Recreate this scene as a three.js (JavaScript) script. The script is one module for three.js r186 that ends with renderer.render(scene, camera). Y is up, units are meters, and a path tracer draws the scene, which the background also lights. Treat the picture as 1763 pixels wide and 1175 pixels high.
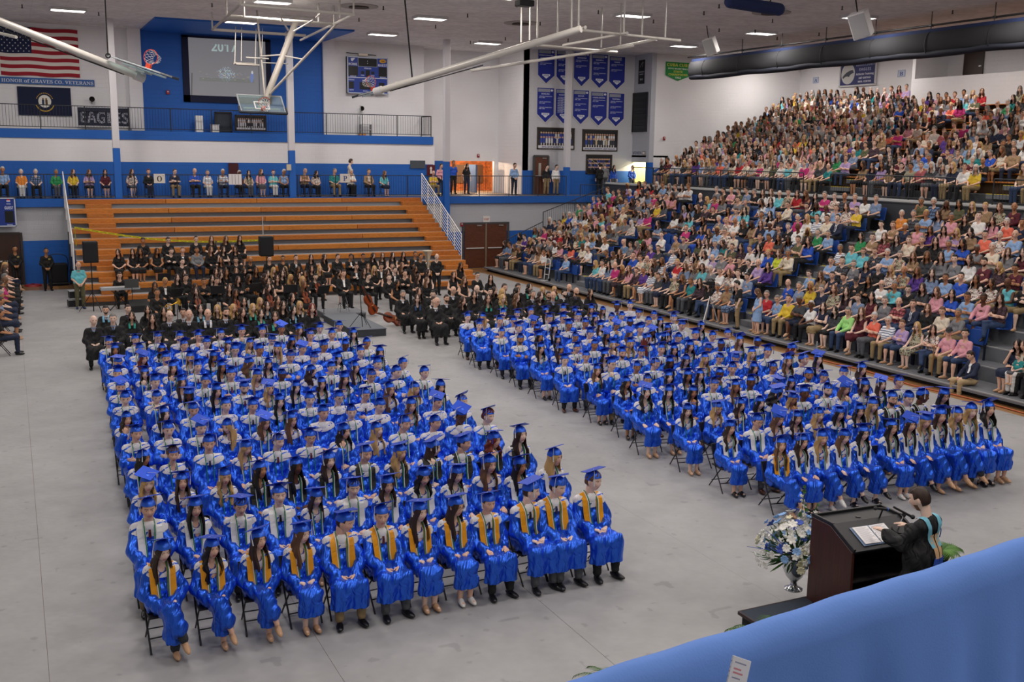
import * as THREE from 'three';
import { mergeGeometries } from 'three/addons/utils/BufferGeometryUtils.js';
import { RoundedBoxGeometry } from 'three/addons/geometries/RoundedBoxGeometry.js';
import { RectAreaLightUniformsLib } from 'three/addons/lights/RectAreaLightUniformsLib.js';

// ---------------------------------------------------------------- camera, light, exposure
const W = 1763, H = 1175, FOCAL = 1787.74, EYE = 6.0;
const scene = new THREE.Scene();
scene.background = new THREE.Color(0x000000);
const camera = new THREE.PerspectiveCamera(2 * Math.atan(H / 2 / FOCAL) * 180 / Math.PI, W / H, 0.1, 200);
const YAW = 0.44845107, PITCH = 0.17858397, ROLL = 0.0138271;
const fw = new THREE.Vector3(Math.sin(YAW) * Math.cos(PITCH), -Math.sin(PITCH), -Math.cos(YAW) * Math.cos(PITCH));
const rt0 = new THREE.Vector3(Math.cos(YAW), 0, Math.sin(YAW)), up0 = new THREE.Vector3().crossVectors(rt0, fw);
const rt = rt0.clone().multiplyScalar(Math.cos(ROLL)).addScaledVector(up0, Math.sin(ROLL));
const up = up0.clone().multiplyScalar(Math.cos(ROLL)).addScaledVector(rt0, -Math.sin(ROLL));
camera.position.set(0, EYE, 0);
camera.quaternion.setFromRotationMatrix(new THREE.Matrix4().makeBasis(rt, up, fw.clone().negate()));
const renderer = new THREE.WebGLRenderer({ antialias: true });
renderer.toneMapping = THREE.LinearToneMapping;
renderer.toneMappingExposure = 1.02;
renderer.shadowMap.enabled = true;
RectAreaLightUniformsLib.init();
const LAMP_POWER = 62, LAMP_COLOR = 0xfff6ee, LAMP_GLOW = 5.0;
const CEIL = 11.6;
// ceiling fixtures: x, z of each
const LAMPS = [
  [2.6, -47.6], [9.6, -47.8], [16.3, -42.2], [16.5, -49.0], [22.4, -49.9], [23.0, -37.0], [31.1, -39.1], [31.4, -45.6], [30.9, -32.8], [39.4, -47.9], [39.2, -41.6], [37.6, -34.5],
  [2.6, -40.5], [9.4, -40.8], [2.6, -33.5], [9.4, -33.8], [16.2, -35.2], [2.6, -26.5], [9.4, -26.8], [16.2, -27.5], [23.0, -29.5], [30.8, -25.8], [37.6, -27.0],
  [2.6, -19.5], [9.4, -19.8], [16.2, -20.2], [23.0, -21.5], [30.8, -18.8], [2.6, -12.5], [9.4, -12.8], [16.2, -13.0], [23.0, -13.5],
  [-5, -44], [-5, -34], [-5, -24], [-5, -14], [2.6, -5.5], [9.4, -5.8], [16.2, -6.0], [23, -6], [2.6, 2], [9.4, 2], [16.2, 2],
];
const onRay = (px, py) => fw.clone().addScaledVector(rt, (px - W / 2) / FOCAL).addScaledVector(up, -(py - H / 2) / FOCAL);
const onY = (px, py, y) => { const d = onRay(px, py); return d.multiplyScalar((y - EYE) / d.y).add(camera.position); };   // a pixel of the photograph to the point at height y
const onZ = (px, py, z) => { const d = onRay(px, py); return d.multiplyScalar(z / d.z).add(camera.position); };
const onX = (px, py, x) => { const d = onRay(px, py); return d.multiplyScalar(x / d.x).add(camera.position); };

// ---------------------------------------------------------------- helpers
let SEED = 12345;
const rnd = () => { SEED = (SEED + 0x6d2b79f5) | 0; let t = Math.imul(SEED ^ (SEED >>> 15), 1 | SEED); t = (t + Math.imul(t ^ (t >>> 7), 61 | t)) ^ t; return ((t ^ (t >>> 14)) >>> 0) / 4294967296; };
const rr = (a, b) => a + (b - a) * rnd();
const pick = (a) => a[Math.floor(rnd() * a.length) % a.length];
const V = (x, y, z) => new THREE.Vector3(x, y, z);
const clamp = (x, a, b) => Math.min(b, Math.max(a, x));
const lerp = (a, b, t) => a + (b - a) * t;
const used = new Map();
const numbered = (n) => { const k = used.get(n) ?? 0; used.set(n, k + 1); return k ? n + '_' + String(k).padStart(3, '0') : n; };
function tag(o, label, category, group, kind) {
  if (label) o.userData.label = label;
  if (category) o.userData.category = category;
  if (group) o.userData.group = group;
  if (kind) o.userData.kind = kind;
  return o;
}
function thing(name, label, category, [x, y, z] = [0, 0, 0], turn = 0, group) {
  const o = new THREE.Group(); o.name = numbered(name); scene.add(o);
  o.position.set(x, y, z); o.rotation.y = turn;
  return tag(o, label, category, group);
}
function mesh(name, geo, mat, parent = scene) {
  if (Array.isArray(geo)) geo = geo.length === 1 ? geo[0] : merge(geo);
  const m = new THREE.Mesh(geo, mat);
  m.name = parent === scene ? numbered(name) : name;
  m.castShadow = m.receiveShadow = true; parent.add(m); return m;
}
function struct(name, geo, mat, parent = scene) { const m = mesh(name, geo, mat, parent); if (parent === scene) m.userData.kind = 'structure'; return m; }
function merge(list) {
  const clean = list.map((g) => { let q = g.index ? g.toNonIndexed() : g.clone(); for (const k of Object.keys(q.attributes)) if (!['position', 'normal', 'uv'].includes(k)) q.deleteAttribute(k); if (!q.attributes.uv) q.setAttribute('uv', new THREE.BufferAttribute(new Float32Array(q.attributes.position.count * 2), 2)); return q; });
  return mergeGeometries(clean);
}
const box = (w, h, d, x = 0, y = 0, z = 0) => new THREE.BoxGeometry(w, h, d).translate(x, y, z);
const rbox = (w, h, d, x = 0, y = 0, z = 0, r = 0.01) => new RoundedBoxGeometry(w, h, d, 1, Math.min(r, w / 2.01, h / 2.01, d / 2.01)).translate(x, y, z);
const bb = (x0, y0, z0, x1, y1, z1) => box(Math.abs(x1 - x0), Math.abs(y1 - y0), Math.abs(z1 - z0), (x0 + x1) / 2, (y0 + y1) / 2, (z0 + z1) / 2);   // a box between two corners
function rod(a, b, r, seg = 8, r2 = r) {
  const d = b.clone().sub(a), l = d.length();
  return new THREE.CylinderGeometry(r2, r, l, seg).translate(0, l / 2, 0).applyQuaternion(new THREE.Quaternion().setFromUnitVectors(V(0, 1, 0), d.normalize())).translate(a.x, a.y, a.z);
}
const bar = (a, b, w, h) => { const d = b.clone().sub(a), l = d.length(); return box(w, h, l, 0, 0, l / 2).applyMatrix4(new THREE.Matrix4().lookAt(b, a, V(0, 1, 0))).translate(a.x, a.y, a.z); };
const tube = (pts, r, seg = 24, rad = 6) => new THREE.TubeGeometry(new THREE.CatmullRomCurve3(pts), seg, r, rad, false);
function metricUV(g, s = 1) {        // box-projected uv in metres
  if (g.index) g = g.toNonIndexed();
  g.computeVertexNormals();
  const p = g.attributes.position, n = g.attributes.normal, uv = new Float32Array(p.count * 2);
  for (let i = 0; i < p.count; i++) {
    const ax = Math.abs(n.getX(i)), ay = Math.abs(n.getY(i)), az = Math.abs(n.getZ(i));
    const [u, v] = ay >= ax && ay >= az ? [p.getX(i), p.getZ(i)] : ax >= az ? [p.getZ(i), p.getY(i)] : [p.getX(i), p.getY(i)];
    uv[2 * i] = u * s; uv[2 * i + 1] = v * s;
  }
  g.setAttribute('uv', new THREE.BufferAttribute(uv, 2)); return g;
}
// ---------------------------------------------------------------- textures and materials
function canvasTex(w, h, draw, repeat) {
  const c = document.createElement('canvas'); c.width = w; c.height = h; draw(c.getContext('2d'), w, h);
  const t = new THREE.CanvasTexture(c); t.colorSpace = THREE.SRGBColorSpace; t.magFilter = THREE.LinearFilter;
  if (repeat) { t.wrapS = t.wrapT = THREE.RepeatWrapping; t.repeat.set(repeat[0], repeat[1]); }
  return t;
}
function noiseTex(n, f, repeat, color) {   // f(x, y, r) in 0..1, tiling grey texture
  const d = new Uint8Array(n * n * 4);
  for (let y = 0; y < n; y++) for (let x = 0; x < n; x++) { const v = f(x / n, y / n), i = (y * n + x) * 4; const c = Array.isArray(v) ? v : [v, v, v]; d[i] = clamp(c[0], 0, 1) * 255; d[i + 1] = clamp(c[1], 0, 1) * 255; d[i + 2] = clamp(c[2], 0, 1) * 255; d[i + 3] = 255; }
  const t = new THREE.DataTexture(d, n, n); t.wrapS = t.wrapT = THREE.RepeatWrapping; t.magFilter = THREE.LinearFilter; t.repeat.set(repeat, repeat); if (color) t.colorSpace = THREE.SRGBColorSpace; t.needsUpdate = true; return t;
}
function lattice(n) { const a = new Float32Array(n * n); for (let i = 0; i < n * n; i++) a[i] = rnd(); return (x, y) => { x = ((x % 1) + 1) % 1 * n; y = ((y % 1) + 1) % 1 * n; const i = Math.floor(x), j = Math.floor(y), s = (t) => t * t * (3 - 2 * t), u = s(x - i), v = s(y - j), q = (p, r) => a[((r % n) * n) + (p % n)]; return lerp(lerp(q(i, j), q(i + 1, j), u), lerp(q(i, j + 1), q(i + 1, j + 1), u), v); }; }
const L8 = lattice(8), L32 = lattice(32), L128 = lattice(128);
const mats = new Map();
function M(color, rough = 0.7, extra = {}) {
  const k = color + '|' + rough + '|' + JSON.stringify(extra, (kk, v) => (v && v.isTexture ? v.uuid : v));
  if (!mats.has(k)) mats.set(k, new THREE.MeshStandardMaterial({ color, roughness: rough, ...extra }));
  return mats.get(k);
}
const blockBump = noiseTex(256, (x, y) => {     // painted masonry: faint joints, 2 x 4 blocks of 0.4 x 0.2 m
  const r = Math.floor(y * 4), bx = (x * 2 + (r % 2) * 0.5) % 1, by = (y * 4) % 1; const j = bx < 0.03 || by < 0.06 ? 0.3 : 0.85; return j + 0.15 * L128(x, y);
}, 1.25);
const wallTone = noiseTex(128, (x, y) => 0.96 + 0.04 * L8(x, y), 0.11, true);
const WHITE = new THREE.MeshStandardMaterial({ color: 0xf5f5f8, roughness: 0.75, bumpMap: blockBump, bumpScale: 0.006, map: wallTone });
const BLUE = new THREE.MeshStandardMaterial({ color: 0x1c66c4, roughness: 0.6, bumpMap: blockBump, bumpScale: 0.006, map: wallTone });
const BLUE_SMOOTH = M(0x1c66c4, 0.6);
const ceilTone = noiseTex(256, (x, y) => { const gx = Math.min((x * 4) % 1, 1 - (x * 4) % 1), gy = Math.min((y * 8) % 1, 1 - (y * 8) % 1); const v = 0.86 + 0.08 * L32(x, y) + 0.06 * L8(x, y) - (gx < 0.012 ? 0.05 : 0) - (gy < 0.025 ? 0.07 : 0); return [v, v * 0.995, v * 0.99]; }, 0.2, true);
const CEILING = new THREE.MeshStandardMaterial({ color: 0xf7f7f8, roughness: 0.95, map: ceilTone });
const floorTone = noiseTex(512, (x, y) => { const v = 0.86 + 0.09 * L8(x, y) + 0.05 * L32(x, y) + 0.03 * L128(x, y) - (L32(x * 2 + 0.3, y * 2) > 0.93 ? 0.08 : 0); return [v, v, v]; }, 0.09, true);
const TARP = new THREE.MeshStandardMaterial({ color: 0xaaaaab, roughness: 0.55, map: floorTone, bumpMap: noiseTex(128, (x, y) => L8(x, y) * 0.7 + 0.3 * L32(x, y), 0.5), bumpScale: 0.012 });
const plank = noiseTex(256, (x, y) => { const k = Math.floor(x * 16), t = 0.75 + 0.2 * ((k * 7919 % 13) / 13) + 0.08 * L128(x * 3, y * 0.3); return [t, t * 0.84, t * 0.66]; }, 1, true);
const MAPLE = new THREE.MeshStandardMaterial({ color: 0xa08c70, roughness: 0.45, map: plank });
const benchTex = noiseTex(256, (x, y) => { const t = 0.8 + 0.16 * L128(x * 0.25, y * 2) + 0.12 * L32(x * 0.5, y * 3); return [t, t * 0.95, t * 0.88]; }, 0.5, true);
const BENCH = new THREE.MeshStandardMaterial({ color: 0xd08a3c, roughness: 0.45, map: benchTex });
const BENCH2 = new THREE.MeshStandardMaterial({ color: 0xc47c36, roughness: 0.45, map: benchTex });
const GREYDECK = M(0x74777c, 0.7), DARKDECK = M(0x474a50, 0.8), STEEL = M(0xd6d6d6, 0.4, { metalness: 0.3 }), WHITEPAINT = M(0xeeeeee, 0.45), BLACKMETAL = M(0x17181b, 0.45), RAIL = M(0x2c3138, 0.5), BLACKP = M(0x0d0d0f, 0.6);

// ---------------------------------------------------------------- the room
struct('floor', metricUV(bb(-16, -0.3, -55, 50, 0, 14), 0.5), MAPLE);
{ // grey protective floor covering laid in long strips
  const g = new THREE.Group(); g.name = 'floor_covering'; g.userData.kind = 'structure'; scene.add(g);
  for (let x = -15.2, k = 0; x < 21.0; x += 3.05, k++) mesh('covering_strip', metricUV(rbox(3.046, 0.006 + 0.0015 * (k % 2), 60, x + 1.52, 0.003, -18.2, 0.002)), TARP, g);
}
struct('ceiling', metricUV(bb(-16, CEIL, -56, 50, CEIL + 0.4, 14)), CEILING);
struct('wall_left', metricUV(bb(-16.4, 0, -54.4, -16, CEIL, 14)), WHITE);
struct('wall_near', metricUV(bb(-16.4, 0, 14, 50.4, CEIL, 14.4)), WHITE);
struct('wall_right', metricUV(bb(44.6, 0, -54.4, 45, CEIL, 14)), WHITE);
const MEZ = 3.77, FW = -50.5, MW = -52.4, UW = -54;
// wall under the mezzanine: blue, white and blue courses
struct('wall_far_base', metricUV(bb(-16, 0, FW - 0.3, 43, 1.93, FW)), BLUE);
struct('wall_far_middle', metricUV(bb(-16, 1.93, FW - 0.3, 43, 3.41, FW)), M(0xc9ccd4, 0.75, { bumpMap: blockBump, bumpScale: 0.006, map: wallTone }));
struct('wall_far_band', metricUV(bb(-16, 3.41, FW - 0.3, 33, MEZ, FW + 0.2)), BLUE);
struct('mezzanine_floor', metricUV(bb(-16, MEZ - 0.25, UW - 1.4, 43, MEZ, FW + 0.15)), M(0x6b6a6c, 0.6));
// wall behind the mezzanine and the balcony front above it
struct('wall_mezzanine_base', metricUV(bb(-16, MEZ, MW - 0.3, 20.4, 5.38, MW)), BLUE);
struct('wall_mezzanine_middle', metricUV(bb(-16, 5.38, MW - 0.3, 20.4, 6.41, MW)), WHITE);
struct('wall_balcony_band', metricUV(bb(-16, 6.41, MW - 0.3, 20.4, 6.82, MW + 0.05)), BLUE);
struct('balcony_floor', metricUV(bb(-16, 6.6, UW, 20.4, 6.8, MW - 0.1)), M(0x77777a, 0.7));
struct('wall_balcony_end', metricUV(bb(20.25, MEZ, UW, 20.5, 6.8, MW - 0.02)), WHITE);
struct('wall_upper_far', metricUV(bb(-16, 6.8, UW - 0.4, 20.4, CEIL, UW)), WHITE);
struct('wall_upper_lobby', metricUV(bb(20.4, 6.8, UW - 1.4, 26.4, CEIL, UW - 1.2)), WHITE);
struct('wall_upper_step', metricUV(bb(20.3, 6.8, UW - 1.4, 20.5, CEIL, UW - 0.02)), WHITE);
struct('wall_lobby_header', metricUV(bb(20.4, 5.55, UW - 1.4, 26.4, 6.8, UW - 1.2)), WHITE);
struct('wall_lobby_left', metricUV(bb(20.4, MEZ, UW - 1.4, 22.1, 5.55, UW - 1.2)), BLUE);
struct('wall_lobby_right', metricUV(bb(25.25, MEZ, UW - 1.4, 26.4, 5.55, UW - 1.2)), WHITE);
{ // blue painted bay behind the projector screen, with its soffit
  struct('wall_blue_bay', metricUV(bb(6.05, 6.8, UW, 14.9, CEIL, UW + 0.06)), BLUE);
  struct('ceiling_blue_bay', metricUV(bb(6.1, CEIL - 0.08, UW + 0.05, 15.0, CEIL, -48.6)), BLUE_SMOOTH);
  struct('pillar_white', metricUV(bb(5.45, 6.8, UW, 6.05, CEIL, UW + 0.25)), WHITE);
  struct('pillar_white', metricUV(bb(14.9, 6.8, UW, 15.5, CEIL, UW + 0.25)), WHITE);
}
// stepped walls to the right of the lobby
struct('wall_return_one', metricUV(bb(25.5, MEZ, UW - 1.3, 25.9, CEIL, -52.1)), WHITE);
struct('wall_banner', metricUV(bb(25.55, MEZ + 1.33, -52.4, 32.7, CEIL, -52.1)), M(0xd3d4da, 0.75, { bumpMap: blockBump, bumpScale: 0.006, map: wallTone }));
struct('wall_banner_base', metricUV(bb(25.55, MEZ, -52.4, 32.7, MEZ + 1.33, -52.08)), BLUE);
{ // return wall with the doorway to the washroom
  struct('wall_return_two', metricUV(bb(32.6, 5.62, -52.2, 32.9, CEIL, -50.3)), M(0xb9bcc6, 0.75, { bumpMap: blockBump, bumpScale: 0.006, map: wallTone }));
  struct('wall_return_base', metricUV(bb(32.6, MEZ, -50.62, 32.9, 5.62, -50.3)), BLUE);
  struct('wall_washroom', metricUV(bb(33.9, MEZ, -52.4, 34.1, 5.9, -50.6)), M(0xe6df9a, 0.8));
  struct('ceiling_washroom', bb(32.6, 5.9, -52.4, 34.1, 6.0, -50.6), M(0xe0dcc0, 0.8));
  struct('wall_washroom_far', metricUV(bb(32.6, MEZ, -52.4, 34.1, 5.9, -52.2)), M(0xe6df9a, 0.8));
  const lamp = thing('washroom_lamp', 'small round lamp on the yellow washroom ceiling behind the doorway', 'lamp', [33.4, 5.85, -51.4]);
  mesh('diffuser', new THREE.SphereGeometry(0.13, 12, 8), new THREE.MeshStandardMaterial({ color: 0xffffff, emissive: 0xfff0c0, emissiveIntensity: 2 }), lamp);
  const pl = new THREE.PointLight(0xfff0c8, 12); pl.position.set(33.4, 5.8, -51.4); pl.castShadow = true; scene.add(pl);
}
struct('wall_stand_end', metricUV(bb(32.9, 5.0, -50.9, 44.6, CEIL, -50.6)), WHITE);
{ // blue dado that climbs with the upper seats
  const s = new THREE.Shape(); [[32.9, MEZ], [32.9, 5.15], [34.6, 5.55], [44.6, 9.6], [44.6, MEZ]].forEach(([x, y], i) => (i ? s.lineTo(x, y) : s.moveTo(x, y)));
  struct('wall_stand_dado', metricUV(new THREE.ExtrudeGeometry(s, { depth: 0.34, bevelEnabled: false }).translate(0, 0, -50.91)), BLUE);
}
struct('wall_stand_upper', metricUV(bb(43.4, 4, -50.7, 43.7, CEIL, -40.2)), WHITE);
struct('wall_stand_block', metricUV(bb(41.65, 4, -40.2, 44.6, 10.0, 0)), WHITE);
struct('wall_stand_recess', metricUV(bb(43.9, 10.0, -40.2, 44.2, CEIL, 0)), WHITE);
struct('wall_stand_cheek', metricUV(bb(41.65, 10.0, -40.2, 44.6, CEIL, -40.0)), WHITE);
{ // brown door up in the recess
  const p = onX(1676, 118, 43.88); const d = struct('door_upper', box(0.06, 1.35, 1.2, 43.86, 10.75, p.z), M(0x3d2c25, 0.5)); struct('door_handle', box(0.05, 0.05, 0.14, 43.81, 10.6, p.z + 0.45), STEEL, d);
}
{ // lobby behind the opening: brick walls, a counter window and warm lamps
  const brick = noiseTex(256, (x, y) => { const r = Math.floor(y * 16), bx = (x * 8 + (r % 2) * 0.5) % 1, by = (y * 16) % 1; const j = bx < 0.06 || by < 0.12, t = 0.62 + 0.25 * L32(Math.floor(x * 8 + (r % 2) * 0.5) / 8, r / 16); return j ? [0.62, 0.56, 0.5] : [t, t * 0.66, t * 0.44]; }, 0.6, true);
  const BRICK = new THREE.MeshStandardMaterial({ color: 0xe8c9a0, roughness: 0.8, map: brick });
  struct('wall_lobby_back', metricUV(bb(20, MEZ, -59.4, 27, 5.9, -59)), BRICK);
  struct('wall_lobby_side', metricUV(bb(26.4, MEZ, -59.2, 26.6, 5.9, UW - 1.4)), BRICK);
  struct('wall_lobby_far_side', metricUV(bb(21.2, MEZ, -59.2, 21.4, 5.9, UW - 1.4)), BRICK);
  struct('ceiling_lobby', metricUV(bb(20, 5.7, -59.4, 27, 5.9, UW - 1.4)), M(0xcabfae, 0.9));
  struct('floor_lobby', metricUV(bb(20, MEZ - 0.2, -59.4, 27, MEZ, UW - 1.4)), M(0x8a7560, 0.6));
  struct('window_lobby', metricUV(bb(24.4, 4.2, -58.99, 26.2, 5.3, -58.9)), M(0x5b4634, 0.5));
  struct('door_lobby', metricUV(bb(24.1, MEZ, -56.2, 24.2, 5.35, -55.2)), M(0x4a6a96, 0.5));
  for (const [x, z] of [[22.9, -56], [24.9, -56.5]]) {
    const l = thing('lobby_lamp', x < 24 ? 'round ceiling lamp near the lobby entrance, the left one' : 'round ceiling lamp near the lobby entrance, the right one', 'lamp', [x, 5.62, z], 0, 'lobby lamps');
    mesh('diffuser', new THREE.SphereGeometry(0.14, 12, 8).scale(1, 0.5, 1), new THREE.MeshStandardMaterial({ color: 0xffffff, emissive: 0xffd9a0, emissiveIntensity: 1.6 }), l);
    const pl = new THREE.PointLight(0xffd9b0, 16); pl.position.set(x, 5.6, z); pl.castShadow = true; scene.add(pl);
  }
}
// steel columns along the mezzanine front, white above blue
for (const [k, x, z] of [[1, 4.42, FW + 0.04], [2, 12.35, FW + 0.04], [3, 20.3, FW + 0.25], [4, 27.95, FW - 0.9]]) {
  const r = 0.15, g = new THREE.Group(); g.name = 'pillar_' + k; g.userData.kind = 'structure'; scene.add(g);
  const split = k < 3 ? 6.0 : k === 3 ? 5.55 : 5.3;
  mesh('lower_shaft', rbox(r * 2, split - (k < 3 ? MEZ : 0), r * 2, x, (split + (k < 3 ? MEZ : 0)) / 2, z, 0.02), BLUE_SMOOTH, g);
  mesh('upper_shaft', rbox(r * 2, CEIL - split, r * 2, x, (CEIL + split) / 2, z, 0.02), M(0xdcdbe0, 0.5), g);
}
// ---------------------------------------------------------------- ceiling lamps
{
  const frameM = M(0xd8d8d8, 0.5), diff = new THREE.MeshStandardMaterial({ color: 0xffffff, emissive: LAMP_COLOR, emissiveIntensity: LAMP_GLOW });
  const fr = merge([bb(-0.68, -0.12, -0.36, -0.64, 0, 0.36), bb(0.64, -0.12, -0.36, 0.68, 0, 0.36), bb(-0.64, -0.12, -0.36, 0.64, 0, -0.32), bb(-0.64, -0.12, 0.32, 0.64, 0, 0.36), bb(-0.64, -0.02, -0.32, 0.64, 0, 0.32)]);
  const pane = box(0.6, 0.02, 0.62);
  LAMPS.forEach(([x, z], i) => {
    const band = (q) => (q < 0 ? 0 : q < 6 ? 1 : q < 13 ? 2 : q < 20 ? 3 : q < 27 ? 4 : q < 35 ? 5 : 6), row = ['outermost', 'first', 'second', 'third', 'fourth', 'fifth', 'sixth'][band(x)];
    const mates = LAMPS.filter((q) => band(q[0]) === band(x)).sort((a, b) => a[1] - b[1]).findIndex((q) => q[0] === x && q[1] === z) + 1;
    const l = thing('ceiling_lamp', `white twin panel ceiling lamp, number ${mates} from the far wall in the ${row} lamp row`, 'lamp', [x, CEIL, z], 0, 'gym ceiling lamps');
    mesh('frame', fr, frameM, l); mesh('diffuser', pane.clone().translate(-0.32, -0.1, 0), diff, l); mesh('diffuser', pane.clone().translate(0.32, -0.1, 0), diff, l);
    const a = new THREE.RectAreaLight(LAMP_COLOR, LAMP_POWER, 1.25, 0.62); a.position.set(x, CEIL - 0.13, z); a.rotation.x = -Math.PI / 2; scene.add(a);
  });
}

// ---------------------------------------------------------------- railings
// a railing of posts, rails and thin pickets along a path of points on its foot line
function railing(name, label, pts, h, mat, { post = 1.9, pick = 0.13, pr = 0.008, r = 0.022, low = 0.1, parent = null } = {}) {
  let g;
  if (parent) { g = new THREE.Group(); g.name = name; parent.add(g); } else g = thing(name, label, 'railing');
  const sticks = [];
  for (let i = 0; i + 1 < pts.length; i++) {
    const a = pts[i], b = pts[i + 1], L = a.distanceTo(b), n = Math.max(1, Math.round(L / post)), u = V(0, 1, 0);
    mesh('top_rail', rod(a.clone().addScaledVector(u, h), b.clone().addScaledVector(u, h), r, 6), mat, g);
    mesh('bottom_rail', rod(a.clone().addScaledVector(u, low), b.clone().addScaledVector(u, low), r * 0.8, 6), mat, g);
    for (let k = i ? 1 : 0; k <= n; k++) { const p = a.clone().lerp(b, k / n); mesh('post', rod(p, p.clone().addScaledVector(u, h), r * 1.1, 6), mat, g); }
    const m = Math.round(L / pick); for (let k = 1; k < m; k++) { const p = a.clone().lerp(b, k / m); sticks.push(rod(p.clone().addScaledVector(u, low), p.clone().addScaledVector(u, h), pr, 3)); }
  }
  if (sticks.length) { const s = mesh('pickets', merge(sticks), mat, g); s.userData.kind = 'stuff'; }
  return g;
}
railing('mezzanine_railing', 'dark steel picket railing along the front of the mezzanine over the wooden bleachers', [V(-8, MEZ, FW + 0.1), V(20.1, MEZ, FW + 0.1)], 1.06, RAIL);
railing('mezzanine_railing', 'dark steel picket railing in front of the lobby opening and brown door', [V(20.5, MEZ, FW + 0.1), V(27.4, MEZ, FW + 0.1)], 1.06, RAIL);
railing('mezzanine_railing', 'dark railing before the team poster and the washroom doorway', [V(28.3, MEZ - 0.35, FW + 0.1), V(32.5, MEZ - 0.35, FW + 0.1)], 0.95, RAIL);
railing('balcony_railing', 'long black picket railing on the upper balcony below the flags and scoreboard', [V(-8, 6.82, MW - 0.03), V(20.3, 6.82, MW - 0.03), V(20.3, 6.82, UW + 0.1)], 1.06, RAIL);
// ---------------------------------------------------------------- wooden bleachers below the mezzanine
const BL = { x0: 2.25, x1: 18.85, rows: 10, z: (i) => -50.1 + 0.84 * i, y: (i) => 3.74 - 0.375 * i };
{
  const g = thing('wooden_bleacher', 'ten-row orange wooden bleacher with grey risers pulled out below the mezzanine', 'bleacher');
  for (let i = 0; i < BL.rows; i++) {
    const z = BL.z(i), y = BL.y(i), back = i ? z - 0.36 : z - 0.2;
    // each bench is made of boards laid end to end
    for (let k = 0; k < 4; k++) { const w = (BL.x1 - BL.x0) / 4, x = BL.x0 + w * k; mesh('bench_board', metricUV(rbox(w - 0.015, 0.21, i ? 0.3 : 0.16, x + w / 2, y - 0.105, z - (i ? 0.15 : 0.08) - 0.004 * ((k + i) % 2), 0.02)), (k + i) % 3 ? BENCH : BENCH2, g); }
    mesh('riser', metricUV(bb(BL.x0, y - 0.5, back, BL.x1, y - 0.02, back + 0.05)), M(0xa2a5ab, 0.75), g);
    mesh('foot_deck', metricUV(bb(BL.x0, y - 0.42, back, BL.x1, y - 0.39, z + 0.5)), M(0x9b9ea3, 0.75), g);
    if (i < BL.rows - 1) for (const [a, b] of [[2.95, 4.05], [17.75, 18.85]]) {
      mesh('aisle_step', metricUV(rbox(b - a, 0.2, 0.3, (a + b) / 2, y - 0.3, z + 0.13, 0.015)), BENCH2, g);
      mesh('step_front', metricUV(rbox(b - a, 0.17, 0.02, (a + b) / 2, y - 0.31, z - 0.005, 0.005)), BENCH, g);
    }
  }
  mesh('end_panel', metricUV(bb(BL.x0 - 0.06, 0.01, -50.2, BL.x0, 3.3, -50.0)), DARKDECK, g);
  // white stair rails down both ends
  for (const x of [BL.x1 + 0.06, BL.x0 - 0.12]) {
    const r = new THREE.Group(); r.name = 'stair_rail'; g.add(r);
    const a = V(x, 4.95, -50.15), b = V(x, 2.25, -44.9);
    for (let k = 0; k < 8; k++) { const d = k * 0.155; mesh('rail_bar', rod(a.clone().add(V(0, -d, 0)), b.clone().add(V(0, -d, 0)), k ? 0.013 : 0.024, 6), WHITEPAINT, r); }
    for (let k = 0; k <= 6; k++) { const p = a.clone().lerp(b, k / 6); mesh('post', rod(p.clone().add(V(0, -1.6, 0)), p, 0.022, 6), WHITEPAINT, r); }
  }
}
{ // yellow caution tape strung across the rows
  const a = V(2.3, BL.y(4) + 0.5, BL.z(4)), b = V(9.9, BL.y(5) + 0.25, BL.z(5)), pts = [];
  for (let k = 0; k <= 12; k++) pts.push(a.clone().lerp(b, k / 12).add(V(0, -0.28 * Math.sin(Math.PI * k / 12), 0)));
  const segs = []; for (let k = 0; k < 12; k++) segs.push(bar(pts[k], pts[k + 1], 0.006, 0.075));
  segs.push(bar(a, a.clone().add(V(0.03, -0.75, 0.1)), 0.006, 0.07));
  const tape = canvasTex(256, 32, (c, w, h) => { c.fillStyle = '#d9d321'; c.fillRect(0, 0, w, h); c.fillStyle = '#222'; c.font = 'bold 22px sans-serif'; c.fillText('CAUTION', 12, 24); c.fillText('CAUTION', 140, 24); });
  tag(mesh('caution_tape', segs, new THREE.MeshStandardMaterial({ color: 0xffffff, map: tape, roughness: 0.5 })), 'yellow caution tape strung slackly across the empty bleacher rows', 'tape');
  const p = thing('tape_post', 'thin white pole on the bleachers holding the yellow tape', 'pole', [9.92, BL.y(5), BL.z(5) - 0.15]);
  mesh('pole', rod(V(0, 0.01, 0), V(0, 1.25, 0), 0.02), STEEL, p); mesh('pole_foot', new THREE.CylinderGeometry(0.1, 0.12, 0.03, 12).translate(0, 0.02, 0), STEEL, p);
}
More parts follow.
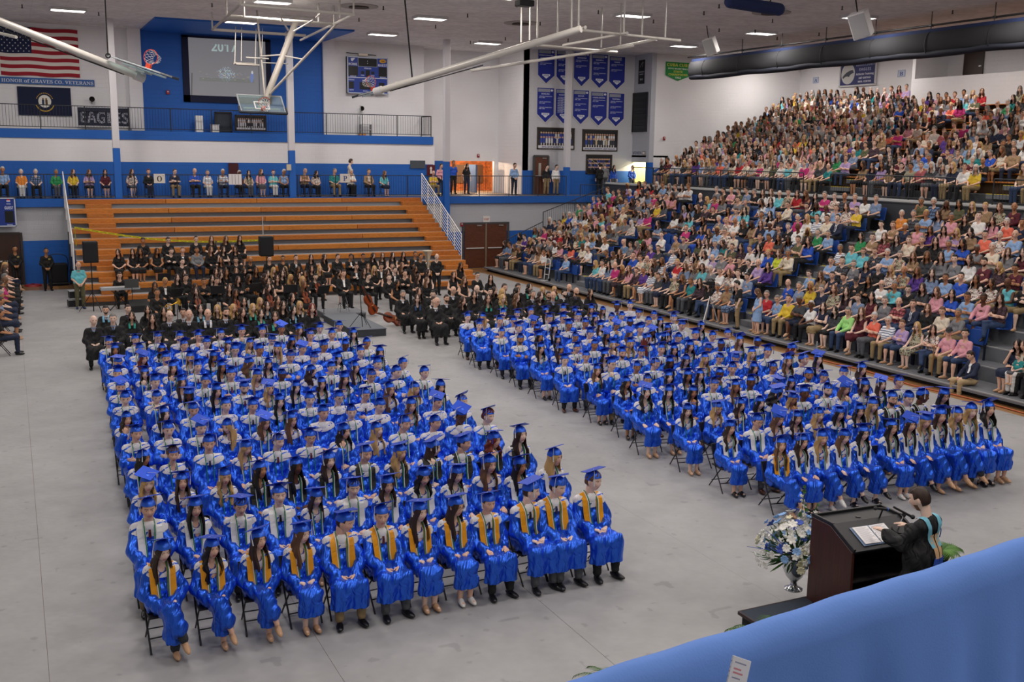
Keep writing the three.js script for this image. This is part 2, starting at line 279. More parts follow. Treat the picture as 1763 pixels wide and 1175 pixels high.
// ---------------------------------------------------------------- stands on the right
const LOW = { n: 9, y: (i) => 0.2 + 0.39 * i, x: (i) => (i ? 23.1 + 0.79 * (i - 1) : 21.9), xe: (i) => 23.1 + 0.79 * i, sx: (i) => 22.78 + 0.79 * i };
const UPP = { n: 15, y: (j) => 4.5 + 0.3 * j, x: (j) => 30.6 + 0.82 * j, sx: (j) => 31.2 + 0.82 * j };
const CON = 4.5;
{
  const g = thing('lower_stand', 'dark grey tiered seating stand of nine rows along the floor edge', 'stand');
  for (let i = 0; i < LOW.n; i++) {
    const e = i === LOW.n - 1 ? 29.9 : LOW.xe(i);
    mesh('tier', metricUV(bb(LOW.x(i), i ? LOW.y(i) - 0.6 : 0.12, -49 + 0.08 * i, e + 0.05, LOW.y(i), -6)), M(0x6d7075, 0.6), g);
    mesh('nosing', rbox(0.05, 0.04, 43, LOW.x(i) + 0.02, LOW.y(i) - 0.005, -27.5, 0.01), M(0x9a9b9d, 0.5), g);
  }
  mesh('front_skirt', bb(22.05, 0.01, -48.9, 22.1, 0.12, -6), BLACKP, g);
  railing('end_railing', '', [V(23.2, 0.6, -49.0), V(25.2, 1.5, -48.8), V(25.2, 2.0, -48.8), V(28.8, 3.3, -48.5)], 1.0, RAIL, { parent: g });
  const s = thing('concourse_wall', 'dark grey wall and walkway between the lower seats and the upper stand', 'wall');
  mesh('fascia', metricUV(bb(29.7, 3.1, -50.2, 29.95, CON - 0.06, -6)), M(0x3b3f46, 0.7), s);
  mesh('walkway', metricUV(bb(29.65, CON - 0.1, -50.3, 31.2, CON, -6)), M(0x5d6064, 0.7), s);
  mesh('edge_trim', rbox(0.07, 0.1, 44, 29.66, CON - 0.02, -28, 0.02), M(0xc8cac9, 0.6), s);
  const u = thing('upper_stand', 'steep upper stand of wooden benches rising to the white rear wall', 'stand');
  for (let j = 1; j < UPP.n; j++) {
    mesh('tier', metricUV(bb(UPP.x(j), UPP.y(j) - 0.7, -47.4 - 0.2 * j, UPP.x(j) + 0.9, UPP.y(j), j > 12 ? -40.3 : -8)), M(0x56595e, 0.7), u);
    const zb = j > 12 ? 9.4 : 38; mesh('bench_board', metricUV(rbox(0.3, 0.05, zb, UPP.sx(j) + 0.12, UPP.y(j) + 0.42, -47.2 - 0.2 * j + zb / 2, 0.015)), BENCH2, u);
    mesh('bench_front', metricUV(bb(UPP.sx(j) + 0.2, UPP.y(j), -47.2 - 0.2 * j, UPP.sx(j) + 0.24, UPP.y(j) + 0.4, j > 12 ? -40.4 : -8.4)), M(0x5f4a36, 0.7), u);
  }
  // yellow-edged aisle steps
  for (const z of [-33.4, -25.6]) {
    const st = new THREE.Group(); st.name = 'aisle_stair'; u.add(st);
    for (let j = 1; j < 13; j++) { mesh('step', metricUV(rbox(0.4, 0.16, 1.1, UPP.x(j) - 0.16, UPP.y(j) - 0.06, z, 0.01)), GREYDECK, st); mesh('yellow_edge', box(0.05, 0.02, 1.1, UPP.x(j) - 0.33, UPP.y(j) + 0.03, z), M(0xd8c32a, 0.5), st); mesh('yellow_edge', box(0.05, 0.02, 1.1, UPP.x(j) + 0.05, UPP.y(j) + 0.012, z), M(0xd8c32a, 0.5), st); }
  }
  for (const z of [-28.4, -40.2]) {
    const st = new THREE.Group(); st.name = 'aisle_stair'; g.add(st);
    for (let i = 1; i < LOW.n; i++) { mesh('step', metricUV(rbox(0.35, 0.19, 1.0, LOW.x(i) - 0.17, LOW.y(i) - 0.29, z, 0.01)), GREYDECK, st); mesh('yellow_edge', box(0.05, 0.02, 1.0, LOW.x(i) + 0.03, LOW.y(i) + 0.025, z), M(0xd8c32a, 0.5), st); }
  }
}
railing('concourse_railing', 'black railing before the upper stand from the far wall to the first steps', [V(29.8, CON, -47.4), V(29.8, CON, -34.2)], 0.88, RAIL);
railing('concourse_railing', 'black railing before the upper stand between the two flights of yellow-edged steps', [V(29.8, CON, -32.6), V(29.8, CON, -26.4)], 0.88, RAIL);
railing('concourse_railing', 'black railing before the upper stand beyond the second flight of steps', [V(29.8, CON, -24.8), V(29.8, CON, -12)], 0.88, RAIL);

// ---------------------------------------------------------------- bodies: distance fields meshed by surface nets
const cap = (a, b, ra, rb = ra, k = 0.03) => [a[0], a[1], a[2], b[0] - a[0], b[1] - a[1], b[2] - a[2], ra, rb, k];
function field(prims) {
  const n = prims.length, L = prims.map((p) => p[3] * p[3] + p[4] * p[4] + p[5] * p[5] || 1e-9);
  return (x, y, z) => {
    let d = 1e3;
    for (let i = 0; i < n; i++) {
      const p = prims[i], dx = x - p[0], dy = y - p[1], dz = z - p[2];
      let h = (dx * p[3] + dy * p[4] + dz * p[5]) / L[i]; h = h < 0 ? 0 : h > 1 ? 1 : h;
      const ex = dx - h * p[3], ey = dy - h * p[4], ez = dz - h * p[5], e = Math.sqrt(ex * ex + ey * ey + ez * ez) - (p[6] + (p[7] - p[6]) * h), k = p[8];
      const q = d - e; if (q >= k) d = e; else if (q > -k) { const t = 0.5 + 0.5 * q / k; d = d * (1 - t) + e * t - k * t * (1 - t); }
    }
    return d;
  };
}
function bounds(prims, m) {
  const lo = [1e9, 1e9, 1e9], hi = [-1e9, -1e9, -1e9];
  for (const p of prims) for (let c = 0; c < 3; c++) { lo[c] = Math.min(lo[c], p[c] - p[6], p[c] + p[3 + c] - p[7]); hi[c] = Math.max(hi[c], p[c] + p[6], p[c] + p[3 + c] + p[7]); }
  return [lo.map((v) => v - m), hi.map((v) => v + m)];
}
function nets(f, lo, hi, cell) {
  const n = [0, 1, 2].map((c) => Math.ceil((hi[c] - lo[c]) / cell) + 2), [nx, ny, nz] = n, vals = new Float32Array(nx * ny * nz), B = 4, reach = cell * (B * 0.9 + 2);
  for (let k = 0; k < nz; k += B) for (let j = 0; j < ny; j += B) for (let i = 0; i < nx; i += B) {
    const d = f(lo[0] + (i + 1.5) * cell, lo[1] + (j + 1.5) * cell, lo[2] + (k + 1.5) * cell), far = Math.abs(d) > reach + 0.02;
    for (let c = k; c < Math.min(nz, k + B); c++) for (let b = j; b < Math.min(ny, j + B); b++) for (let a = i; a < Math.min(nx, i + B); a++) vals[(c * ny + b) * nx + a] = far ? d : f(lo[0] + a * cell, lo[1] + b * cell, lo[2] + c * cell);
  }
  const id = new Int32Array(nx * ny * nz).fill(-1), pos = [], idx = [], at = (i, j, k) => (k * ny + j) * nx + i;
  for (let k = 0; k < nz - 1; k++) for (let j = 0; j < ny - 1; j++) for (let i = 0; i < nx - 1; i++) {
    let m = 0, sx = 0, sy = 0, sz = 0, c = 0; const v = [];
    for (let q = 0; q < 8; q++) { const w = vals[at(i + (q & 1), j + (q >> 1 & 1), k + (q >> 2))]; v.push(w); if (w < 0) m |= 1 << q; }
    if (m === 0 || m === 255) continue;
    for (let q = 0; q < 8; q++) for (let e = 1; e < 8; e <<= 1) { if (q & e) continue; const r = q | e; if ((v[q] < 0) === (v[r] < 0)) continue; const t = v[q] / (v[q] - v[r]); sx += (q & 1) + (e === 1 ? t : 0); sy += (q >> 1 & 1) + (e === 2 ? t : 0); sz += (q >> 2) + (e === 4 ? t : 0); c++; }
    id[at(i, j, k)] = pos.length / 3; pos.push(lo[0] + (i + sx / c) * cell, lo[1] + (j + sy / c) * cell, lo[2] + (k + sz / c) * cell);
  }
  const quad = (a, b, c, d, flip) => { if (a < 0 || b < 0 || c < 0 || d < 0) return; flip ? idx.push(a, c, b, a, d, c) : idx.push(a, b, c, a, c, d); };
  for (let k = 1; k < nz - 1; k++) for (let j = 1; j < ny - 1; j++) for (let i = 1; i < nx - 1; i++) {
    const s = vals[at(i, j, k)] < 0;
    if (s !== vals[at(i + 1, j, k)] < 0) quad(id[at(i, j - 1, k - 1)], id[at(i, j, k - 1)], id[at(i, j, k)], id[at(i, j - 1, k)], !s);
    if (s !== vals[at(i, j + 1, k)] < 0) quad(id[at(i - 1, j, k - 1)], id[at(i, j, k - 1)], id[at(i, j, k)], id[at(i - 1, j, k)], s);
    if (s !== vals[at(i, j, k + 1)] < 0) quad(id[at(i - 1, j - 1, k)], id[at(i, j - 1, k)], id[at(i, j, k)], id[at(i - 1, j, k)], !s);
  }
  const P = new Float32Array(pos), N = new Float32Array(pos.length), U = new Float32Array(pos.length / 3 * 2), e = cell * 0.25;
  for (let i = 0; i < P.length; i += 3) {
    for (let pass = 0; pass < 2; pass++) {
      const [x, y, z] = [P[i], P[i + 1], P[i + 2]], d = f(x, y, z); let gx = f(x + e, y, z) - d, gy = f(x, y + e, z) - d, gz = f(x, y, z + e) - d; const l = Math.hypot(gx, gy, gz) || 1; gx /= l; gy /= l; gz /= l;
      if (pass) { N[i] = gx; N[i + 1] = gy; N[i + 2] = gz; } else { const t = clamp(d, -cell * 0.6, cell * 0.6); P[i] -= gx * t; P[i + 1] -= gy * t; P[i + 2] -= gz * t; }
    }
    U[i / 3 * 2] = P[i] + 0.6 * P[i + 2]; U[i / 3 * 2 + 1] = P[i + 1] + 0.3 * P[i + 2];
  }
  const g = new THREE.BufferGeometry();
  g.setAttribute('position', new THREE.BufferAttribute(P, 3)); g.setAttribute('normal', new THREE.BufferAttribute(N, 3)); g.setAttribute('uv', new THREE.BufferAttribute(U, 2)); g.setIndex(idx);
  return g;
}
function netsOf(prims, cell, f = field(prims), m = 0.03) { const [lo, hi] = bounds(prims, m + cell * 2); return nets(f, lo, hi, cell); }
const cache = new Map();
const memo = (k, make) => { if (!cache.has(k)) cache.set(k, make()); return cache.get(k); };
function joinColored(list) {     // indexed merge of position, normal, uv, color
  let nv = 0, ni = 0; for (const g of list) { nv += g.attributes.position.count; ni += g.index.count; }
  const P = new Float32Array(nv * 3), N = new Float32Array(nv * 3), U = new Float32Array(nv * 2), C = new Float32Array(nv * 3).fill(1), I = new Uint32Array(ni); let v = 0, i = 0;
  for (const g of list) {
    const a = g.attributes, c = a.position.count; P.set(a.position.array, v * 3); N.set(a.normal.array, v * 3); if (a.uv) U.set(a.uv.array, v * 2); if (a.color) C.set(a.color.array, v * 3);
    for (let q = 0; q < g.index.count; q++) I[i++] = g.index.getX(q) + v; v += c;
  }
  const g = new THREE.BufferGeometry(); for (const [k, arr, s] of [['position', P, 3], ['normal', N, 3], ['uv', U, 2], ['color', C, 3]]) g.setAttribute(k, new THREE.BufferAttribute(arr, s)); g.setIndex(new THREE.BufferAttribute(I, 1)); return g;
}
function paint(g, fn) { const c = new Float32Array(g.attributes.position.count * 3), p = g.attributes.position; for (let i = 0; i < p.count; i++) c.set(fn(p.getX(i), p.getY(i), p.getZ(i)), i * 3); g.setAttribute('color', new THREE.BufferAttribute(c, 3)); return g; }
const ss = (a, b, x) => { const t = clamp((x - a) / (b - a), 0, 1); return t * t * (3 - 2 * t); };
const bell = (x, c, w) => Math.exp(-((x - c) / w) * ((x - c) / w));
// ---------------------------------------------------------------- heads
function headPoint(s, y01, female, grow = 0) {  // s -1..1 around (0 is the face), y01 0 crown .. 1 under the chin
  const phi = Math.PI * Math.sign(s) * Math.pow(Math.abs(s), 1.3), y = 0.12 * Math.cos(Math.PI * y01), r = Math.pow(Math.sin(Math.PI * y01), 0.82), cf = Math.cos(phi);
  let x = 0.077 * r * Math.sin(phi), z = 0.097 * r * cf;
  const low = ss(0.0, -0.115, y);
  x *= 1 - (female ? 0.36 : 0.27) * low;
  if (cf < 0) z *= 1 - 0.42 * ss(-0.03, -0.11, y); else z = Math.min(z, 0.088 + 0.06 * (z - 0.088)) * (1 - 0.05 * low);
  if (cf > 0.1) {
    const ax = Math.abs(x), w = ss(0.1, 0.6, cf);
    const nose = y < 0.03 && y > -0.045 ? bell(x, 0, 0.0125) * (y > -0.024 ? lerp(0.024, 0.003, ss(-0.024, 0.03, y)) : lerp(0.0, 0.024, ss(-0.045, -0.024, y))) : 0;
    z += w * (nose - 0.008 * bell(ax, 0.032, 0.015) * bell(y, 0.012, 0.013) + (female ? 0.002 : 0.005) * bell(ax, 0.03, 0.022) * bell(y, 0.033, 0.009) + 0.005 * bell(x, 0, 0.02) * bell(y, -0.062, 0.009) + 0.007 * bell(x, 0, 0.022) * bell(y, -0.1, 0.016) + 0.004 * bell(ax, 0.04, 0.02) * bell(y, -0.02, 0.02));
  }
  const k = 1 + grow / 0.1; return [x * k, y * (1 + grow / 0.16), z * k + (grow ? -0.004 : 0)];
}
function gridGeo(nu, nv, fn, keep = () => true, both = false) {
  const P = [], I = [], ids = new Map(), put = (u, v) => { const k = v * (nu + 1) + u; if (!ids.has(k)) { ids.set(k, P.length / 3); P.push(...fn(u / nu, v / nv)); } return ids.get(k); };
  for (let v = 0; v < nv; v++) for (let u = 0; u < nu; u++) if (keep((u + 0.5) / nu, (v + 0.5) / nv)) { const a = put(u, v), b = put(u + 1, v), c = put(u + 1, v + 1), d = put(u, v + 1); I.push(a, d, b, b, d, c); }
  const g = new THREE.BufferGeometry(); g.setAttribute('position', new THREE.BufferAttribute(new Float32Array(P), 3)); g.setIndex(I); g.setAttribute('uv', new THREE.BufferAttribute(new Float32Array(P.length / 3 * 2), 2)); g.computeVertexNormals(); return g;
}
function headGeo(female, lod) {
  return memo('head' + female + lod, () => {
    const [nu, nv] = lod === 'hi' ? [34, 26] : lod === 'mid' ? [22, 16] : [14, 10];
    const skull = paint(gridGeo(nu, nv, (u, v) => headPoint(u * 2 - 1, clamp(v, 0.002, 0.998), female)), (x, y, z) => {
      const ax = Math.abs(x);
      if (z > 0.05 && ax < 0.024 && Math.abs(y + 0.062) < (lod === 'hi' ? 0.0085 : 0.011)) return female ? [0.78, 0.36, 0.36] : [0.82, 0.52, 0.48];
      if (z > 0.05 && ax > 0.014 && ax < 0.05 && Math.abs(y - 0.031) < (lod === 'hi' ? 0.006 : 0.009)) return [0.34, 0.24, 0.18];
      if (z > 0.04 && ax > 0.028 && y < 0 && y > -0.05) return [1, 0.9, 0.86];
      return [1, 1, 1];
    });
    const list = [skull], es = lod === 'hi' ? [10, 8] : [6, 5];
    if (lod !== 'low') for (const s of [-1, 1]) {
      list.push(paint(new THREE.SphereGeometry(0.0125, es[0], es[1]).rotateX(Math.PI / 2).scale(1.15, 0.72, 0.8).translate(s * 0.031, 0.0125, 0.0785), (x, y, z) => (Math.hypot(x - s * 0.031, y - 0.0125) < (lod === 'hi' ? 0.0066 : 0.0085) ? [0.07, 0.045, 0.035] : [1.05, 1.08, 1.12])));
      list.push(new THREE.SphereGeometry(1, 7, 6).scale(0.011, 0.032, 0.02).rotateY(s * 0.35).translate(s * 0.078, -0.004, -0.006));
    }
    return joinColored(list);
  });
}
const HEADC = [0, 1.225, 0.022], PIV = [0, 1.1, -0.015];
const headMatrix = (yaw, pitch, roll = 0) => new THREE.Matrix4().makeTranslation(...PIV).multiply(new THREE.Matrix4().makeRotationFromEuler(new THREE.Euler(pitch, yaw, roll, 'YXZ'))).multiply(new THREE.Matrix4().makeTranslation(HEADC[0] - PIV[0], HEADC[1] - PIV[1] + 0.012, HEADC[2] - PIV[2])).multiply(new THREE.Matrix4().makeScale(1.12, 1.12, 1.12));
// hair pieces are made round the head's centre
function shortHair(lod, full = 0.012, curly = 0) {
  return memo('shorthair' + lod + full + curly, () => { const [nu, nv] = lod === 'hi' ? [30, 16] : lod === 'mid' ? [20, 10] : [14, 8]; const line = (s) => { const a = Math.abs(s); return a < 0.42 ? 0.3 : a < 0.5 ? 0.47 : a < 0.62 ? 0.45 : 0.68; };
    return gridGeo(nu, nv, (u, v) => { const s = u * 2 - 1, e = line(s), g = full * (0.6 + 0.4 * Math.sin(v * 9 + s * 23)) + curly * Math.sin(s * 41) * Math.sin(v * 31); return headPoint(s, Math.max(0.002, v * e), false, v > 0.94 ? 0.001 : 0.004 + g); }); });
}
function longHair(lod, len, wave, wide = 1, covered = false) {   // crown of hair, a curtain behind and locks before the shoulders, parted in the middle
  return memo('longhair' + lod + len + wave + wide + covered, () => {
    const [nu, nv] = lod === 'hi' ? [15, 22] : lod === 'mid' ? [9, 13] : [6, 9], part = 0.28, topPart = 0.34, list = [];
    for (const sg of [1, -1]) {
      const at = (u, v, inner) => {
        const g = inner ? 0.004 : 0.019 + 0.003 * Math.sin(u * 37);
        if (v < topPart) { const k = v / topPart; return headPoint(sg * lerp(lerp(0.01, part, k), 1, u), Math.max(0.003, k * 0.46), true, g * 0.85 * lerp(covered ? 0.3 : 1, 1, ss(0.78, 1, k))); }
        const q = (v - topPart) / (1 - topPart), a = lerp(lerp(part, 0.4, ss(0, 0.3, q)), 1, u), ph = Math.PI * sg * Math.pow(a, 1.3), e = headPoint(sg * lerp(part, 1, u), 0.46, true, g * 0.85), back = ss(0.5, 0.72, a);
        const y1 = -0.12 - len * (1 - 0.18 * back) + 0.022 * Math.sin(a * 40), y = lerp(e[1], y1, q), spread = ss(0.1, 0.6, q) * wide, w = (wave * Math.sin(q * 15 + ph * 5) + 0.004 * Math.sin(a * 90)) * ss(0.05, 0.4, q) * (1 + q);
        const rx = lerp(0.083, 0.11, spread) + w, rz = lerp(0.1, 0.12, spread) + w, blend = ss(0, 0.18, q);
        let x = rx * Math.sin(ph) * (1 - 0.12 * (1 - back) * ss(0.6, 1, q)), z = rz * Math.cos(ph) - 0.012 + (1 - back) * 0.06 * ss(0.35, 0.85, q);
        x = lerp(e[0], x, blend); z = lerp(e[2], z, blend);
        if (inner) { x *= 0.8; z -= 0.014 * Math.cos(ph) - 0.004; }
        return [x, y, z];
      };
      const fl = (u) => (sg > 0 ? u : 1 - u);
      list.push(gridGeo(nu, nv, (u, v) => at(fl(u), v, false)), gridGeo(nu, Math.round(nv * 0.66), (u, v) => at(1 - fl(u), 0.34 + v * 0.66, true)));
    }
    return joinColored(list);
  });
}
function bunHair(lod) { return memo('bun' + lod, () => joinColored([shortHair(lod, 0.01), new THREE.SphereGeometry(0.045, 10, 8).translate(0, 0.03, -0.13)])); }
function beardGeo(lod, thin = 0.005) { return memo('beard' + lod + thin, () => gridGeo(18, 10, (u, v) => headPoint(u * 1.04 - 0.52, 0.61 + v * 0.33, false, thin), (u, v) => !(Math.abs(u - 0.5) < 0.12 && v > 0.2 && v < 0.42) && !(v < 0.32 && Math.abs(u - 0.5) < 0.3 && v < 0.12))); }
function glassesGeo() { return memo('glasses', () => { const l = []; for (const s of [-1, 1]) { l.push(new THREE.TorusGeometry(0.02, 0.0022, 4, 14).scale(1.1, 0.85, 1).translate(s * 0.031, 0.011, 0.097)); l.push(rod(V(s * 0.052, 0.014, 0.092), V(s * 0.08, 0.012, 0.0), 0.002, 4)); } l.push(rod(V(-0.01, 0.014, 0.099), V(0.01, 0.014, 0.099), 0.0022, 4)); return merge(l); }); }
// ---------------------------------------------------------------- poses (a person faces +z, the left side is +x, the seat is 0.45 m up)
const ARMS = {
  lap: (s) => [[s * 0.225, 0.72, 0.04], [s * 0.1, 0.635, 0.25], [-s * 0.8, -0.12, 0.6], [0, -1, 0.1], 0.45],
  clasp: (s) => [[s * 0.222, 0.73, 0.1], [s * 0.085, 0.615, 0.34], [-s * 0.5, -0.5, 0.7], [-s * 0.6, -0.5, -0.4], 0.6],
  thigh: (s) => [[s * 0.232, 0.73, 0.03], [s * 0.14, 0.64, 0.27], [-s * 0.15, -0.12, 1], [0, -1, -0.1], 0.25],
  chin: (s) => (s < 0 ? [[-0.17, 0.72, 0.2], [-0.05, 0.985, 0.185], [0.25, 0.85, -0.1], [0.2, 0.1, -1], 0.7] : [[0.225, 0.72, 0.05], [0.03, 0.67, 0.23], [-1, 0, 0.2], [0, -0.6, -0.6], 0.4]),
  fold: (s) => (s < 0 ? [[-0.225, 0.75, 0.08], [0.05, 0.76, 0.2], [1, 0.1, -0.15], [0, 0, -1], 0.3] : [[0.225, 0.75, 0.08], [-0.04, 0.8, 0.185], [-1, 0.05, -0.1], [0, 0, -1], 0.3]),
  down: (s) => [[s * 0.235, 0.7, -0.05], [s * 0.235, 0.46, 0.04], [0, -1, 0.12], [-s, 0, 0], 0.3],
  front: (s) => [[s * 0.235, 0.72, 0.0], [s * 0.085, 0.545, 0.17], [-s * 0.6, -0.6, 0.25], [-s * 0.2, -0.3, -0.9], 0.5],
  play: (s) => [[s * 0.24, 0.74, 0.1], [s * 0.12, 0.78, 0.34], [-s * 0.4, 0.1, 0.8], [0, -0.7, -0.3], 0.7],
  keys: (s) => [[s * 0.235, 0.72, 0.06], [s * 0.16, 0.7, 0.33], [-s * 0.1, -0.05, 1], [0, -1, 0], 0.3],
};
const LEGS = {
  flat: (s) => [[s * 0.09, 0.52, 0], [s * 0.145, 0.53, 0.44], [s * 0.14, 0.1, 0.44], [s * 0.2, -0.12, 1]],
  together: (s) => [[s * 0.085, 0.52, 0], [s * 0.075, 0.53, 0.45], [s * 0.07, 0.1, 0.42], [s * 0.08, -0.12, 1]],
  crossed: (s) => (s > 0 ? [[0.085, 0.52, 0], [0.045, 0.52, 0.45], [0.05, 0.1, 0.42], [0.05, -0.12, 1]] : [[-0.085, 0.53, 0], [0.01, 0.63, 0.45], [0.13, 0.27, 0.58], [0.15, -0.45, 0.85]]),
  stand: (s) => [[s * 0.095, 0.94, 0], [s * 0.105, 0.5, 0.02], [s * 0.115, 0.1, -0.02], [s * 0.25, -0.12, 1]],
};
const isUp = (legs) => legs === 'stand', DY = (legs) => (isUp(legs) ? 0.42 : 0);
const norm = (v) => { const l = Math.hypot(...v); return v.map((c) => c / l); };
const add = (a, b, t = 1) => [a[0] + b[0] * t, a[1] + b[1] * t, a[2] + b[2] * t];
const cross = (a, b) => [a[1] * b[2] - a[2] * b[1], a[2] * b[0] - a[0] * b[2], a[0] * b[1] - a[1] * b[0]];
function handPrims(w, dir, nor, s, curl, fat) {
  const D = norm(dir), N0 = norm(nor), dn = D[0] * N0[0] + D[1] * N0[1] + D[2] * N0[2], N = norm(add(N0, D, -dn)), T = cross(N, D).map((c) => c * s), pt = (d, t, n = 0) => add(add(add(w, D, d), T, t), N, n), out = [];
  out.push(cap(pt(0, 0), pt(0.07, 0.022), 0.022, 0.016, 0.012), cap(pt(0, 0), pt(0.07, -0.02), 0.022, 0.015, 0.012), cap(pt(0.03, 0), pt(0.078, 0), 0.018, 0.016, 0.01));
  [[0.031, 0.034, 0.03], [0.0105, 0.038, 0.034], [-0.0105, 0.035, 0.031], [-0.03, 0.027, 0.025]].forEach(([t, l1, l2], i) => {
    const c1 = curl * (1 + 0.12 * i), c2 = curl * 2.1, d1 = add(D.map((c) => c * Math.cos(c1)), N, Math.sin(c1)), d2 = add(D.map((c) => c * Math.cos(c2)), N, Math.sin(c2)), a = pt(0.078 - 0.004 * Math.abs(i - 1), t), b = add(a, d1, l1), c = add(b, d2, l2);
    out.push(cap(a, b, 0.0092 + fat, 0.0084 + fat, 0.004), cap(b, c, 0.0084 + fat, 0.0066 + fat, 0.003));
  });
  const b0 = pt(0.018, 0.02), b1 = add(add(add(b0, D, 0.024), T, 0.028), N, 0.008), b2 = add(add(add(b1, D, 0.026), T, 0.006), N, 0.006);
  out.push(cap(b0, b1, 0.013, 0.0105, 0.008), cap(b1, b2, 0.0105, 0.008, 0.004)); return out;
}
// the body's skin: arms, neck and what shows of the legs as one surface, with hands and a turned head joined on
function bodyGeo({ female, pose, legs, lod, yaw, pitch, bare, thick = 1 }) {
  return memo(['body', female, pose, legs, lod, yaw, pitch, bare, thick].join(), () => {
    const cell = lod === 'hi' ? 0.02 : lod === 'mid' ? 0.03 : 0.042, dy = DY(legs), L = [], w = female ? 0.14 : 0.163, t = thick, u = (p) => [p[0], p[1] + dy, p[2]];
    const base = memo(['bodybase', female, pose, legs, lod, bare, thick].join(), () => {
      L.push(cap(u([0, 0.98, -0.05]), u([0, 1.14, 0.0]), female ? 0.05 : 0.062, female ? 0.046 : 0.057, 0.03));
      L.push(cap(u([-w * 0.8, 0.96, -0.045]), u([w * 0.8, 0.96, -0.045]), 0.062, 0.062, 0.04), cap(u([-0.05, 0.86, -0.03]), u([0.05, 0.86, -0.03]), 0.08, 0.08, 0.06));
      const hands = [];
      for (const s of [-1, 1]) {
        const [e, wr, d, n, c] = ARMS[pose](s), sh = [s * w, 0.962, -0.045];
        L.push(cap(u(sh), u(e), 0.05 * t, 0.04 * t, 0.03), cap(u(e), u(wr), 0.041 * t, 0.027, 0.02));
        hands.push(netsOf(handPrims(u(wr), d, n, s, c, lod === 'hi' ? 0 : 0.0015), lod === 'hi' ? 0.0066 : lod === 'mid' ? 0.0115 : 0.018, undefined, 0.005));
      }
      if (bare) {
        L.push(cap([0, 0.86 + dy, -0.03], [0, 0.56 + dy, -0.02], 0.075, 0.08, 0.05));
        for (const s of [-1, 1]) {
          const [h, k, a, d] = LEGS[legs](s), dn = norm(d);
          L.push(cap(h, k, 0.075, 0.056, 0.04), cap(k, add(k, [a[0] - k[0], a[1] - k[1], a[2] - k[2]], 0.35), 0.056, 0.056, 0.03), cap(add(k, [a[0] - k[0], a[1] - k[1], a[2] - k[2]], 0.3), a, 0.055, 0.033, 0.03));
          L.push(cap(add(a, [0, -0.04, -0.02]), add(a, [dn[0] * 0.12, -0.055 + Math.min(0, dn[1] + 0.12) * 0.12, dn[2] * 0.12]), 0.034, 0.026, 0.02));
        }
      }
      return joinColored([netsOf(L, cell), ...hands]);
    });
    const head = headGeo(female, lod).clone().applyMatrix4(new THREE.Matrix4().makeTranslation(0, dy, 0).multiply(headMatrix(yaw, pitch)));
    return joinColored([base, head]);
  });
}
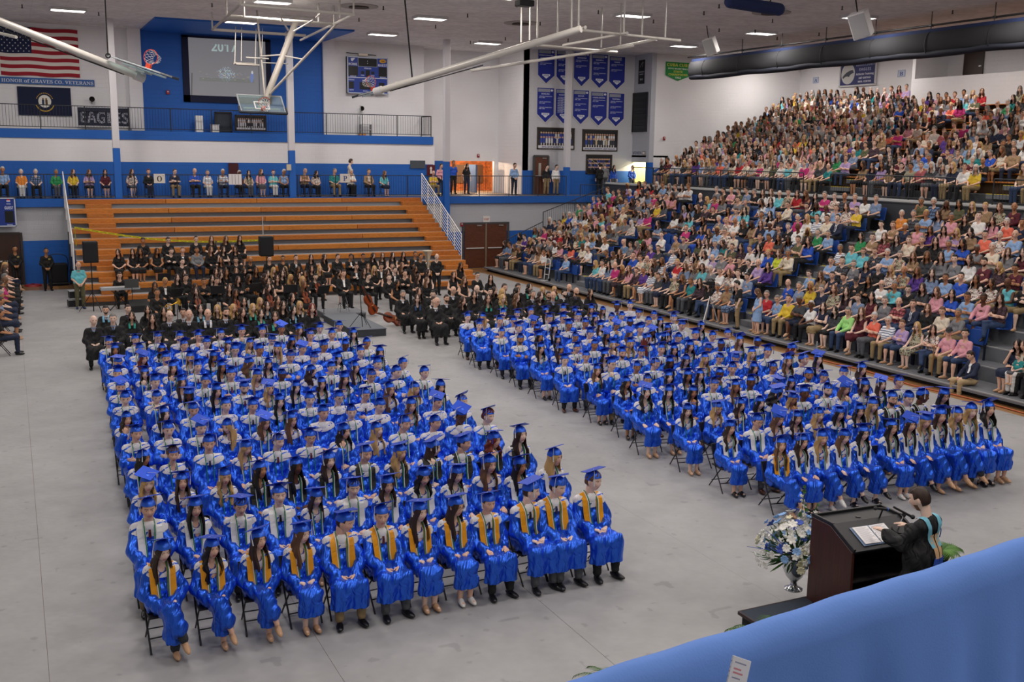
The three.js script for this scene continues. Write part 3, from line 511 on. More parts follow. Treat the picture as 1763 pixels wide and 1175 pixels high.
// ---------------------------------------------------------------- gowns
function gownField(female, pose, legs) {
  const G = [], w = female ? 0.14 : 0.163, dy = DY(legs), u = (p) => [p[0], p[1] + dy, p[2]], up = isUp(legs);
  G.push(cap(u([-0.082, 0.915, -0.035]), u([0.082, 0.915, -0.035]), 0.097, 0.097, 0.06), cap(u([-0.065, 0.72, -0.02]), u([0.065, 0.72, -0.02]), 0.12, 0.12, 0.1));
  G.push(cap(u([0, 1.0, -0.055]), u([-w * 0.9, 0.962, -0.05]), 0.054, 0.058, 0.04), cap(u([0, 1.0, -0.055]), u([w * 0.9, 0.962, -0.05]), 0.054, 0.058, 0.04));
  for (const s of [-1, 1]) {
    const [e, wr] = ARMS[pose](s), sh = [s * w, 0.955, -0.045], cuff = add(e, [wr[0] - e[0], wr[1] - e[1], wr[2] - e[2]], 0.8), drop = pose === 'chin' && s < 0 ? [0, 0, 0] : [0, -0.035, 0];
    G.push(cap(u(sh), u(e), 0.064, 0.074, 0.05), cap(u(add(e, drop, 0.6)), u(cuff), 0.074, 0.058, 0.04), cap(u(add(e, drop)), u(add(cuff, drop, 1.4)), 0.066, 0.062, 0.03));
  }
  const K = [1, -1].map((s) => LEGS[legs](s));
  if (up) G.push(cap([-0.08, 1.0, -0.02], [0.08, 1.0, -0.02], 0.15, 0.15, 0.1), cap([0, 1.0, -0.02], [0, 0.3, 0], 0.18, 0.22, 0.1), cap([-0.1, 0.6, 0], [0.1, 0.6, 0], 0.17, 0.17, 0.1));
  else {
    G.push(cap([-0.09, 0.56, -0.03], [0.09, 0.56, -0.03], 0.13, 0.13, 0.08));
    for (const [h, k, a] of K) { const fall = add(k, [a[0] - k[0], a[1] - k[1], a[2] - k[2]], 0.62); G.push(cap(h, k, 0.112, 0.086, 0.06), cap(add(k, [0, -0.01, 0.01]), add(fall, [0, 0, 0.005]), 0.09, 0.105, 0.05)); }
    const [ka, kb] = [K[0][1], K[1][1]], m = [(ka[0] + kb[0]) / 2, Math.min(ka[1], kb[1]), ka[2] - 0.02];
    G.push(cap([0, 0.54, 0.05], [m[0], m[1] - 0.02, m[2]], 0.115, 0.07, 0.08), cap([m[0], m[1] - 0.05, m[2] - 0.02], [m[0], 0.26, m[2] - 0.02], 0.07, 0.1, 0.08));
  }
  const f = field(G), hem = up ? 0.22 : legs === 'crossed' ? 0.2 : 0.245, cutA = field([cap(u([0, 0.99, 0.045]), u([0, 1.25, 0.06]), 0.05, 0.1), cap(u([0, 0.93, 0.11]), u([0, 1.05, 0.09]), 0.012, 0.055, 0.03)]);
  const chest = 0.9 + dy;
  const fold = (x, y, z) => {     // hanging folds of satin
    const a = y < chest - 0.02 ? ss(chest - 0.02, chest - 0.12, y) * (up ? 1 : ss(0.58, 0.68, y)) : 0, lowSkirt = up ? ss(1.0, 0.5, y) : ss(0.56, 0.42, y);
    return a * 0.0055 * Math.sin(x * 78 + 0.8 * Math.sin(y * 9)) + 0.01 * lowSkirt * Math.sin(x * 52 + z * 40 + 0.7 * Math.sin(y * 8)) + 0.006 * Math.sin(x * 17 - y * 24 + z * 33 + 1.5 * Math.sin(z * 9 + x * 12));
  };
  return { G, f, shape: (x, y, z) => Math.max(f(x, y, z) + fold(x, y, z), hem - y, -cutA(x, y, z)), cut: cutA, dy };
}
const gownCells = { hi: 0.021, mid: 0.036, low: 0.05 };
const gownOf = (female, pose, legs) => memo(['gf', female, pose, legs].join(), () => gownField(female, pose, legs));
function gownGeo(female, pose, legs, lod) { return memo(['gown', female, pose, legs, lod].join(), () => { const q = gownOf(female, pose, legs); return netsOf(q.G, gownCells[lod], q.shape); }); }
function yokeGeo(female, pose, legs, lod, bottom) {
  return memo(['yoke', female, pose, legs, lod, bottom].join(), () => {
    const q = gownOf(female, pose, legs), r = 0.19, c = lod === 'hi' ? 0.0165 : 0.024;
    const f = (x, y, z) => { const y0 = y - q.dy; const reg = Math.max(Math.hypot(x * 0.93, z + 0.03) - r - 0.03, bottom + 0.6 * x * x * 2 - y0); return Math.max(q.f(x, y, z) - 0.005, reg, -q.cut(x, y, z), -(q.f(x, y, z) + 0.02)); };
    return nets(f, [-0.34, bottom + q.dy - 0.04, -0.3], [0.34, 1.12 + q.dy, 0.24], c);
  });
}
const surfZ = (q, x, y, off) => { for (let z = 0.5; z > -0.2; z -= 0.006) if (q.f(x, y, z) < off) return z; return -0.05; };
const surfY = (q, x, z, off) => { for (let y = 1.2 + q.dy; y > 0.8; y -= 0.005) if (q.f(x, y, z) < off) return y; return 0.95 + q.dy; };
function drapePath(q, x0, x1, yEnd, off) {   // from behind the neck over a shoulder and down the front
  const pts = [[x0 * 0.75, surfY(q, x0 * 0.75, -0.1, off), -0.1], [x0 * 0.95, surfY(q, x0 * 0.95, -0.045, off), -0.045]];
  for (let k = 0; k <= 6; k++) { const t = k / 6, y = lerp(0.985, yEnd, t) + q.dy, x = lerp(x0, x1, Math.min(1, t * 1.3)); pts.push([x, y, Math.min(surfZ(q, x, y, off), k > 1 ? pts[pts.length - 1][2] + 0.022 : 9)]); }
  return pts;
}
function ribbon(A, B, th) {
  const P = [], I = [], n = A.length; for (let i = 0; i < n; i++) { P.push(...A[i], ...B[i], A[i][0], A[i][1], A[i][2] + th, B[i][0], B[i][1], B[i][2] + th); }
  for (let i = 0; i + 1 < n; i++) { const o = 4 * i, q = o + 4; for (const [a, b] of [[2, 3], [1, 0], [0, 2], [3, 1]]) I.push(o + a, o + b, q + b, o + a, q + b, q + a); } const o = 4 * (n - 1); I.push(o, o + 2, o + 3, o, o + 3, o + 1);
  let g = new THREE.BufferGeometry(); g.setAttribute('position', new THREE.BufferAttribute(new Float32Array(P), 3)); g.setIndex(I); g = g.toNonIndexed(); g.computeVertexNormals(); g.setAttribute('uv', new THREE.BufferAttribute(new Float32Array(g.attributes.position.count * 2), 2)); return g;
}
function stoleGeo(female, pose, legs, wide, yEnd) {      // one band round the neck with both ends hanging in front
  return memo(['stole', female, pose, legs, wide, yEnd].join(), () => { const q = gownOf(female, pose, legs), inn = [], out = []; for (const s of [-1, 1]) { const A = drapePath(q, s * 0.05, s * 0.042, yEnd, 0.016), B = drapePath(q, s * (0.05 + wide * 0.95), s * (0.042 + wide), yEnd, 0.016); if (s < 0) { inn.push(...A.reverse(), [0, 1.03 + q.dy, -0.115]); out.push(...B.reverse(), [0, 0.985 + q.dy, -0.16]); } else { inn.push(...A); out.push(...B); } } return ribbon(out, inn, 0.006); });
}
function cordGeo(female, pose, legs, off) {
  return memo(['cord', female, pose, legs, off].join(), () => { const q = gownOf(female, pose, legs), p = (s) => drapePath(q, s * (0.062 + off), s * (0.05 + off), 0.62, 0.027).map((v) => V(...v)); return tube([...p(-1).reverse(), V(0, 1.02 + q.dy, -0.14), ...p(1)], 0.0068, 26, 4); });
}
function tieGeo(q, key, wide = 0.019, yEnd = 0.86) {
  return memo('tie' + key + wide + yEnd, () => { const A = [], B = []; for (let k = 0; k <= 4; k++) { const y = lerp(1.0, yEnd, k / 4) + q.dy, w = lerp(wide * 0.6, wide, k / 4), z = Math.min(surfZ(q, 0, y, 0.014), 0.13); A.push([-w, y, z]); B.push([w, y, z]); } return merge([ribbon(B, A, 0.006), rbox(0.034, 0.028, 0.022, 0, 1.012 + q.dy, surfZ(q, 0, 1.0 + q.dy, 0.014) - 0.004, 0.007)]); });
}
// ---------------------------------------------------------------- clothes of the others
function topField(female, pose, legs, sleeve, thick) {
  const G = [], w = female ? 0.14 : 0.163, dy = DY(legs), u = (p) => [p[0], p[1] + dy, p[2]], t = thick;
  G.push(cap(u([-0.095, 0.91, -0.035]), u([0.095, 0.91, -0.035]), 0.092, 0.092, 0.06), cap(u([-0.06 * t, 0.72, -0.015 + 0.03 * (t - 1)]), u([0.06 * t, 0.72, -0.015 + 0.03 * (t - 1)]), 0.115 * t, 0.115 * t, 0.08), cap(u([-0.08, 0.57, -0.02]), u([0.08, 0.57, -0.02]), 0.12 * t, 0.12 * t, 0.06));
  if (female) for (const s of [-1, 1]) G.push(cap(u([s * 0.07, 0.86, 0.035]), u([s * 0.07, 0.85, 0.04]), 0.06, 0.06, 0.05));
  G.push(cap(u([0, 0.99, -0.055]), u([-w * 0.9, 0.965, -0.05]), 0.055, 0.062, 0.04), cap(u([0, 0.99, -0.055]), u([w * 0.9, 0.965, -0.05]), 0.055, 0.062, 0.04));
  if (sleeve) for (const s of [-1, 1]) { const [e, wr] = ARMS[pose](s), sh = [s * w, 0.96, -0.045]; if (sleeve === 1) G.push(cap(u(sh), u(add(sh, [e[0] - sh[0], e[1] - sh[1], e[2] - sh[2]], 0.72)), 0.066 * t, 0.06 * t, 0.03)); else G.push(cap(u(sh), u(e), 0.066 * t, 0.056 * t, 0.03), cap(u(e), u(add(e, [wr[0] - e[0], wr[1] - e[1], wr[2] - e[2]], 0.9)), 0.055 * t, 0.044, 0.03)); }
  const f = field(G), cut = field([cap(u([0, 1.0, 0.03]), u([0, 1.25, 0.05]), 0.045, 0.08)]), hem = (isUp(legs) ? 0.52 : 0.5) + dy;
  return { G, f, shape: (x, y, z) => Math.max(f(x, y, z) + 0.004 * Math.sin(x * 40 + y * 55 + z * 35), -cut(x, y, z), hem - y), dy };
}
const topOf = (...k) => memo(['tf', ...k].join(), () => topField(...k));
function topGeo(female, pose, legs, sleeve, thick, lod) { return memo(['top', female, pose, legs, sleeve, thick, lod].join(), () => { const q = topOf(female, pose, legs, sleeve, thick); return netsOf(q.G, lod === 'hi' ? 0.024 : lod === 'mid' ? 0.034 : 0.048, q.shape); }); }
function bottomGeo(kind, legs, lod, thick) {   // trousers, shorts or skirt
  return memo(['bot', kind, legs, lod, thick].join(), () => {
    const G = [], up = isUp(legs), hipY = up ? 0.97 : 0.55; G.push(cap([-0.08, hipY, -0.025], [0.08, hipY, -0.025], 0.122 * thick, 0.122 * thick, 0.06));
    const reach = kind === 'trousers' ? 0.96 : kind === 'shorts' ? 0.12 : 0.35;
    for (const s of [-1, 1]) { const [h, k, a] = LEGS[legs](s), v = [a[0] - k[0], a[1] - k[1], a[2] - k[2]], end = add(k, v, reach); if (up && kind === 'shorts') { G.push(cap(h, add(k, [0, 0.02, 0]), 0.095, 0.08, 0.04)); continue; } G.push(cap(h, k, 0.097, kind === 'skirt' ? 0.095 : 0.074, 0.04), cap(k, end, kind === 'skirt' ? 0.09 : 0.072, kind === 'skirt' ? 0.1 : 0.056, 0.03)); }
    if (kind === 'skirt') { const a = LEGS[legs](1)[1], b = LEGS[legs](-1)[1]; G.push(cap([0, hipY, 0.05], [(a[0] + b[0]) / 2, Math.min(a[1], b[1]) - 0.02, a[2] - 0.03], 0.1, 0.07, 0.08)); if (up) G.push(cap([0, 0.9, 0], [0, 0.52, 0.01], 0.13, 0.19, 0.1)); }
    const f = field(G), top = hipY + 0.1, cutY = kind === 'skirt' ? (up ? 0.5 : 0.4) : up && kind === 'shorts' ? 0.47 : 0.04; return netsOf(G, lod === 'hi' ? 0.024 : lod === 'mid' ? 0.034 : 0.048, (x, y, z) => Math.max(f(x, y, z) + 0.003 * Math.sin(y * 60 + x * 30 + z * 40), y - top, cutY - y));
  });
}
function shoeGeo(legs, s, heel) {
  return memo(['shoe', legs, s, heel].join(), () => {
    const [, , a, d] = LEGS[legs](s), g = new THREE.SphereGeometry(1, 10, 7).scale(heel ? 0.04 : 0.047, 0.05, heel ? 0.125 : 0.14), p = g.attributes.position;
    for (let i = 0; i < p.count; i++) { const z = p.getZ(i), y = p.getY(i); p.setY(i, Math.max(y * (z > 0.03 ? 0.72 : 1), -0.034)); p.setX(i, p.getX(i) * (1 + 1.2 * z)); }
    g.computeVertexNormals(); g.translate(0, 0, 0.045);
    const parts = [g]; if (heel) parts.push(rod(V(0, -0.03, -0.055), V(0, -0.075, -0.06), 0.014, 6));
    const pitch = Math.max(0, -d[1] - 0.12) + (heel ? 0.15 : 0), q = new THREE.Quaternion().setFromEuler(new THREE.Euler(pitch, Math.atan2(d[0], d[2]), 0, 'YXZ'));
    return merge(parts).applyQuaternion(q).translate(a[0], a[1] - 0.063 + (heel ? 0.02 : 0), a[2]);
  });
}

// ---------------------------------------------------------------- materials of the people
const SKIN = { light: 0xe8bba2, pale: 0xf1cfbc, tan: 0xbd8660, dark: 0x6b432c };
const skinMat = (k) => memo('skin' + k, () => new THREE.MeshStandardMaterial({ color: SKIN[k], roughness: 0.55, vertexColors: true }));
const HAIR = { k: 0x14100e, b: 0x35221a, n: 0x6a4a31, y: 0xc6a066, r: 0x6e2717, w: 0xc9c7c4, g: 0x7d7a77 };
const hairBump = noiseTex(128, (x, y) => L128(x * 2, y * 0.15), 14);
const hairMat = (k) => memo('hair' + k, () => new THREE.MeshStandardMaterial({ color: HAIR[k], roughness: 0.48, side: THREE.DoubleSide }));
const satinBump = noiseTex(256, (x, y) => 0.5 * L32(x + 0.1 * L8(x, y), y * 0.25) + 0.5 * L8(x * 2, y), 1.7);
const SATIN = new THREE.MeshPhysicalMaterial({ color: 0x2f68ea, roughness: 0.3, metalness: 0.72, bumpMap: satinBump, bumpScale: 0.02 });
const CAPBLUE = new THREE.MeshPhysicalMaterial({ color: 0x3770ee, roughness: 0.36, metalness: 0.5 });
const BOARDBLUE = new THREE.MeshStandardMaterial({ color: 0x1d4ac4, roughness: 0.42, metalness: 0.6 });
const YOKE = new THREE.MeshStandardMaterial({ color: 0xe6e4ea, roughness: 0.42, bumpMap: satinBump, bumpScale: 0.008 });
const GOLD = M(0xf0a310, 0.38), WHITESATIN = M(0xeceef0, 0.4), BLACKSATIN = M(0x0e1512, 0.45), CORDG = M(0x138a5c, 0.55), CORDW = M(0xf2f2f0, 0.55), SHIRT = M(0xf3f3f5, 0.6), TASSEL = M(0xd9dce2, 0.5), TASSELB = M(0x173fb4, 0.5);
const SHOEB = M(0x111012, 0.3), SHOEBR = M(0x4a2614, 0.35), SHOET = M(0xc9a07c, 0.5), SHOEW = M(0xe8e6e2, 0.5);
const GLASS = M(0x151313, 0.4);
// ---------------------------------------------------------------- caps
const capBand = memo('capband', () => gridGeo(26, 9, (u, v) => headPoint(u * 2 - 1, Math.max(0.003, v * (Math.abs(u * 2 - 1) < 0.5 ? 0.37 : 0.45)), false, 0.017)));
const board = memo('board', () => rbox(0.242, 0.006, 0.242, 0, 0, 0, 0.002).rotateY(Math.PI / 4));
const button = memo('button', () => new THREE.SphereGeometry(0.011, 8, 5).scale(1, 0.5, 1));
const tasselGeo = (s) => memo('tassel' + s, () => { const a = V(0, 0.006, 0), b = V(s * 0.105, 0.006, 0.06), c = V(s * 0.112, -0.09, 0.066); return merge([rod(a, b, 0.0032, 4), rod(b, c, 0.0034, 4), rod(c, c.clone().add(V(0, -0.08, 0.004)), 0.006, 5, 0.009)]); });
function addCap(parent, yaw, pitch, lod, dy = 0) {
  const c = mesh('cap', capBand, CAPBLUE, parent), tilt = rr(-0.48, -0.2), roll = rr(-0.12, 0.12), low = rnd() < 0.1;
  c.applyMatrix4(new THREE.Matrix4().makeTranslation(0, dy, 0).multiply(headMatrix(yaw, pitch)).multiply(new THREE.Matrix4().makeRotationX(-0.1)));
  const b = mesh('board', board, BOARDBLUE, c); b.position.set(0, 0.139, -0.012); b.rotation.set(low ? 0.35 : tilt, rr(-0.22, 0.22), roll);
  mesh('button', button, CAPBLUE, b).position.set(0, 0.006, 0);
  const t = mesh('tassel', tasselGeo(rnd() < 0.7 ? -1 : 1), rnd() < 0.8 ? TASSEL : TASSELB, b); t.rotation.x = low ? -0.35 : -tilt;
  return c;
}
// ---------------------------------------------------------------- folding chairs
const chairParts = memo('chair', () => {
  const fr = []; for (const s of [-1, 1]) fr.push(tube([V(s * 0.2, 0.0, 0.24), V(s * 0.205, 0.43, -0.06), V(s * 0.2, 0.8, -0.27)], 0.0125, 8, 6));
  return { seat: rbox(0.4, 0.03, 0.4, 0, 0.435, -0.02, 0.012), back: rbox(0.4, 0.2, 0.018, 0, 0.71, -0.235, 0.008).applyMatrix4(new THREE.Matrix4().makeTranslation(0, 0.71, -0.235).multiply(new THREE.Matrix4().makeRotationX(-0.25)).multiply(new THREE.Matrix4().makeTranslation(0, -0.71, 0.235))), front: fr, rear: [-1, 1].map((s) => rod(V(s * 0.18, 0.43, 0.1), V(s * 0.18, 0, -0.3), 0.0115, 6)), bars: [rod(V(-0.2, 0.16, 0.13), V(0.2, 0.16, 0.13), 0.009, 5), rod(V(-0.18, 0.13, -0.22), V(0.18, 0.13, -0.22), 0.009, 5)] };
});
const CHAIRM = M(0x1a1a1c, 0.45), CHAIRS = M(0x2a2420, 0.7);
function foldingChair(label, p, turn, group) {
  const c = thing('folding_chair', label, 'chair', p, turn, group);
  mesh('seat', chairParts.seat, CHAIRS, c); mesh('backrest', chairParts.back, CHAIRM, c);
  for (const g of chairParts.front) mesh('front_leg', g, CHAIRM, c); for (const g of chairParts.rear) mesh('rear_leg', g, CHAIRM, c); for (const g of chairParts.bars) mesh('crossbar', g, CHAIRM, c);
  return c;
}
// ---------------------------------------------------------------- hair by sex and length
function addHair(parent, o, lod, dy = 0) {
  if (o.bald) return;
  const geo = o.hairGeo ?? (o.female && !o.shortHair ? longHair(lod, o.len ?? 0.2, o.wave ?? 0.006, o.wide ?? 1, !!o.capped) : shortHair(lod, o.fullHair ?? 0.01, o.curly ?? 0));
  const h = mesh('hair', geo, hairMat(o.hair), parent); h.applyMatrix4(new THREE.Matrix4().makeTranslation(0, dy, 0).multiply(headMatrix(o.yaw, o.pitch))); return h;
}
const shirtGeo = new THREE.SphereGeometry(1, 12, 8).scale(0.078, 0.09, 0.06).translate(0, 0.985, 0.012), collarGeo = new THREE.CylinderGeometry(0.061, 0.072, 0.035, 14, 1, true).rotateX(0.22).translate(0, 1.045, -0.012);
const hairWord = { k: 'black', b: 'dark brown', n: 'light brown', y: 'blonde', r: 'red', w: 'white', g: 'grey' };
const ordinal = (n) => ['', 'first', 'second', 'third', 'fourth', 'fifth', 'sixth', 'seventh', 'eighth', 'ninth', 'tenth', 'eleventh', 'twelfth', 'thirteenth'][n] ?? n + 'th';
const bin = (a, step, lim) => clamp(Math.round(a / step) * step, -lim, lim);
function graduate(o, label, p, turn, scale) {
  const g = thing('graduate_person', label, 'person', p, turn, 'graduates in blue gowns');
  g.scale.setScalar(scale);
  const { female, pose, legs, lod, yaw, pitch } = o;
  mesh('body', bodyGeo({ female, pose, legs, lod, yaw, pitch, bare: o.bare }), skinMat(o.skin), g);
  mesh('gown', gownGeo(female, pose, legs, lod), SATIN, g);
  mesh('yoke', yokeGeo(female, pose, legs, lod, o.yokeLow), YOKE, g);
  if (!female) { mesh('shirt', shirtGeo, SHIRT, g); mesh('collar', collarGeo, M(o.shirtColor ?? 0xf3f3f5, 0.6, { side: THREE.DoubleSide }), g); if (o.tie) mesh('tie', tieGeo(gownOf(female, pose, legs), [female, pose, legs].join()), M(o.tie, 0.5), g); }
  addHair(g, o, lod);
  addCap(g, yaw, pitch, lod);
  if (o.beard) mesh('beard', beardGeo(lod), hairMat(o.hair), g).applyMatrix4(headMatrix(yaw, pitch));
  if (o.glasses) mesh('eyeglasses', glassesGeo(), GLASS, g).applyMatrix4(headMatrix(yaw, pitch));
  if (o.stole) mesh('stole', stoleGeo(female, pose, legs, 0.11, 0.62), o.stole === 'gold' ? GOLD : o.stole === 'white' ? WHITESATIN : BLACKSATIN, g);
  if (o.cords > 0) mesh('cord', cordGeo(female, pose, legs, 0), CORDG, g);
  if (o.cords > 1) mesh('cord', cordGeo(female, pose, legs, 0.018), CORDW, g);
  if (!o.bare) mesh('trousers', bottomGeo('trousers', legs, lod, 1), M(o.trousers, 0.75), g);
  for (const s of [-1, 1]) mesh('shoe', shoeGeo(legs, s, o.heel), o.shoe, g);
  return g;
}
const ROWS_LEFT = [
  [-12.55, '136fb124 195fk115 252fb118 306fnr119 360mbR127 415mb128 467fb126 519fbg126 569mb124 632mbR132 674mbr142 734mnr141'],
  [-13.95, '138mb131 198fk124 258mb119 312mn125 364fb116 419mb123 471fb121 526fk128 579fb125 633fn133 685fkt124 745fyr131'],
  [-15.35, '152fy122 201fb116 262fy118 314fktr121 370fkd120 422fb123 481mn129 537fyr124 594fbR125 648mbR127 704frr127 755fb130'],
  [-16.85, '160fktR111 208fns118 265mn130 322fyr115 376mn121 432mbg122 489fkr127 549fyr122 599mbr129 657mnr125 708mkdg134 761mrs127'],
  [-18.20, '166mb123 219mb124 273mn122 324fyL121 383fng120 432fng119 491mb128 546mb124 599mb132 663fn126 714mbr127 768mnr122'],
  [-19.50, '163fb118 228fkr119 281mb125 340mn125 390mn120 442fk125 501mb123 558mng121 612mkg122 664fng128 716fyr126 774fk127'],
  [-20.90, '175mb125 233mn122 294fkd122 347fk123 402mbB127 452fy118 507fk114 563fb121 612fbT127 671mng130 726mnr132 791mbr126'],
  [-22.20, '178mb119 245mn124 298fb118 346mb114 401mb128 455fy122 510mkdT119 572fbR121 620mb125 675fb120 727mb126 787mbr122'],
  [-23.50, '185mb119 240fb111 298fb123 351mn122 404fkt117 461fnR123 508fb114 560mn132 615mn124 675fk118 729mb129 777fk126'],
  [-24.90, '196mnD121 250fr123 301mb118 357fy118 409fkt113 461mng128 518mkt125 565fyl126 623mbr120 678mkt123 733mkd122 788mkt124'],
  [-26.25, '203fkt122 257mb122 311fbt115 363mb122 417mn127 470fn117 523fy115 579mkD126 629fkt117 680my128 738mn126 797fk125'],
  [-27.60, '199mb119 262mb121 316mng125 371mb121 419mb118 476mn122 530mn127 585mb122 636mbt127 684fn119 742mb123 796mn126'],
];
const ROWS_RIGHT = [
  [-13.45, '1159fn115 1203fb119 1247fy121 1297fn119 1344fkg120 1412fkg122 1457fb124 1494fy128 1533fb133 1573fy131 1611fy139 1658fk133'],
  [-14.72, '1147fb118 1208mng123 1255fn126 1302fb121 1352fy122 1405fk121 1457fk120 1489fy128 1539mbBg137 1581mn138 1617mkdr137 1681fkg132'],
  [-16.10, '1152fb119 1220fyg109 1276fb112 1325fk109 1361fkR133 1409fyt119 1440mkd125 1500mbB128 1546fn129 1602fb130 1649fb127 1699mn128'],
  [-17.40, '1140fk126 1196fk122 1257fkt117 1309mn128 1367fnt118 1407mkd124 1474mnD120 1516fb116 1565mktB129 1609mb122 1667mb127 1718fb130'],
  [-18.70, '1173fkt112 1229mbg119 1285fk119 1335fkt119 1368fb114 1421mkd113 1458mb126 1517fk123 1574mbt119 1617fn131 1661mnr131 1709fk129'],
  [-20.02, '1178fn116 1216mbg128 1285mbt113 1332mnr122 1375fkd121 1421fbg125 1476fy122 1519mb122 1569mnD121 1617fy125 1665mb127 1736fr130'],
  [-21.35, '1167mb118 1226mn122 1277fk120 1327mbB122 1381mb123 1440mk124 1480fkg120 1527fb127 1581mbtD121 1624mkd124 1682fn130 1740mkd123'],
  [-22.65, '1168fk124 1222fbt114 1272mb115 1323mbt122 1380fy118 1431fy115 1479fr128 1537fkr128 1579mn125 1635mn129 1692mbT121 1742mb124'],
  [-24.00, '1178mktB124 1233fkt125 1289fk115 1341mbt118 1386mn127 1439fkt117 1510fn113 1548mb126 1587fkd116 1637fbt123 1684mb132 1751fk124'],
  [-25.30, '1184mn120 1237mn128 1293mkd121 1347fk121 1393mkt128 1446mbt130 1496fbg114 1548mkt118 1595mkd125 1658mb124 1699fk121 1747mn129'],
  [-26.65, '1178mk118 1241mb127 1287mnT124 1350mbt118 1402mn127 1448mb125 1500mn127 1555fk117 1614mbB120 1649mb121 1710mb126 1765mb118'],
  [-28.05, '1201mb119 1254fyL115 1318mb124 1364mn123 1411mn125 1463fk123 1524mbB127 1565fb118 1625fn122 1665fn115 1719mkd125 1768mn127'],
];
const PODIUM = V(9.7, 1.5, -8.8);
function seatBlock(rows, left) {
  rows.forEach(([z, text], r) => {
    const toks = text.match(/\d+[a-zA-Z]+\d+/g);
    toks.forEach((tk, i) => {
      const [, xs, c, hs] = tk.match(/(\d+)([a-zA-Z]+)(\d+)/), x = +xs / 100, faceY = +hs / 100, female = c[0] === 'f', fl = c.slice(1);
      const edge = left ? i === 0 || i === toks.length - 1 : i < 2, lod = r < 2 || (r < 4 && left) || (edge && r < 6) ? 'hi' : 'mid';
      const skin = fl.includes('d') ? 'dark' : fl.includes('t') ? 'tan' : rnd() < 0.35 ? 'pale' : 'light';
      const pose = female ? pick(['lap', 'lap', 'lap', 'thigh', r > 1 ? 'chin' : 'lap']) : pick(['clasp', 'clasp', 'lap', 'thigh', r > 0 ? 'fold' : 'clasp', r > 3 ? 'chin' : 'clasp']);
      const showLegs = r === 0 || edge, legs = female ? (showLegs && rnd() < 0.6 ? 'crossed' : 'together') : 'flat';
      const turn = rr(-0.1, 0.1) + (left ? 0.02 : -0.12), aim = Math.atan2(PODIUM.x - x, PODIUM.z - z), look = fl.includes('R') ? 0.8 : fl.includes('L') ? -0.75 : fl.includes('r') ? 0.4 : fl.includes('l') ? -0.4 : clamp(aim * 0.55, -0.4, 0.12) + rr(-0.2, 0.2);
      const yaw = bin(look - turn, 0.2, 0.8), pitch = fl.includes('D') ? 0.4 : pick([0, 0.12, 0.12, 0.24]);
      const stole = left ? (r === 0 ? 'gold' : r === 1 ? (i % 5 === 4 ? null : 'white') : r === 2 ? (i >= 3 ? 'black' : null) : null) : r === 0 ? (i === 0 ? 'gold' : 'white') : r === 1 ? (i >= 8 ? 'black' : i < 2 ? 'white' : null) : null;
      const hair = /[kbnyr]/.exec(fl)?.[0] ?? 'b';
      const o = { capped: true, female, pose, legs, lod, yaw, pitch, skin, stole, hair, bare: female && rnd() < 0.86, glasses: fl.includes('g'), beard: fl.includes('B'), cords: stole ? 2 : pick([0, 0, 1, 1, 2, 2]), yokeLow: pick([0.865, 0.885]), heel: female, shoe: female ? pick([SHOET, SHOET, SHOEB, SHOEW]) : pick([SHOEB, SHOEB, SHOEBR]), trousers: female ? 0x2c2f36 : pick([0x15161a, 0x15161a, 0x1c2130, 0x8a7655, 0x4b4f55]), tie: rnd() < 0.65 ? pick([0x11131f, 0x1a2350, 0x101010, 0x5a1524]) : 0, shirtColor: pick([0xf3f3f5, 0xf3f3f5, 0xf3f3f5, 0x23304f, 0xd9a6a6, 0x8fb3d9]), len: pick([0.16, 0.22, 0.27, 0.27]), wave: pick([0, 0.004, 0.009]), wide: pick([0.8, 1, 1.1]), shortHair: fl.includes('s'), fullHair: pick([0.008, 0.011, 0.016]) };
      if (o.shortHair) o.fullHair = 0.03;
      const scale = clamp(faceY / 1.245, 0.94, 1.085), side = left ? 'left' : 'right';
      const seat = `row ${r + 1} seat ${i + 1}, ${side} block`;
      const label = `${female ? 'graduate with ' + (o.shortHair ? 'short ' : 'long ') : 'graduate with cropped '}${hairWord[hair]} hair${stole ? ' and ' + stole + ' stole' : o.beard ? ' and beard' : ''}, ${seat}`;
      const py = 0.008;
      graduate(o, label, [x, py, z], turn, scale);
      if (r < 2 || edge || (left && i > 9)) foldingChair(`black metal folding chair under the graduate in ${seat}`, [x, py, z], turn, 'folding chairs in the graduate blocks');
    });
  });
}

// ---------------------------------------------------------------- everybody else
const patTex = {
  stripe: canvasTex(64, 64, (c) => { c.fillStyle = '#fff'; c.fillRect(0, 0, 64, 64); c.fillStyle = '#5a6f96'; for (let y = 0; y < 64; y += 16) c.fillRect(0, y, 64, 5); }, [4, 4]),
  plaid: canvasTex(64, 64, (c) => { c.fillStyle = '#fff'; c.fillRect(0, 0, 64, 64); c.fillStyle = 'rgba(60,40,50,0.55)'; for (let y = 0; y < 64; y += 32) { c.fillRect(0, y, 64, 12); c.fillRect(y, 0, 12, 64); } c.fillStyle = 'rgba(20,20,40,0.6)'; for (let y = 22; y < 64; y += 32) { c.fillRect(0, y, 64, 2); c.fillRect(y, 0, 2, 64); } }, [5, 5]),
  floral: canvasTex(128, 128, (c) => { c.fillStyle = '#fff'; c.fillRect(0, 0, 128, 128); const k = ['#8a4a5a', '#3d5a7a', '#5d7a4a', '#b77a6a']; for (let i = 0; i < 60; i++) { c.fillStyle = k[i % 4]; c.beginPath(); c.ellipse(rnd() * 128, rnd() * 128, 4 + rnd() * 6, 3 + rnd() * 4, rnd() * 3, 0, 7); c.fill(); } }, [3, 3]),
};
const fabric = (hex, pat) => memo('fab' + hex + pat, () => new THREE.MeshStandardMaterial({ color: hex, roughness: 0.8, ...(pat ? { map: patTex[pat] } : {}) }));
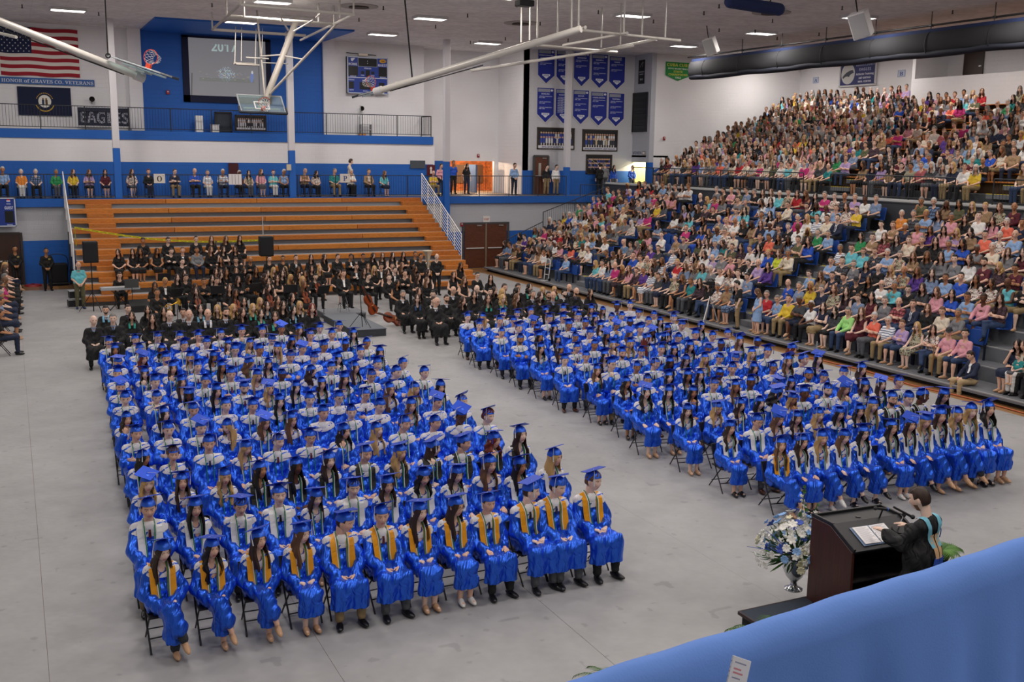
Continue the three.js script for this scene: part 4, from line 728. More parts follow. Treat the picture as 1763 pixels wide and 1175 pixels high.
// clothing words of the labels: name, colour, pattern
const CLOTH = {
  w: ['white', 0xeeeeec], wc: ['cream', 0xe6dcc8], lb: ['light blue', 0x8fb0dc], bg: ['blue-grey', 0x7f93b4], b: ['royal blue', 0x2455c4], n: ['navy', 0x1d2742], k: ['black', 0x151517], g: ['grey', 0x7d7f84], dg: ['charcoal', 0x3d4046], r: ['red', 0xbf2531], m: ['maroon', 0x5a1c2b], p: ['pink', 0xe0a0ac], hp: ['magenta', 0xc4327c], c: ['coral', 0xf0745c], o: ['orange', 0xe08a34], t: ['aqua', 0x6cc8d4], tl: ['teal', 0x1f8a8c], gn: ['green', 0x2c9256], lg: ['lime green', 0xa8e88a], ny: ['neon yellow', 0xd9e83c], y: ['yellow', 0xe6c53c], pu: ['purple', 0x5b3a92], lv: ['lavender', 0xb49ccc], br: ['tan', 0xa08464], ol: ['olive', 0x5d6044],
  st: ['striped', 0xeef0f4, 'stripe'], pr: ['red plaid', 0xc96a72, 'plaid'], pb: ['blue plaid', 0x7a9ac4, 'plaid'], pk: ['dark plaid', 0x5f6670, 'plaid'], fl: ['floral', 0xe8ddd4, 'floral'], fd: ['dark floral', 0x4a3540, 'floral'], fg: ['patterned', 0xb7b39a, 'floral'],
};
const PANTS = { jeans: 0x2f4468, black: 0x17181b, khaki: 0x9a8560, navy: 0x1f2942, grey: 0x575a60, white: 0xe2e0dc, tan: 0xb9a27c };
const MIX = ['w', 'w', 'w', 'w', 'g', 'bg', 'wc', 'br', 'n', 'dg', 'k', 'k', 'lb', 'lb', 'bg', 'b', 'n', 'n', 'k', 'k', 'k', 'k', 'g', 'g', 'dg', 'r', 'm', 'p', 'p', 'hp', 'c', 't', 'tl', 'gn', 'y', 'pu', 'lv', 'br', 'ol', 'wc', 'st', 'pr', 'pb', 'pk', 'fl', 'fl', 'fd', 'fg'];
const randomLook = (key) => { const female = rnd() < 0.54, old = rnd() < 0.25; return { female, top: key ?? pick(MIX), hair: old ? pick(['w', 'g', 'g']) : pick(['k', 'b', 'b', 'b', 'n', 'n', 'y']), bald: !female && rnd() < 0.14, skin: rnd() < 0.06 ? 'dark' : rnd() < 0.2 ? 'tan' : rnd() < 0.3 ? 'pale' : 'light', pose: pick(female ? ['lap', 'lap', 'fold', 'thigh', 'chin'] : ['clasp', 'lap', 'fold', 'thigh', 'thigh']), sleeve: rnd() < 0.62 ? 1 : rnd() < 0.5 ? 2 : female ? 0 : 1, bottom: female ? pick(['trousers', 'trousers', 'skirt', 'shorts']) : pick(['trousers', 'trousers', 'trousers', 'shorts']), pants: pick(['jeans', 'jeans', 'black', 'black', 'khaki', 'navy', 'grey']), thick: pick([1, 1, 1.08, 1.18]), len: pick([0.06, 0.12, 0.2]), wave: pick([0, 0.006, 0.01]), yaw: 0, pitch: 0.12, glasses: rnd() < 0.12, shortHair: female && old }; };
// a dressed figure: body, shirt or dress, trousers or skirt, shoes, hair
function dress(g, o, lod) {
  const { female, pose, legs } = o, thick = o.thick ?? 1, bareLegs = o.bottom !== 'trousers', dy = DY(legs);
  mesh('body', bodyGeo({ female, pose, legs, lod, yaw: o.yaw, pitch: o.pitch, bare: bareLegs, thick: 1 }), skinMat(o.skin), g);
  const [, hex, pat] = CLOTH[o.top];
  mesh(o.topName ?? 'shirt', topGeo(female, pose, legs, o.sleeve, thick, lod), o.topMat ?? fabric(hex, pat), g);
  mesh(o.bottom, bottomGeo(o.bottom, legs, lod, thick), o.bottom === 'skirt' && o.dress ? fabric(hex, pat) : fabric(typeof o.pants === 'number' ? o.pants : PANTS[o.pants]), g);
  for (const s of [-1, 1]) mesh('shoe', shoeGeo(legs, s, false), o.shoe ?? (o.bottom === 'trousers' ? SHOEB : SHOET), g);
  addHair(g, o, lod, dy);
  const hm = new THREE.Matrix4().makeTranslation(0, dy, 0).multiply(headMatrix(o.yaw, o.pitch));
  if (o.glasses) mesh('eyeglasses', glassesGeo(), GLASS, g).applyMatrix4(hm);
  if (o.beard) mesh('beard', beardGeo(lod), hairMat(o.hair), g).applyMatrix4(hm);
  if (o.hat) { const c = mesh('cap', memo('ballcap', () => gridGeo(20, 8, (u, v) => headPoint(u * 2 - 1, Math.max(0.003, v * 0.4), false, 0.016))), fabric(o.hat), g); c.applyMatrix4(hm); mesh('visor', memo('visor', () => new THREE.CylinderGeometry(0.075, 0.08, 0.006, 14, 1, false, -1.2, 2.4).scale(1, 1, 1.1).rotateX(0.18).translate(0, 0.045, 0.085)), fabric(o.hat), c); }
  if (o.suit) { const q = topOf(female, pose, legs, o.sleeve, thick), A = [], B = []; for (let k = 0; k <= 4; k++) { const y = lerp(0.99, 0.74, k / 4) + dy, w = lerp(0.045, 0.03, k / 4); A.push([-w, y, surfZ(q, -w, y, 0.008)]); B.push([w, y, surfZ(q, w, y, 0.008)]); } mesh('shirt_front', ribbon(B, A, 0.004), fabric(o.suitShirt ?? 0xf2f2f2), g); if (o.bow) mesh('bow_tie', merge([-1, 1].map((s) => rbox(0.04, 0.026, 0.014, s * 0.024, 0.99 + dy, surfZ(q, 0, 0.985 + dy, 0.012) + 0.006, 0.006))), M(0x0c0c0d, 0.5), g); else if (o.tie) mesh('tie', tieGeo(q, ['c', female, pose, legs, o.sleeve, thick].join(), 0.017, 0.76), M(o.tie, 0.5), g); }
  if (o.collar) mesh('collar', collarGeo.clone().translate(0, dy, 0), fabric(o.collar), g);
  return g;
}
function civilian(name, o, label, p, turn, group, lod = 'mid', scale = 1) {
  const g = thing(name, label, 'person', p, turn, group); g.scale.setScalar(scale); return dress(g, o, lod);
}
const lookWords = (o) => `${o.bald ? 'bald person' : `person with ${o.female && !o.shortHair ? 'long ' : 'short '}${hairWord[o.hair]} hair`} in ${CLOTH[o.top][0]} ${o.dress ? 'dress' : o.suit ? 'suit' : 'top'}`;
// ---------------------------------------------------------------- faculty in black gowns
const BLACKGOWN = new THREE.MeshStandardMaterial({ color: 0x121315, roughness: 0.72, bumpMap: satinBump, bumpScale: 0.02 });
const HOODS = { T: ['teal', 0x3fb8a4], L: ['light blue', 0x86c6e8], Y: ['yellow', 0xd9a514], W: ['white', 0xe8e8e8], D: ['dark blue', 0x2c4a78] };
function faculty(o, label, p, turn, lod = 'mid', scale = 1) {
  const g = thing('faculty_person', label, 'person', p, turn, 'seated staff in black gowns'), { female, pose, legs, yaw, pitch } = o; g.scale.setScalar(scale);
  mesh('body', bodyGeo({ female, pose, legs, lod, yaw, pitch, bare: false }), skinMat(o.skin), g);
  mesh('gown', gownGeo(female, pose, legs, lod), BLACKGOWN, g);
  if (!female) { const sc = pick([0xe9eaf0, 0xd5dcec, 0x2b3350, 0x8a9ab8]); mesh('collar', collarGeo, fabric(sc), g); mesh('shirt', shirtGeo, fabric(sc), g).scale.set(0.8, 0.93, 0.8); if (o.tie) mesh('tie', tieGeo(gownOf(female, pose, legs), [female, pose, legs].join(), 0.017, 0.93), M(o.tie, 0.5), g); }
  if (o.hood) mesh('hood', stoleGeo(female, pose, legs, 0.06, 0.86), M(HOODS[o.hood][1], 0.55), g);
  mesh('trousers', bottomGeo('trousers', legs, lod, 1), fabric(0x121214), g);
  for (const s of [-1, 1]) mesh('shoe', shoeGeo(legs, s, false), SHOEB, g);
  addHair(g, o, lod);
  if (o.beard) mesh('beard', beardGeo(lod), hairMat(o.hair), g).applyMatrix4(headMatrix(yaw, pitch));
  if (o.glasses) mesh('eyeglasses', glassesGeo(), GLASS, g).applyMatrix4(headMatrix(yaw, pitch));
  return g;
}
seatBlock(ROWS_LEFT, true);
seatBlock(ROWS_RIGHT, false);

// ---------------------------------------------------------------- blue tip-up seats of the lower stand
const SEATB = M(0x1b4a9c, 0.5), SEATD = M(0x101b33, 0.6), SEATTAG = M(0xd9e2ee, 0.5);
const seatParts = (() => { const shell = (w, h) => { const s = new THREE.Shape(); s.moveTo(-w / 2, 0); s.lineTo(w / 2, 0); s.lineTo(w / 2, h - 0.05); s.quadraticCurveTo(w / 2, h, w / 2 - 0.06, h); s.lineTo(-w / 2 + 0.06, h); s.quadraticCurveTo(-w / 2, h, -w / 2, h - 0.05); s.closePath(); return new THREE.ExtrudeGeometry(s, { depth: 0.02, bevelEnabled: true, bevelSize: 0.008, bevelThickness: 0.008, bevelSegments: 1, curveSegments: 4 }); };
  return { back: shell(0.46, 0.46).rotateX(-0.18).translate(0, 0.42, -0.27), pan: shell(0.42, 0.4).rotateX(1.48).translate(0, 0.45, -0.2), up: shell(0.42, 0.4).rotateX(-0.06).translate(0, 0.42, -0.18), side: [-1, 1].map((s) => rbox(0.03, 0.44, 0.08, s * 0.245, 0.22, -0.22, 0.01)), tag: box(0.07, 0.05, 0.004, 0, 0.78, -0.26).applyMatrix4(new THREE.Matrix4()) };
})();
function stadiumSeat(label, p, turn, open, group) {
  const s = thing('stadium_seat', label, 'seat', p, turn, group);
  mesh('backrest', seatParts.back, SEATB, s); mesh('seat_pan', open ? seatParts.pan : seatParts.up, SEATB, s); for (const q of seatParts.side) mesh('support', q, SEATD, s);
  return s;
}
// ---------------------------------------------------------------- who sits where in the right-hand stands
const rowWord = (i) => ['front', 'second', 'third', 'fourth', 'fifth', 'sixth', 'seventh', 'eighth', 'ninth', 'tenth'][i];
const project = (p) => { const d = p.clone().sub(camera.position), z = d.dot(fw); return [FOCAL * d.dot(rt) / z + W / 2, -FOCAL * d.dot(up) / z + H / 2, z]; };
// read off the photograph: where the face is, sex, top, hair and what else tells them apart
const NOTED = [];
const note = (ox, oy, s, text) => { for (const t of text.trim().split(/\s+/)) { const [, a, b, sex, top, rest] = /^(\d+),(\d+)([mf])([a-z]+)(?:\.(\w*))?$/.exec(t); NOTED.push({ px: ox + a / s, py: oy + b / s, female: sex === 'f', top, rest: rest ?? '' }); } };
note(1400, 420, 3.917, `545,545mst.hwK 650,585ffg.hyD 745,600ffl.hbJ 898,610mp.hkC 255,485mlg.hgJ 312,510fm.hnDX 150,475fdg.hk 20,445mw.hwk 462,430fg.hg 570,440mpr.hzJ 685,450mn.hbS 800,490fk.hn 900,510mwc.hn 990,545mg.hgK 362,410fm.hkD 275,385mbg.hn
 525,325mt.hg 640,350mk.hk 715,380fdg.hb 820,385fp.hn 950,415fb.hk 1045,415mlb.hb 400,320fk.hk 328,280mk.hkC 440,235mw.hz 545,245ffl.hy 640,260mfg.hz 845,300fn.hn 930,300mlb.hb 1060,330mp.hb 1190,345ffd.hb 1290,375mc.hkJ
 655,165fpu.hn 745,180fbg.hb 830,195fk.hk 905,205mb.hk 1035,220ffl.hb 1130,235ffl.hb 1350,240mt.hzK 570,145ffg.hg 250,200mpk.hb 185,190mn.hb 670,90fbr.hn 760,100fdg.hn 870,105fg.hb 970,115mg.hk 1060,140fw.hb 1160,130mm.hkB 1385,160mm.hk 490,60mlb.hw 590,70mk.hk 470,125mk.hz 330,130fn.hb 320,50mt.hn 395,75mpk.hn 850,20fk.hk 945,40flb.hg 1085,40fg.hg 1190,40mwc.hw 1250,65fg.hn 1370,75fm.hb 85,30mlb.hb`);
note(1200, 260, 3.131, `460,800mlb.hg 540,835fdg.hg 600,850fn.hb 640,855mw.hw 740,890fdg.hb 405,810fr.hg 90,760ffl.hg 150,770mbr.hg 20,735ffd.hb 445,735mb.hz 505,750fbg.hg 555,770fy.hy 615,760mn.hg 730,780ffg.hn 205,690mw.hn 275,710mbg.hb 375,665fpu.hk 620,690mlb.hb 680,715fbr.hn 760,720ffd.hb 150,605mg.hb 215,625mk.hb 262,630mk.hbS 320,645mlv.hz 470,600mwc.hg 590,550fb.hb 700,500mlb.hg 290,575mw.hn 340,580fw.hk 685,640mlb.hk 780,650mpk.hb
 440,460fdg.hb 530,490mol.hb 575,500mw.hn 630,510fw.hb 480,540fny.hn 410,490mc.hb 400,410mlb.hw 460,440mn.hb 700,350mwc.hb 745,390mn.hbS 870,410fgn.hk 815,395fc.hn 785,450fst.hg 955,370mw.hk 1040,320mo.hw 845,300my.hb 905,320mw.hb 750,300mlb.hn 1160,370fpk.hg 1240,390fpu.hb 1150,440fn.hw 1075,430mbr.hn 1210,450fk.hg 1110,490mwc.hn 1185,500ffl.hg 990,490fpr.hn 1045,490fdg.hb 1020,540mlb.hw 885,550mt.hb 945,560mpb.hb 1350,385fp.hg 1425,400flv.hy 1525,345mw.hb 1615,360fp.hb 1680,355mc.hw 1590,420mc.hk 1660,430ffl.hw 1520,400fbr.hk 1500,475fb.hk 1580,490fk.hk 1470,360fk.hb 1400,350fol.hk 1110,260fn.hk`);
const seatsLow = [], isAisle = (z, i) => Math.abs(z + 28.4) < 0.72 || Math.abs(z + 40.2) < 0.72 || (i > 0 && Math.abs(z + 18.6) < 0.75) || (i === 0 && z > -19.2 && z < -17.9);
for (let i = 0; i < LOW.n; i++) for (let k = 0; k < 80; k++) { const z = -48.3 + 0.12 * i + k * 0.545; if (isAisle(z, i) || z > -11) continue; const q = project(V(LOW.sx(i), LOW.y(i) + 1.2, z)); if (q[0] > W + 25) continue; seatsLow.push({ i, z, k, px: q[0], py: q[1], d: q[2], who: null, empty: false }); }
for (const n of NOTED) { let best = null, bd = 26; for (const s of seatsLow) if (!s.who) { const d = Math.hypot(s.px - n.px, (s.py - n.py) * 1.1); if (d < bd) { bd = d; best = s; } } if (best) { best.who = n; best.z = lerp(best.z, best.z + clamp(0, -0.1, 0.1), 1); } }
const EMPTY = [[1138, 494], [1156, 498], [1174, 503], [1192, 508], [1420, 590], [1440, 575], [1495, 610], [1700, 545], [1690, 520], [1720, 500], [1450, 555], [1384, 498], [1600, 480], [1588, 430], [1300, 392], [1140, 390], [1165, 385], [1155, 410], [1190, 400], [950, 438], [965, 440], [985, 442]];
for (const [x, y] of EMPTY) { let best = null, bd = 24; for (const s of seatsLow) if (!s.who && !s.empty) { const d = Math.hypot(s.px - x, s.py - 6 - y); if (d < bd) { bd = d; best = s; } } if (best) best.empty = true; }
for (const s of seatsLow) if (!s.who && !s.empty && rnd() < 0.06) s.empty = true;
const crowdSpots = [];
{
  const taken = seatsLow.filter((s) => !s.empty).sort((a, b) => a.d - b.d), near = new Set(taken.slice(0, 246));
  const count = new Map();
  for (const s of seatsLow) {
    const x = LOW.sx(s.i), y = LOW.y(s.i), turn = -Math.PI / 2 + rr(-0.12, 0.12), aisle = Math.round((s.z + 48.3) / 0.545) + 1;
    const place = `${rowWord(s.i)} row seat ${aisle}`;
    if (s.empty && s.d < 62) { stadiumSeat(`empty blue stadium seat with its pan tipped up, ${place}`, [x, y, s.z], -Math.PI / 2, false, 'stadium seats of the lower stand'); continue; }
    if (s.empty) continue;
    const o = randomLook(s.who?.top);
    if (s.who) { o.female = s.who.female; const r = s.who.rest; o.hair = /h([kbnyrwg])/.exec(r)?.[1] ?? 'g'; o.bald = /hz/.test(r); o.shortHair = o.female && 'gw'.includes(o.hair); if (/J/.test(r)) { o.bottom = 'trousers'; o.pants = 'jeans'; } if (/K/.test(r)) { o.bottom = 'trousers'; o.pants = 'khaki'; } if (/k$/.test(r)) o.pants = 'black'; if (/D/.test(r)) { o.bottom = 'skirt'; o.dress = true; o.sleeve = 0; } if (/S/.test(r)) { o.suit = true; o.sleeve = 2; o.tie = 0x40557a; } if (/C/.test(r)) o.hat = 0x2b2c31; if (/X/.test(r)) o.legs = 'crossed'; if (/B$/.test(r)) o.beard = true; if (!o.female && o.pose === 'lap') o.pose = 'clasp'; }
    o.legs = o.legs ?? (o.female ? pick(['together', 'together', 'crossed']) : 'flat');
    if (o.female && o.bottom === 'skirt' && !s.who) o.dress = rnd() < 0.5;
    o.yaw = bin(clamp(Math.atan2(PODIUM.x - x, PODIUM.z - s.z) - turn, -0.1, 0.8) * 0.7 + rr(-0.2, 0.2), 0.2, 0.6); o.pitch = pick([0, 0.12, 0.24]);
    s.o = o;
    if (near.has(s)) {
      const lod = s.d < 33 ? 'hi' : 'mid';
      civilian('spectator_person', o, `${lookWords(o)}, ${place}`, [x, y, s.z], turn, 'spectators in the lower stand', lod === 'hi' ? 'mid' : 'mid', rr(0.94, 1.05));
      if (s.i < 2 && s.d < 40) stadiumSeat(`occupied blue stadium seat, ${place}`, [x, y, s.z], -Math.PI / 2, true, 'stadium seats of the lower stand');
      else crowdSpots.push({ seatOnly: true, x, y, z: s.z });
    } else crowdSpots.push({ o, x, y, z: s.z, turn, seat: true });
  }
  // upper stand: benches packed with people
  for (let j = 0; j < 14; j++) for (let k = 0; k < 74; k++) {
    const z = -49.8 + 0.1 * (j % 3) + k * 0.5; if (Math.abs(z + 33.4) < 0.75 || Math.abs(z + 25.6) < 0.75 || rnd() < 0.06 || z > -15 || z < -46.9 - 0.2 * j) continue;
    const x = UPP.sx(j), y = UPP.y(j); if (x > 40.6 && z > -40.6) continue; const q = project(V(x, y + 1.2, z)); if (q[0] > W + 25) continue;
    const far = z < -46.5 - (j < 3 ? 0 : 0), o = randomLook(); o.legs = o.female ? 'together' : 'flat'; crowdSpots.push({ o, x, y, z, turn: -Math.PI / 2 + rr(-0.2, 0.35) });
  }
}
{ // the rest of the crowd: too small and too many to tell apart, one object of instanced clothing, skin and hair
  const crowd = new THREE.Group(); crowd.name = 'crowd'; scene.add(crowd);
  tag(crowd, 'packed crowd of small distant spectators in colourful clothes filling the far and upper seats', 'crowd', null, 'stuff');
  const kinds = new Map();
  for (const c of crowdSpots) { if (c.seatOnly) continue; const o = c.o, pose = o.pose === 'chin' || o.pose === 'clasp' ? (o.female ? 'lap' : 'clasp') : o.pose, bot = o.bottom === 'trousers' ? 'trousers' : 'shorts', key = [o.female, pose, o.sleeve ? 1 : 0, bot].join(); if (!kinds.has(key)) kinds.set(key, []); kinds.get(key).push({ ...c, pose, bot, sl: o.sleeve ? 1 : 0 }); }
  const mat4 = new THREE.Matrix4(), qt = new THREE.Quaternion(), col = new THREE.Color();
  const inst = (name, geo, mat, list, color) => { const m = new THREE.InstancedMesh(geo, mat, list.length); m.name = name; m.castShadow = m.receiveShadow = true; list.forEach((c, n) => { const s = c.s ??= rr(0.92, 1.05); m.setMatrixAt(n, mat4.compose(V(c.x, c.y, c.z), qt.setFromEuler(new THREE.Euler(0, c.turn, 0)), V(s, s, s))); m.setColorAt(n, col.set(color(c))); }); m.userData.kind = 'stuff'; crowd.add(m); };
  const white = new THREE.MeshStandardMaterial({ color: 0xffffff, roughness: 0.8 }), whiteV = new THREE.MeshStandardMaterial({ color: 0xffffff, roughness: 0.55, vertexColors: true }), whiteH = new THREE.MeshStandardMaterial({ color: 0xffffff, roughness: 0.6, side: THREE.DoubleSide });
  for (const [, list] of kinds) {
    const { o, pose, bot, sl } = list[0], female = o.female, legs = female ? 'together' : 'flat';
    for (const yaw of [0.2, 0.6]) {
      const part = list.filter((c, n) => (n % 2 ? 0.6 : 0.2) === yaw); if (!part.length) continue;
      inst('skin', bodyGeo({ female, pose, legs, lod: 'low', yaw, pitch: 0.12, bare: bot === 'shorts' }), whiteV, part, (c) => SKIN[c.o.skin]);
      const hair = (f) => { const sub = part.filter((c) => !c.o.bald && f(c)); return sub; };
      const hm = headMatrix(yaw, 0.12); inst('hair', (female ? longHair('low', 0.12, 0.006, 1) : shortHair('low', 0.01)).clone().applyMatrix4(hm), whiteH, hair(() => true), (c) => HAIR[c.o.hair]);
    }
    inst('shirt', topGeo(female, pose, legs, sl, 1.05, 'low'), white, list, (c) => { const h = CLOTH[c.o.top]; const cc = new THREE.Color(h[1]); if (h[2]) cc.multiplyScalar(0.75); return cc; });
    inst('trousers', bottomGeo(bot, legs, 'low', 1.05), white, list, (c) => PANTS[c.o.pants]);
  }
  const seats = new THREE.Group(); seats.name = 'stand_seating'; scene.add(seats);
  tag(seats, 'rows of blue stadium seats hidden under the spectators of the lower stand', 'seating', null, 'stuff');
  const ss2 = crowdSpots.filter((c) => c.seatOnly || c.seat);
  for (const [n, g, m] of [['backrest', seatParts.back, SEATB], ['seat_pan', seatParts.pan, SEATB]]) { const im = new THREE.InstancedMesh(g, m, ss2.length); im.name = n; im.castShadow = im.receiveShadow = true; ss2.forEach((c, k) => im.setMatrixAt(k, mat4.compose(V(c.x, c.y, c.z), qt.setFromEuler(new THREE.Euler(0, -Math.PI / 2, 0)), V(1, 1, 1)))); im.userData.kind = 'stuff'; seats.add(im); }
}
// ---------------------------------------------------------------- mezzanine: a row of chairs with older spectators, and people standing about
const mezz = (ox, oy, s, text) => { for (const t of text.trim().split(/\s+/)) {
  const [, a, b, sex, top, rest] = /^(\d+),(\d+)([mf])([a-z]+)\.(\w+)$/.exec(t), px = ox + a / s, py = oy + b / s, stand = rest.includes('U'), z = stand ? (rest.includes('F') ? -53.5 : -51.6) : -51.3, p = onZ(px, py, z);
  const o = randomLook(top); o.female = sex === 'f'; o.hair = /h([kbnyrwg])/.exec(rest)?.[1] ?? 'g'; o.bald = /hz/.test(rest); o.shortHair = o.female && 'gwr'.includes(o.hair); o.legs = stand ? 'stand' : o.female ? 'together' : 'flat'; o.pose = stand ? pick(['front', 'down', 'down']) : pick(['lap', 'fold', 'thigh']); o.bottom = /[S]/.test(rest) ? 'skirt' : /H/.test(rest) ? 'shorts' : 'trousers'; o.pants = /W/.test(rest) ? 'white' : /K/.test(rest) ? 'khaki' : /J/.test(rest) ? 'jeans' : pick(['black', 'black', 'navy', 'grey']); if (rest.includes('G')) { o.suit = true; o.sleeve = 2; } o.yaw = bin(rr(-0.1, 0.5), 0.2, 0.4); if (stand && !rest.includes('F')) o.sleeve = 2;
  const turn = rest.includes('R') ? 1.4 : rest.includes('V') ? Math.PI : 0, scale = clamp((p.y - MEZ) / (stand ? 1.65 : 1.235), 0.93, 1.06);
  const no = (mezz.n = (mezz.n ?? 0) + 1);
  civilian('spectator_person', o, `${lookWords(o)} ${stand ? 'standing' : 'seated'} on the mezzanine, mezzanine place ${no}`.replace(' on the mezzanine,', ','), [p.x, MEZ, z], turn, 'people on the mezzanine', 'mid', scale);
  if (!stand) foldingChair(`dark folding chair on the mezzanine under the person number ${no}`, [p.x, MEZ, z], 0, 'chairs on the mezzanine');
} };
mezz(0, 260, 3.916, '15,125mlb.hw 142,155fo.hwW 238,140mpb.hw 375,150fgn.hg 490,155fy.hn 597,145flv.hnH 708,150fm.hkH 885,140ffl.hnH 1000,140fk.hr 1175,140mn.hnK 1310,135mb.hz 1398,150fst.hgW 1500,140mst.hw 1610,150fg.hw 1675,150ffg.hk');
mezz(400, 260, 3.916, '190,140fp.hnS 275,145ft.hrW 345,140mlb.hw 487,135mbr.hz 562,150ffl.hk 687,135mtl.hgK 800,140fw.hw 795,72mwc.hbUR 918,140mbr.hnG 1023,150ft.hnS 1355,150my.hzK 1405,125mp.hbU 1490,82mb.hnUF 1580,165fk.hkUF');
mezz(800, 260, 3.916, '335,98mlb.hbU 553,112mk.hkUK 617,110mw.hkUK 912,100mk.hkUV 945,95mg.hgUV 1005,130fb.hkU 1130,125mb.hbU');

// ---------------------------------------------------------------- staff in black gowns behind the graduates
const parse = (ox, oy, s, text) => text.trim().split(/\s+/).map((t) => { const m = /^(\d+),(\d+)([mf])([a-zA-Z]*)$/.exec(t); return { px: ox + m[1] / s, py: oy + m[2] / s, female: m[3] === 'f', f: m[4] }; });
const staff = [...parse(120, 400, 4.894, `198,745mz 305,655mkBL 365,725mg 490,650mb 525,715fbT 660,680fk 697,735fb 795,670fk 840,690mz 960,680mb 1005,695mz 1105,650fkL 1165,690mzW 1250,650fy 1315,660mkB 1380,645fy 1455,680fb 1475,590fkL 1545,640fyT 1605,590fy 1615,690fbT 1670,625fbL 1735,660fbT 1755,575fbY`),
  ...parse(440, 420, 4.894, `235,520fb 310,455fkL 320,560fkL 375,520fyW 480,530fr 1245,425mgB 1385,400fb 1370,465fbD 1475,480mbW 1500,425mk 1525,385mz 1615,465mbB 1670,395mz`),
  ...parse(680, 460, 3.916, `458,230fb 540,190fk 635,215fbT 732,215fyT 822,210fn 555,135mz 632,170mk 725,175fy 725,130mbB 797,125mb 805,165fk 893,140fkT 935,185mg 985,160fyT 1040,190mbB 985,125fb 1080,165fyT 1145,180mkB 1180,140mz 1225,165mzB 1325,175fb 1075,115mz 457,170fb`)];
{
  const rowsZ = [-29.35, -30.6, -31.85, -33.0]; const placed = [];
  staff.forEach((q, n) => {
    let best = rowsZ[0], bd = 9; for (const z of rowsZ) { const h = onZ(q.px, q.py, z), d = Math.abs(h.y - 1.24) + (placed.some((a) => a[1] === z && Math.abs(a[0] - h.x) < 0.46) ? 0.35 : 0); if (d < bd) { bd = d; best = z; } }
    const p = onZ(q.px, q.py, best + 0.08); let tries = 0; while (tries++ < 12 && placed.some((a) => a[1] === best && Math.abs(a[0] - p.x) < 0.45)) p.x += 0.1; p.x = Math.min(p.x, 21.0); placed.push([p.x, best]);
    const hood = /[TLYWD]/.exec(q.f)?.[0], hair = /[kbnyrg]/.exec(q.f)?.[0] ?? 'b', o = { female: q.female, pose: pick(q.female ? ['lap', 'thigh'] : ['clasp', 'lap', 'thigh']), legs: q.female ? 'together' : 'flat', yaw: bin(rr(-0.25, 0.35), 0.2, 0.4), pitch: pick([0, 0.12]), skin: pick(['light', 'pale', 'light']), hair, bald: q.f.includes('z'), beard: q.f.includes('B'), hood, glasses: rnd() < 0.2, tie: !q.female && rnd() < 0.6 ? 0x2a3f66 : 0, len: pick([0.06, 0.12, 0.18]), wave: 0.008, fullHair: 0.012 };
    const left = q.px < 640, k = n + 1, rw = ['front', 'second', 'third', 'back'][rowsZ.indexOf(best)], x = p.x;
    const label = `${o.bald ? 'bald person' : `person with ${hairWord[hair]} hair`} in black gown${hood ? ', ' + HOODS[hood][0] + ' hood' : ''}, ${left ? 'left' : 'right'} ${rw} row place ${k}`;
    faculty(o, label, [x, 0.008, best], rr(-0.1, 0.1), 'mid', clamp(p.y / 1.245, 0.94, 1.07));
    if (best === rowsZ[0]) foldingChair(`black folding chair under staff place ${k} of the ${left ? 'left' : 'right'} group`, [x, 0.008, best], 0, 'folding chairs of the staff');
  });
  { const e = onY(697, 540, 0.5); foldingChair('empty black folding chair at the aisle end of the right staff group', [e.x, 0.008, e.z], 0); }
}
// ---------------------------------------------------------------- the band: players in black on the floor and the lower bleacher rows
const BAND = [...parse(120, 400, 4.894, `410,130fbx 508,125fbx 620,110mbx 470,205fbx 603,210fbx 725,195mbx 828,85mbxg 825,185mnxS 945,205mkx 1065,75mbxg 1195,85fnx 1315,85fnx 1413,85fbx 1075,195mbxG 1170,190fnx 1275,165fbx 1380,180fbx 1280,260fb 1405,250mb 1525,260mz 1685,270mb 1715,305fy 1665,350fb 1570,325fb 1405,325fn 1320,340fb 1230,305fb 1145,320fb 1265,365fb 1195,390fk 1335,308fb 965,350fb 905,385fb 835,385mb 800,412mySP 715,450fb 735,510mbH 1050,460fb 1070,495fbV 1130,415mb 1092,412mb 1345,475fb 1395,510fbV 1415,400fb 1505,380fb 1570,380fb 1670,470fbV 1680,420fb 1750,390fb`),
  ...parse(440, 420, 4.894, `150,215fy 245,220fb 298,210fb 235,160mbA 342,165mbS 95,255fb 180,290fyV 265,280fb 420,255fb 435,190fb 470,150fb 540,215fy 395,300fyV 402,345fnV 505,275mkV 560,130fb 690,110mb 708,142mbS 690,240fk 730,265fn 795,135mb 875,115fb 960,115fn 1045,110fb 850,165mbS 895,182fn 985,155mbS 1045,175mbS 1125,155fn 1155,122fb 1250,150mk 1330,88mbS 1390,112mkU 1525,112mzU 1170,220mbS 1105,245fb 1125,285mb 1190,330fk 1255,250mk 1340,215fb 1365,280fb 1440,310fn 1450,245fb 915,235fb 945,270mk 1000,210fy 1725,180fb 1665,265fb 1755,305fn`),
  ...parse(680, 460, 3.916, `555,55mk 645,75fk`)];
const INSTR = [];
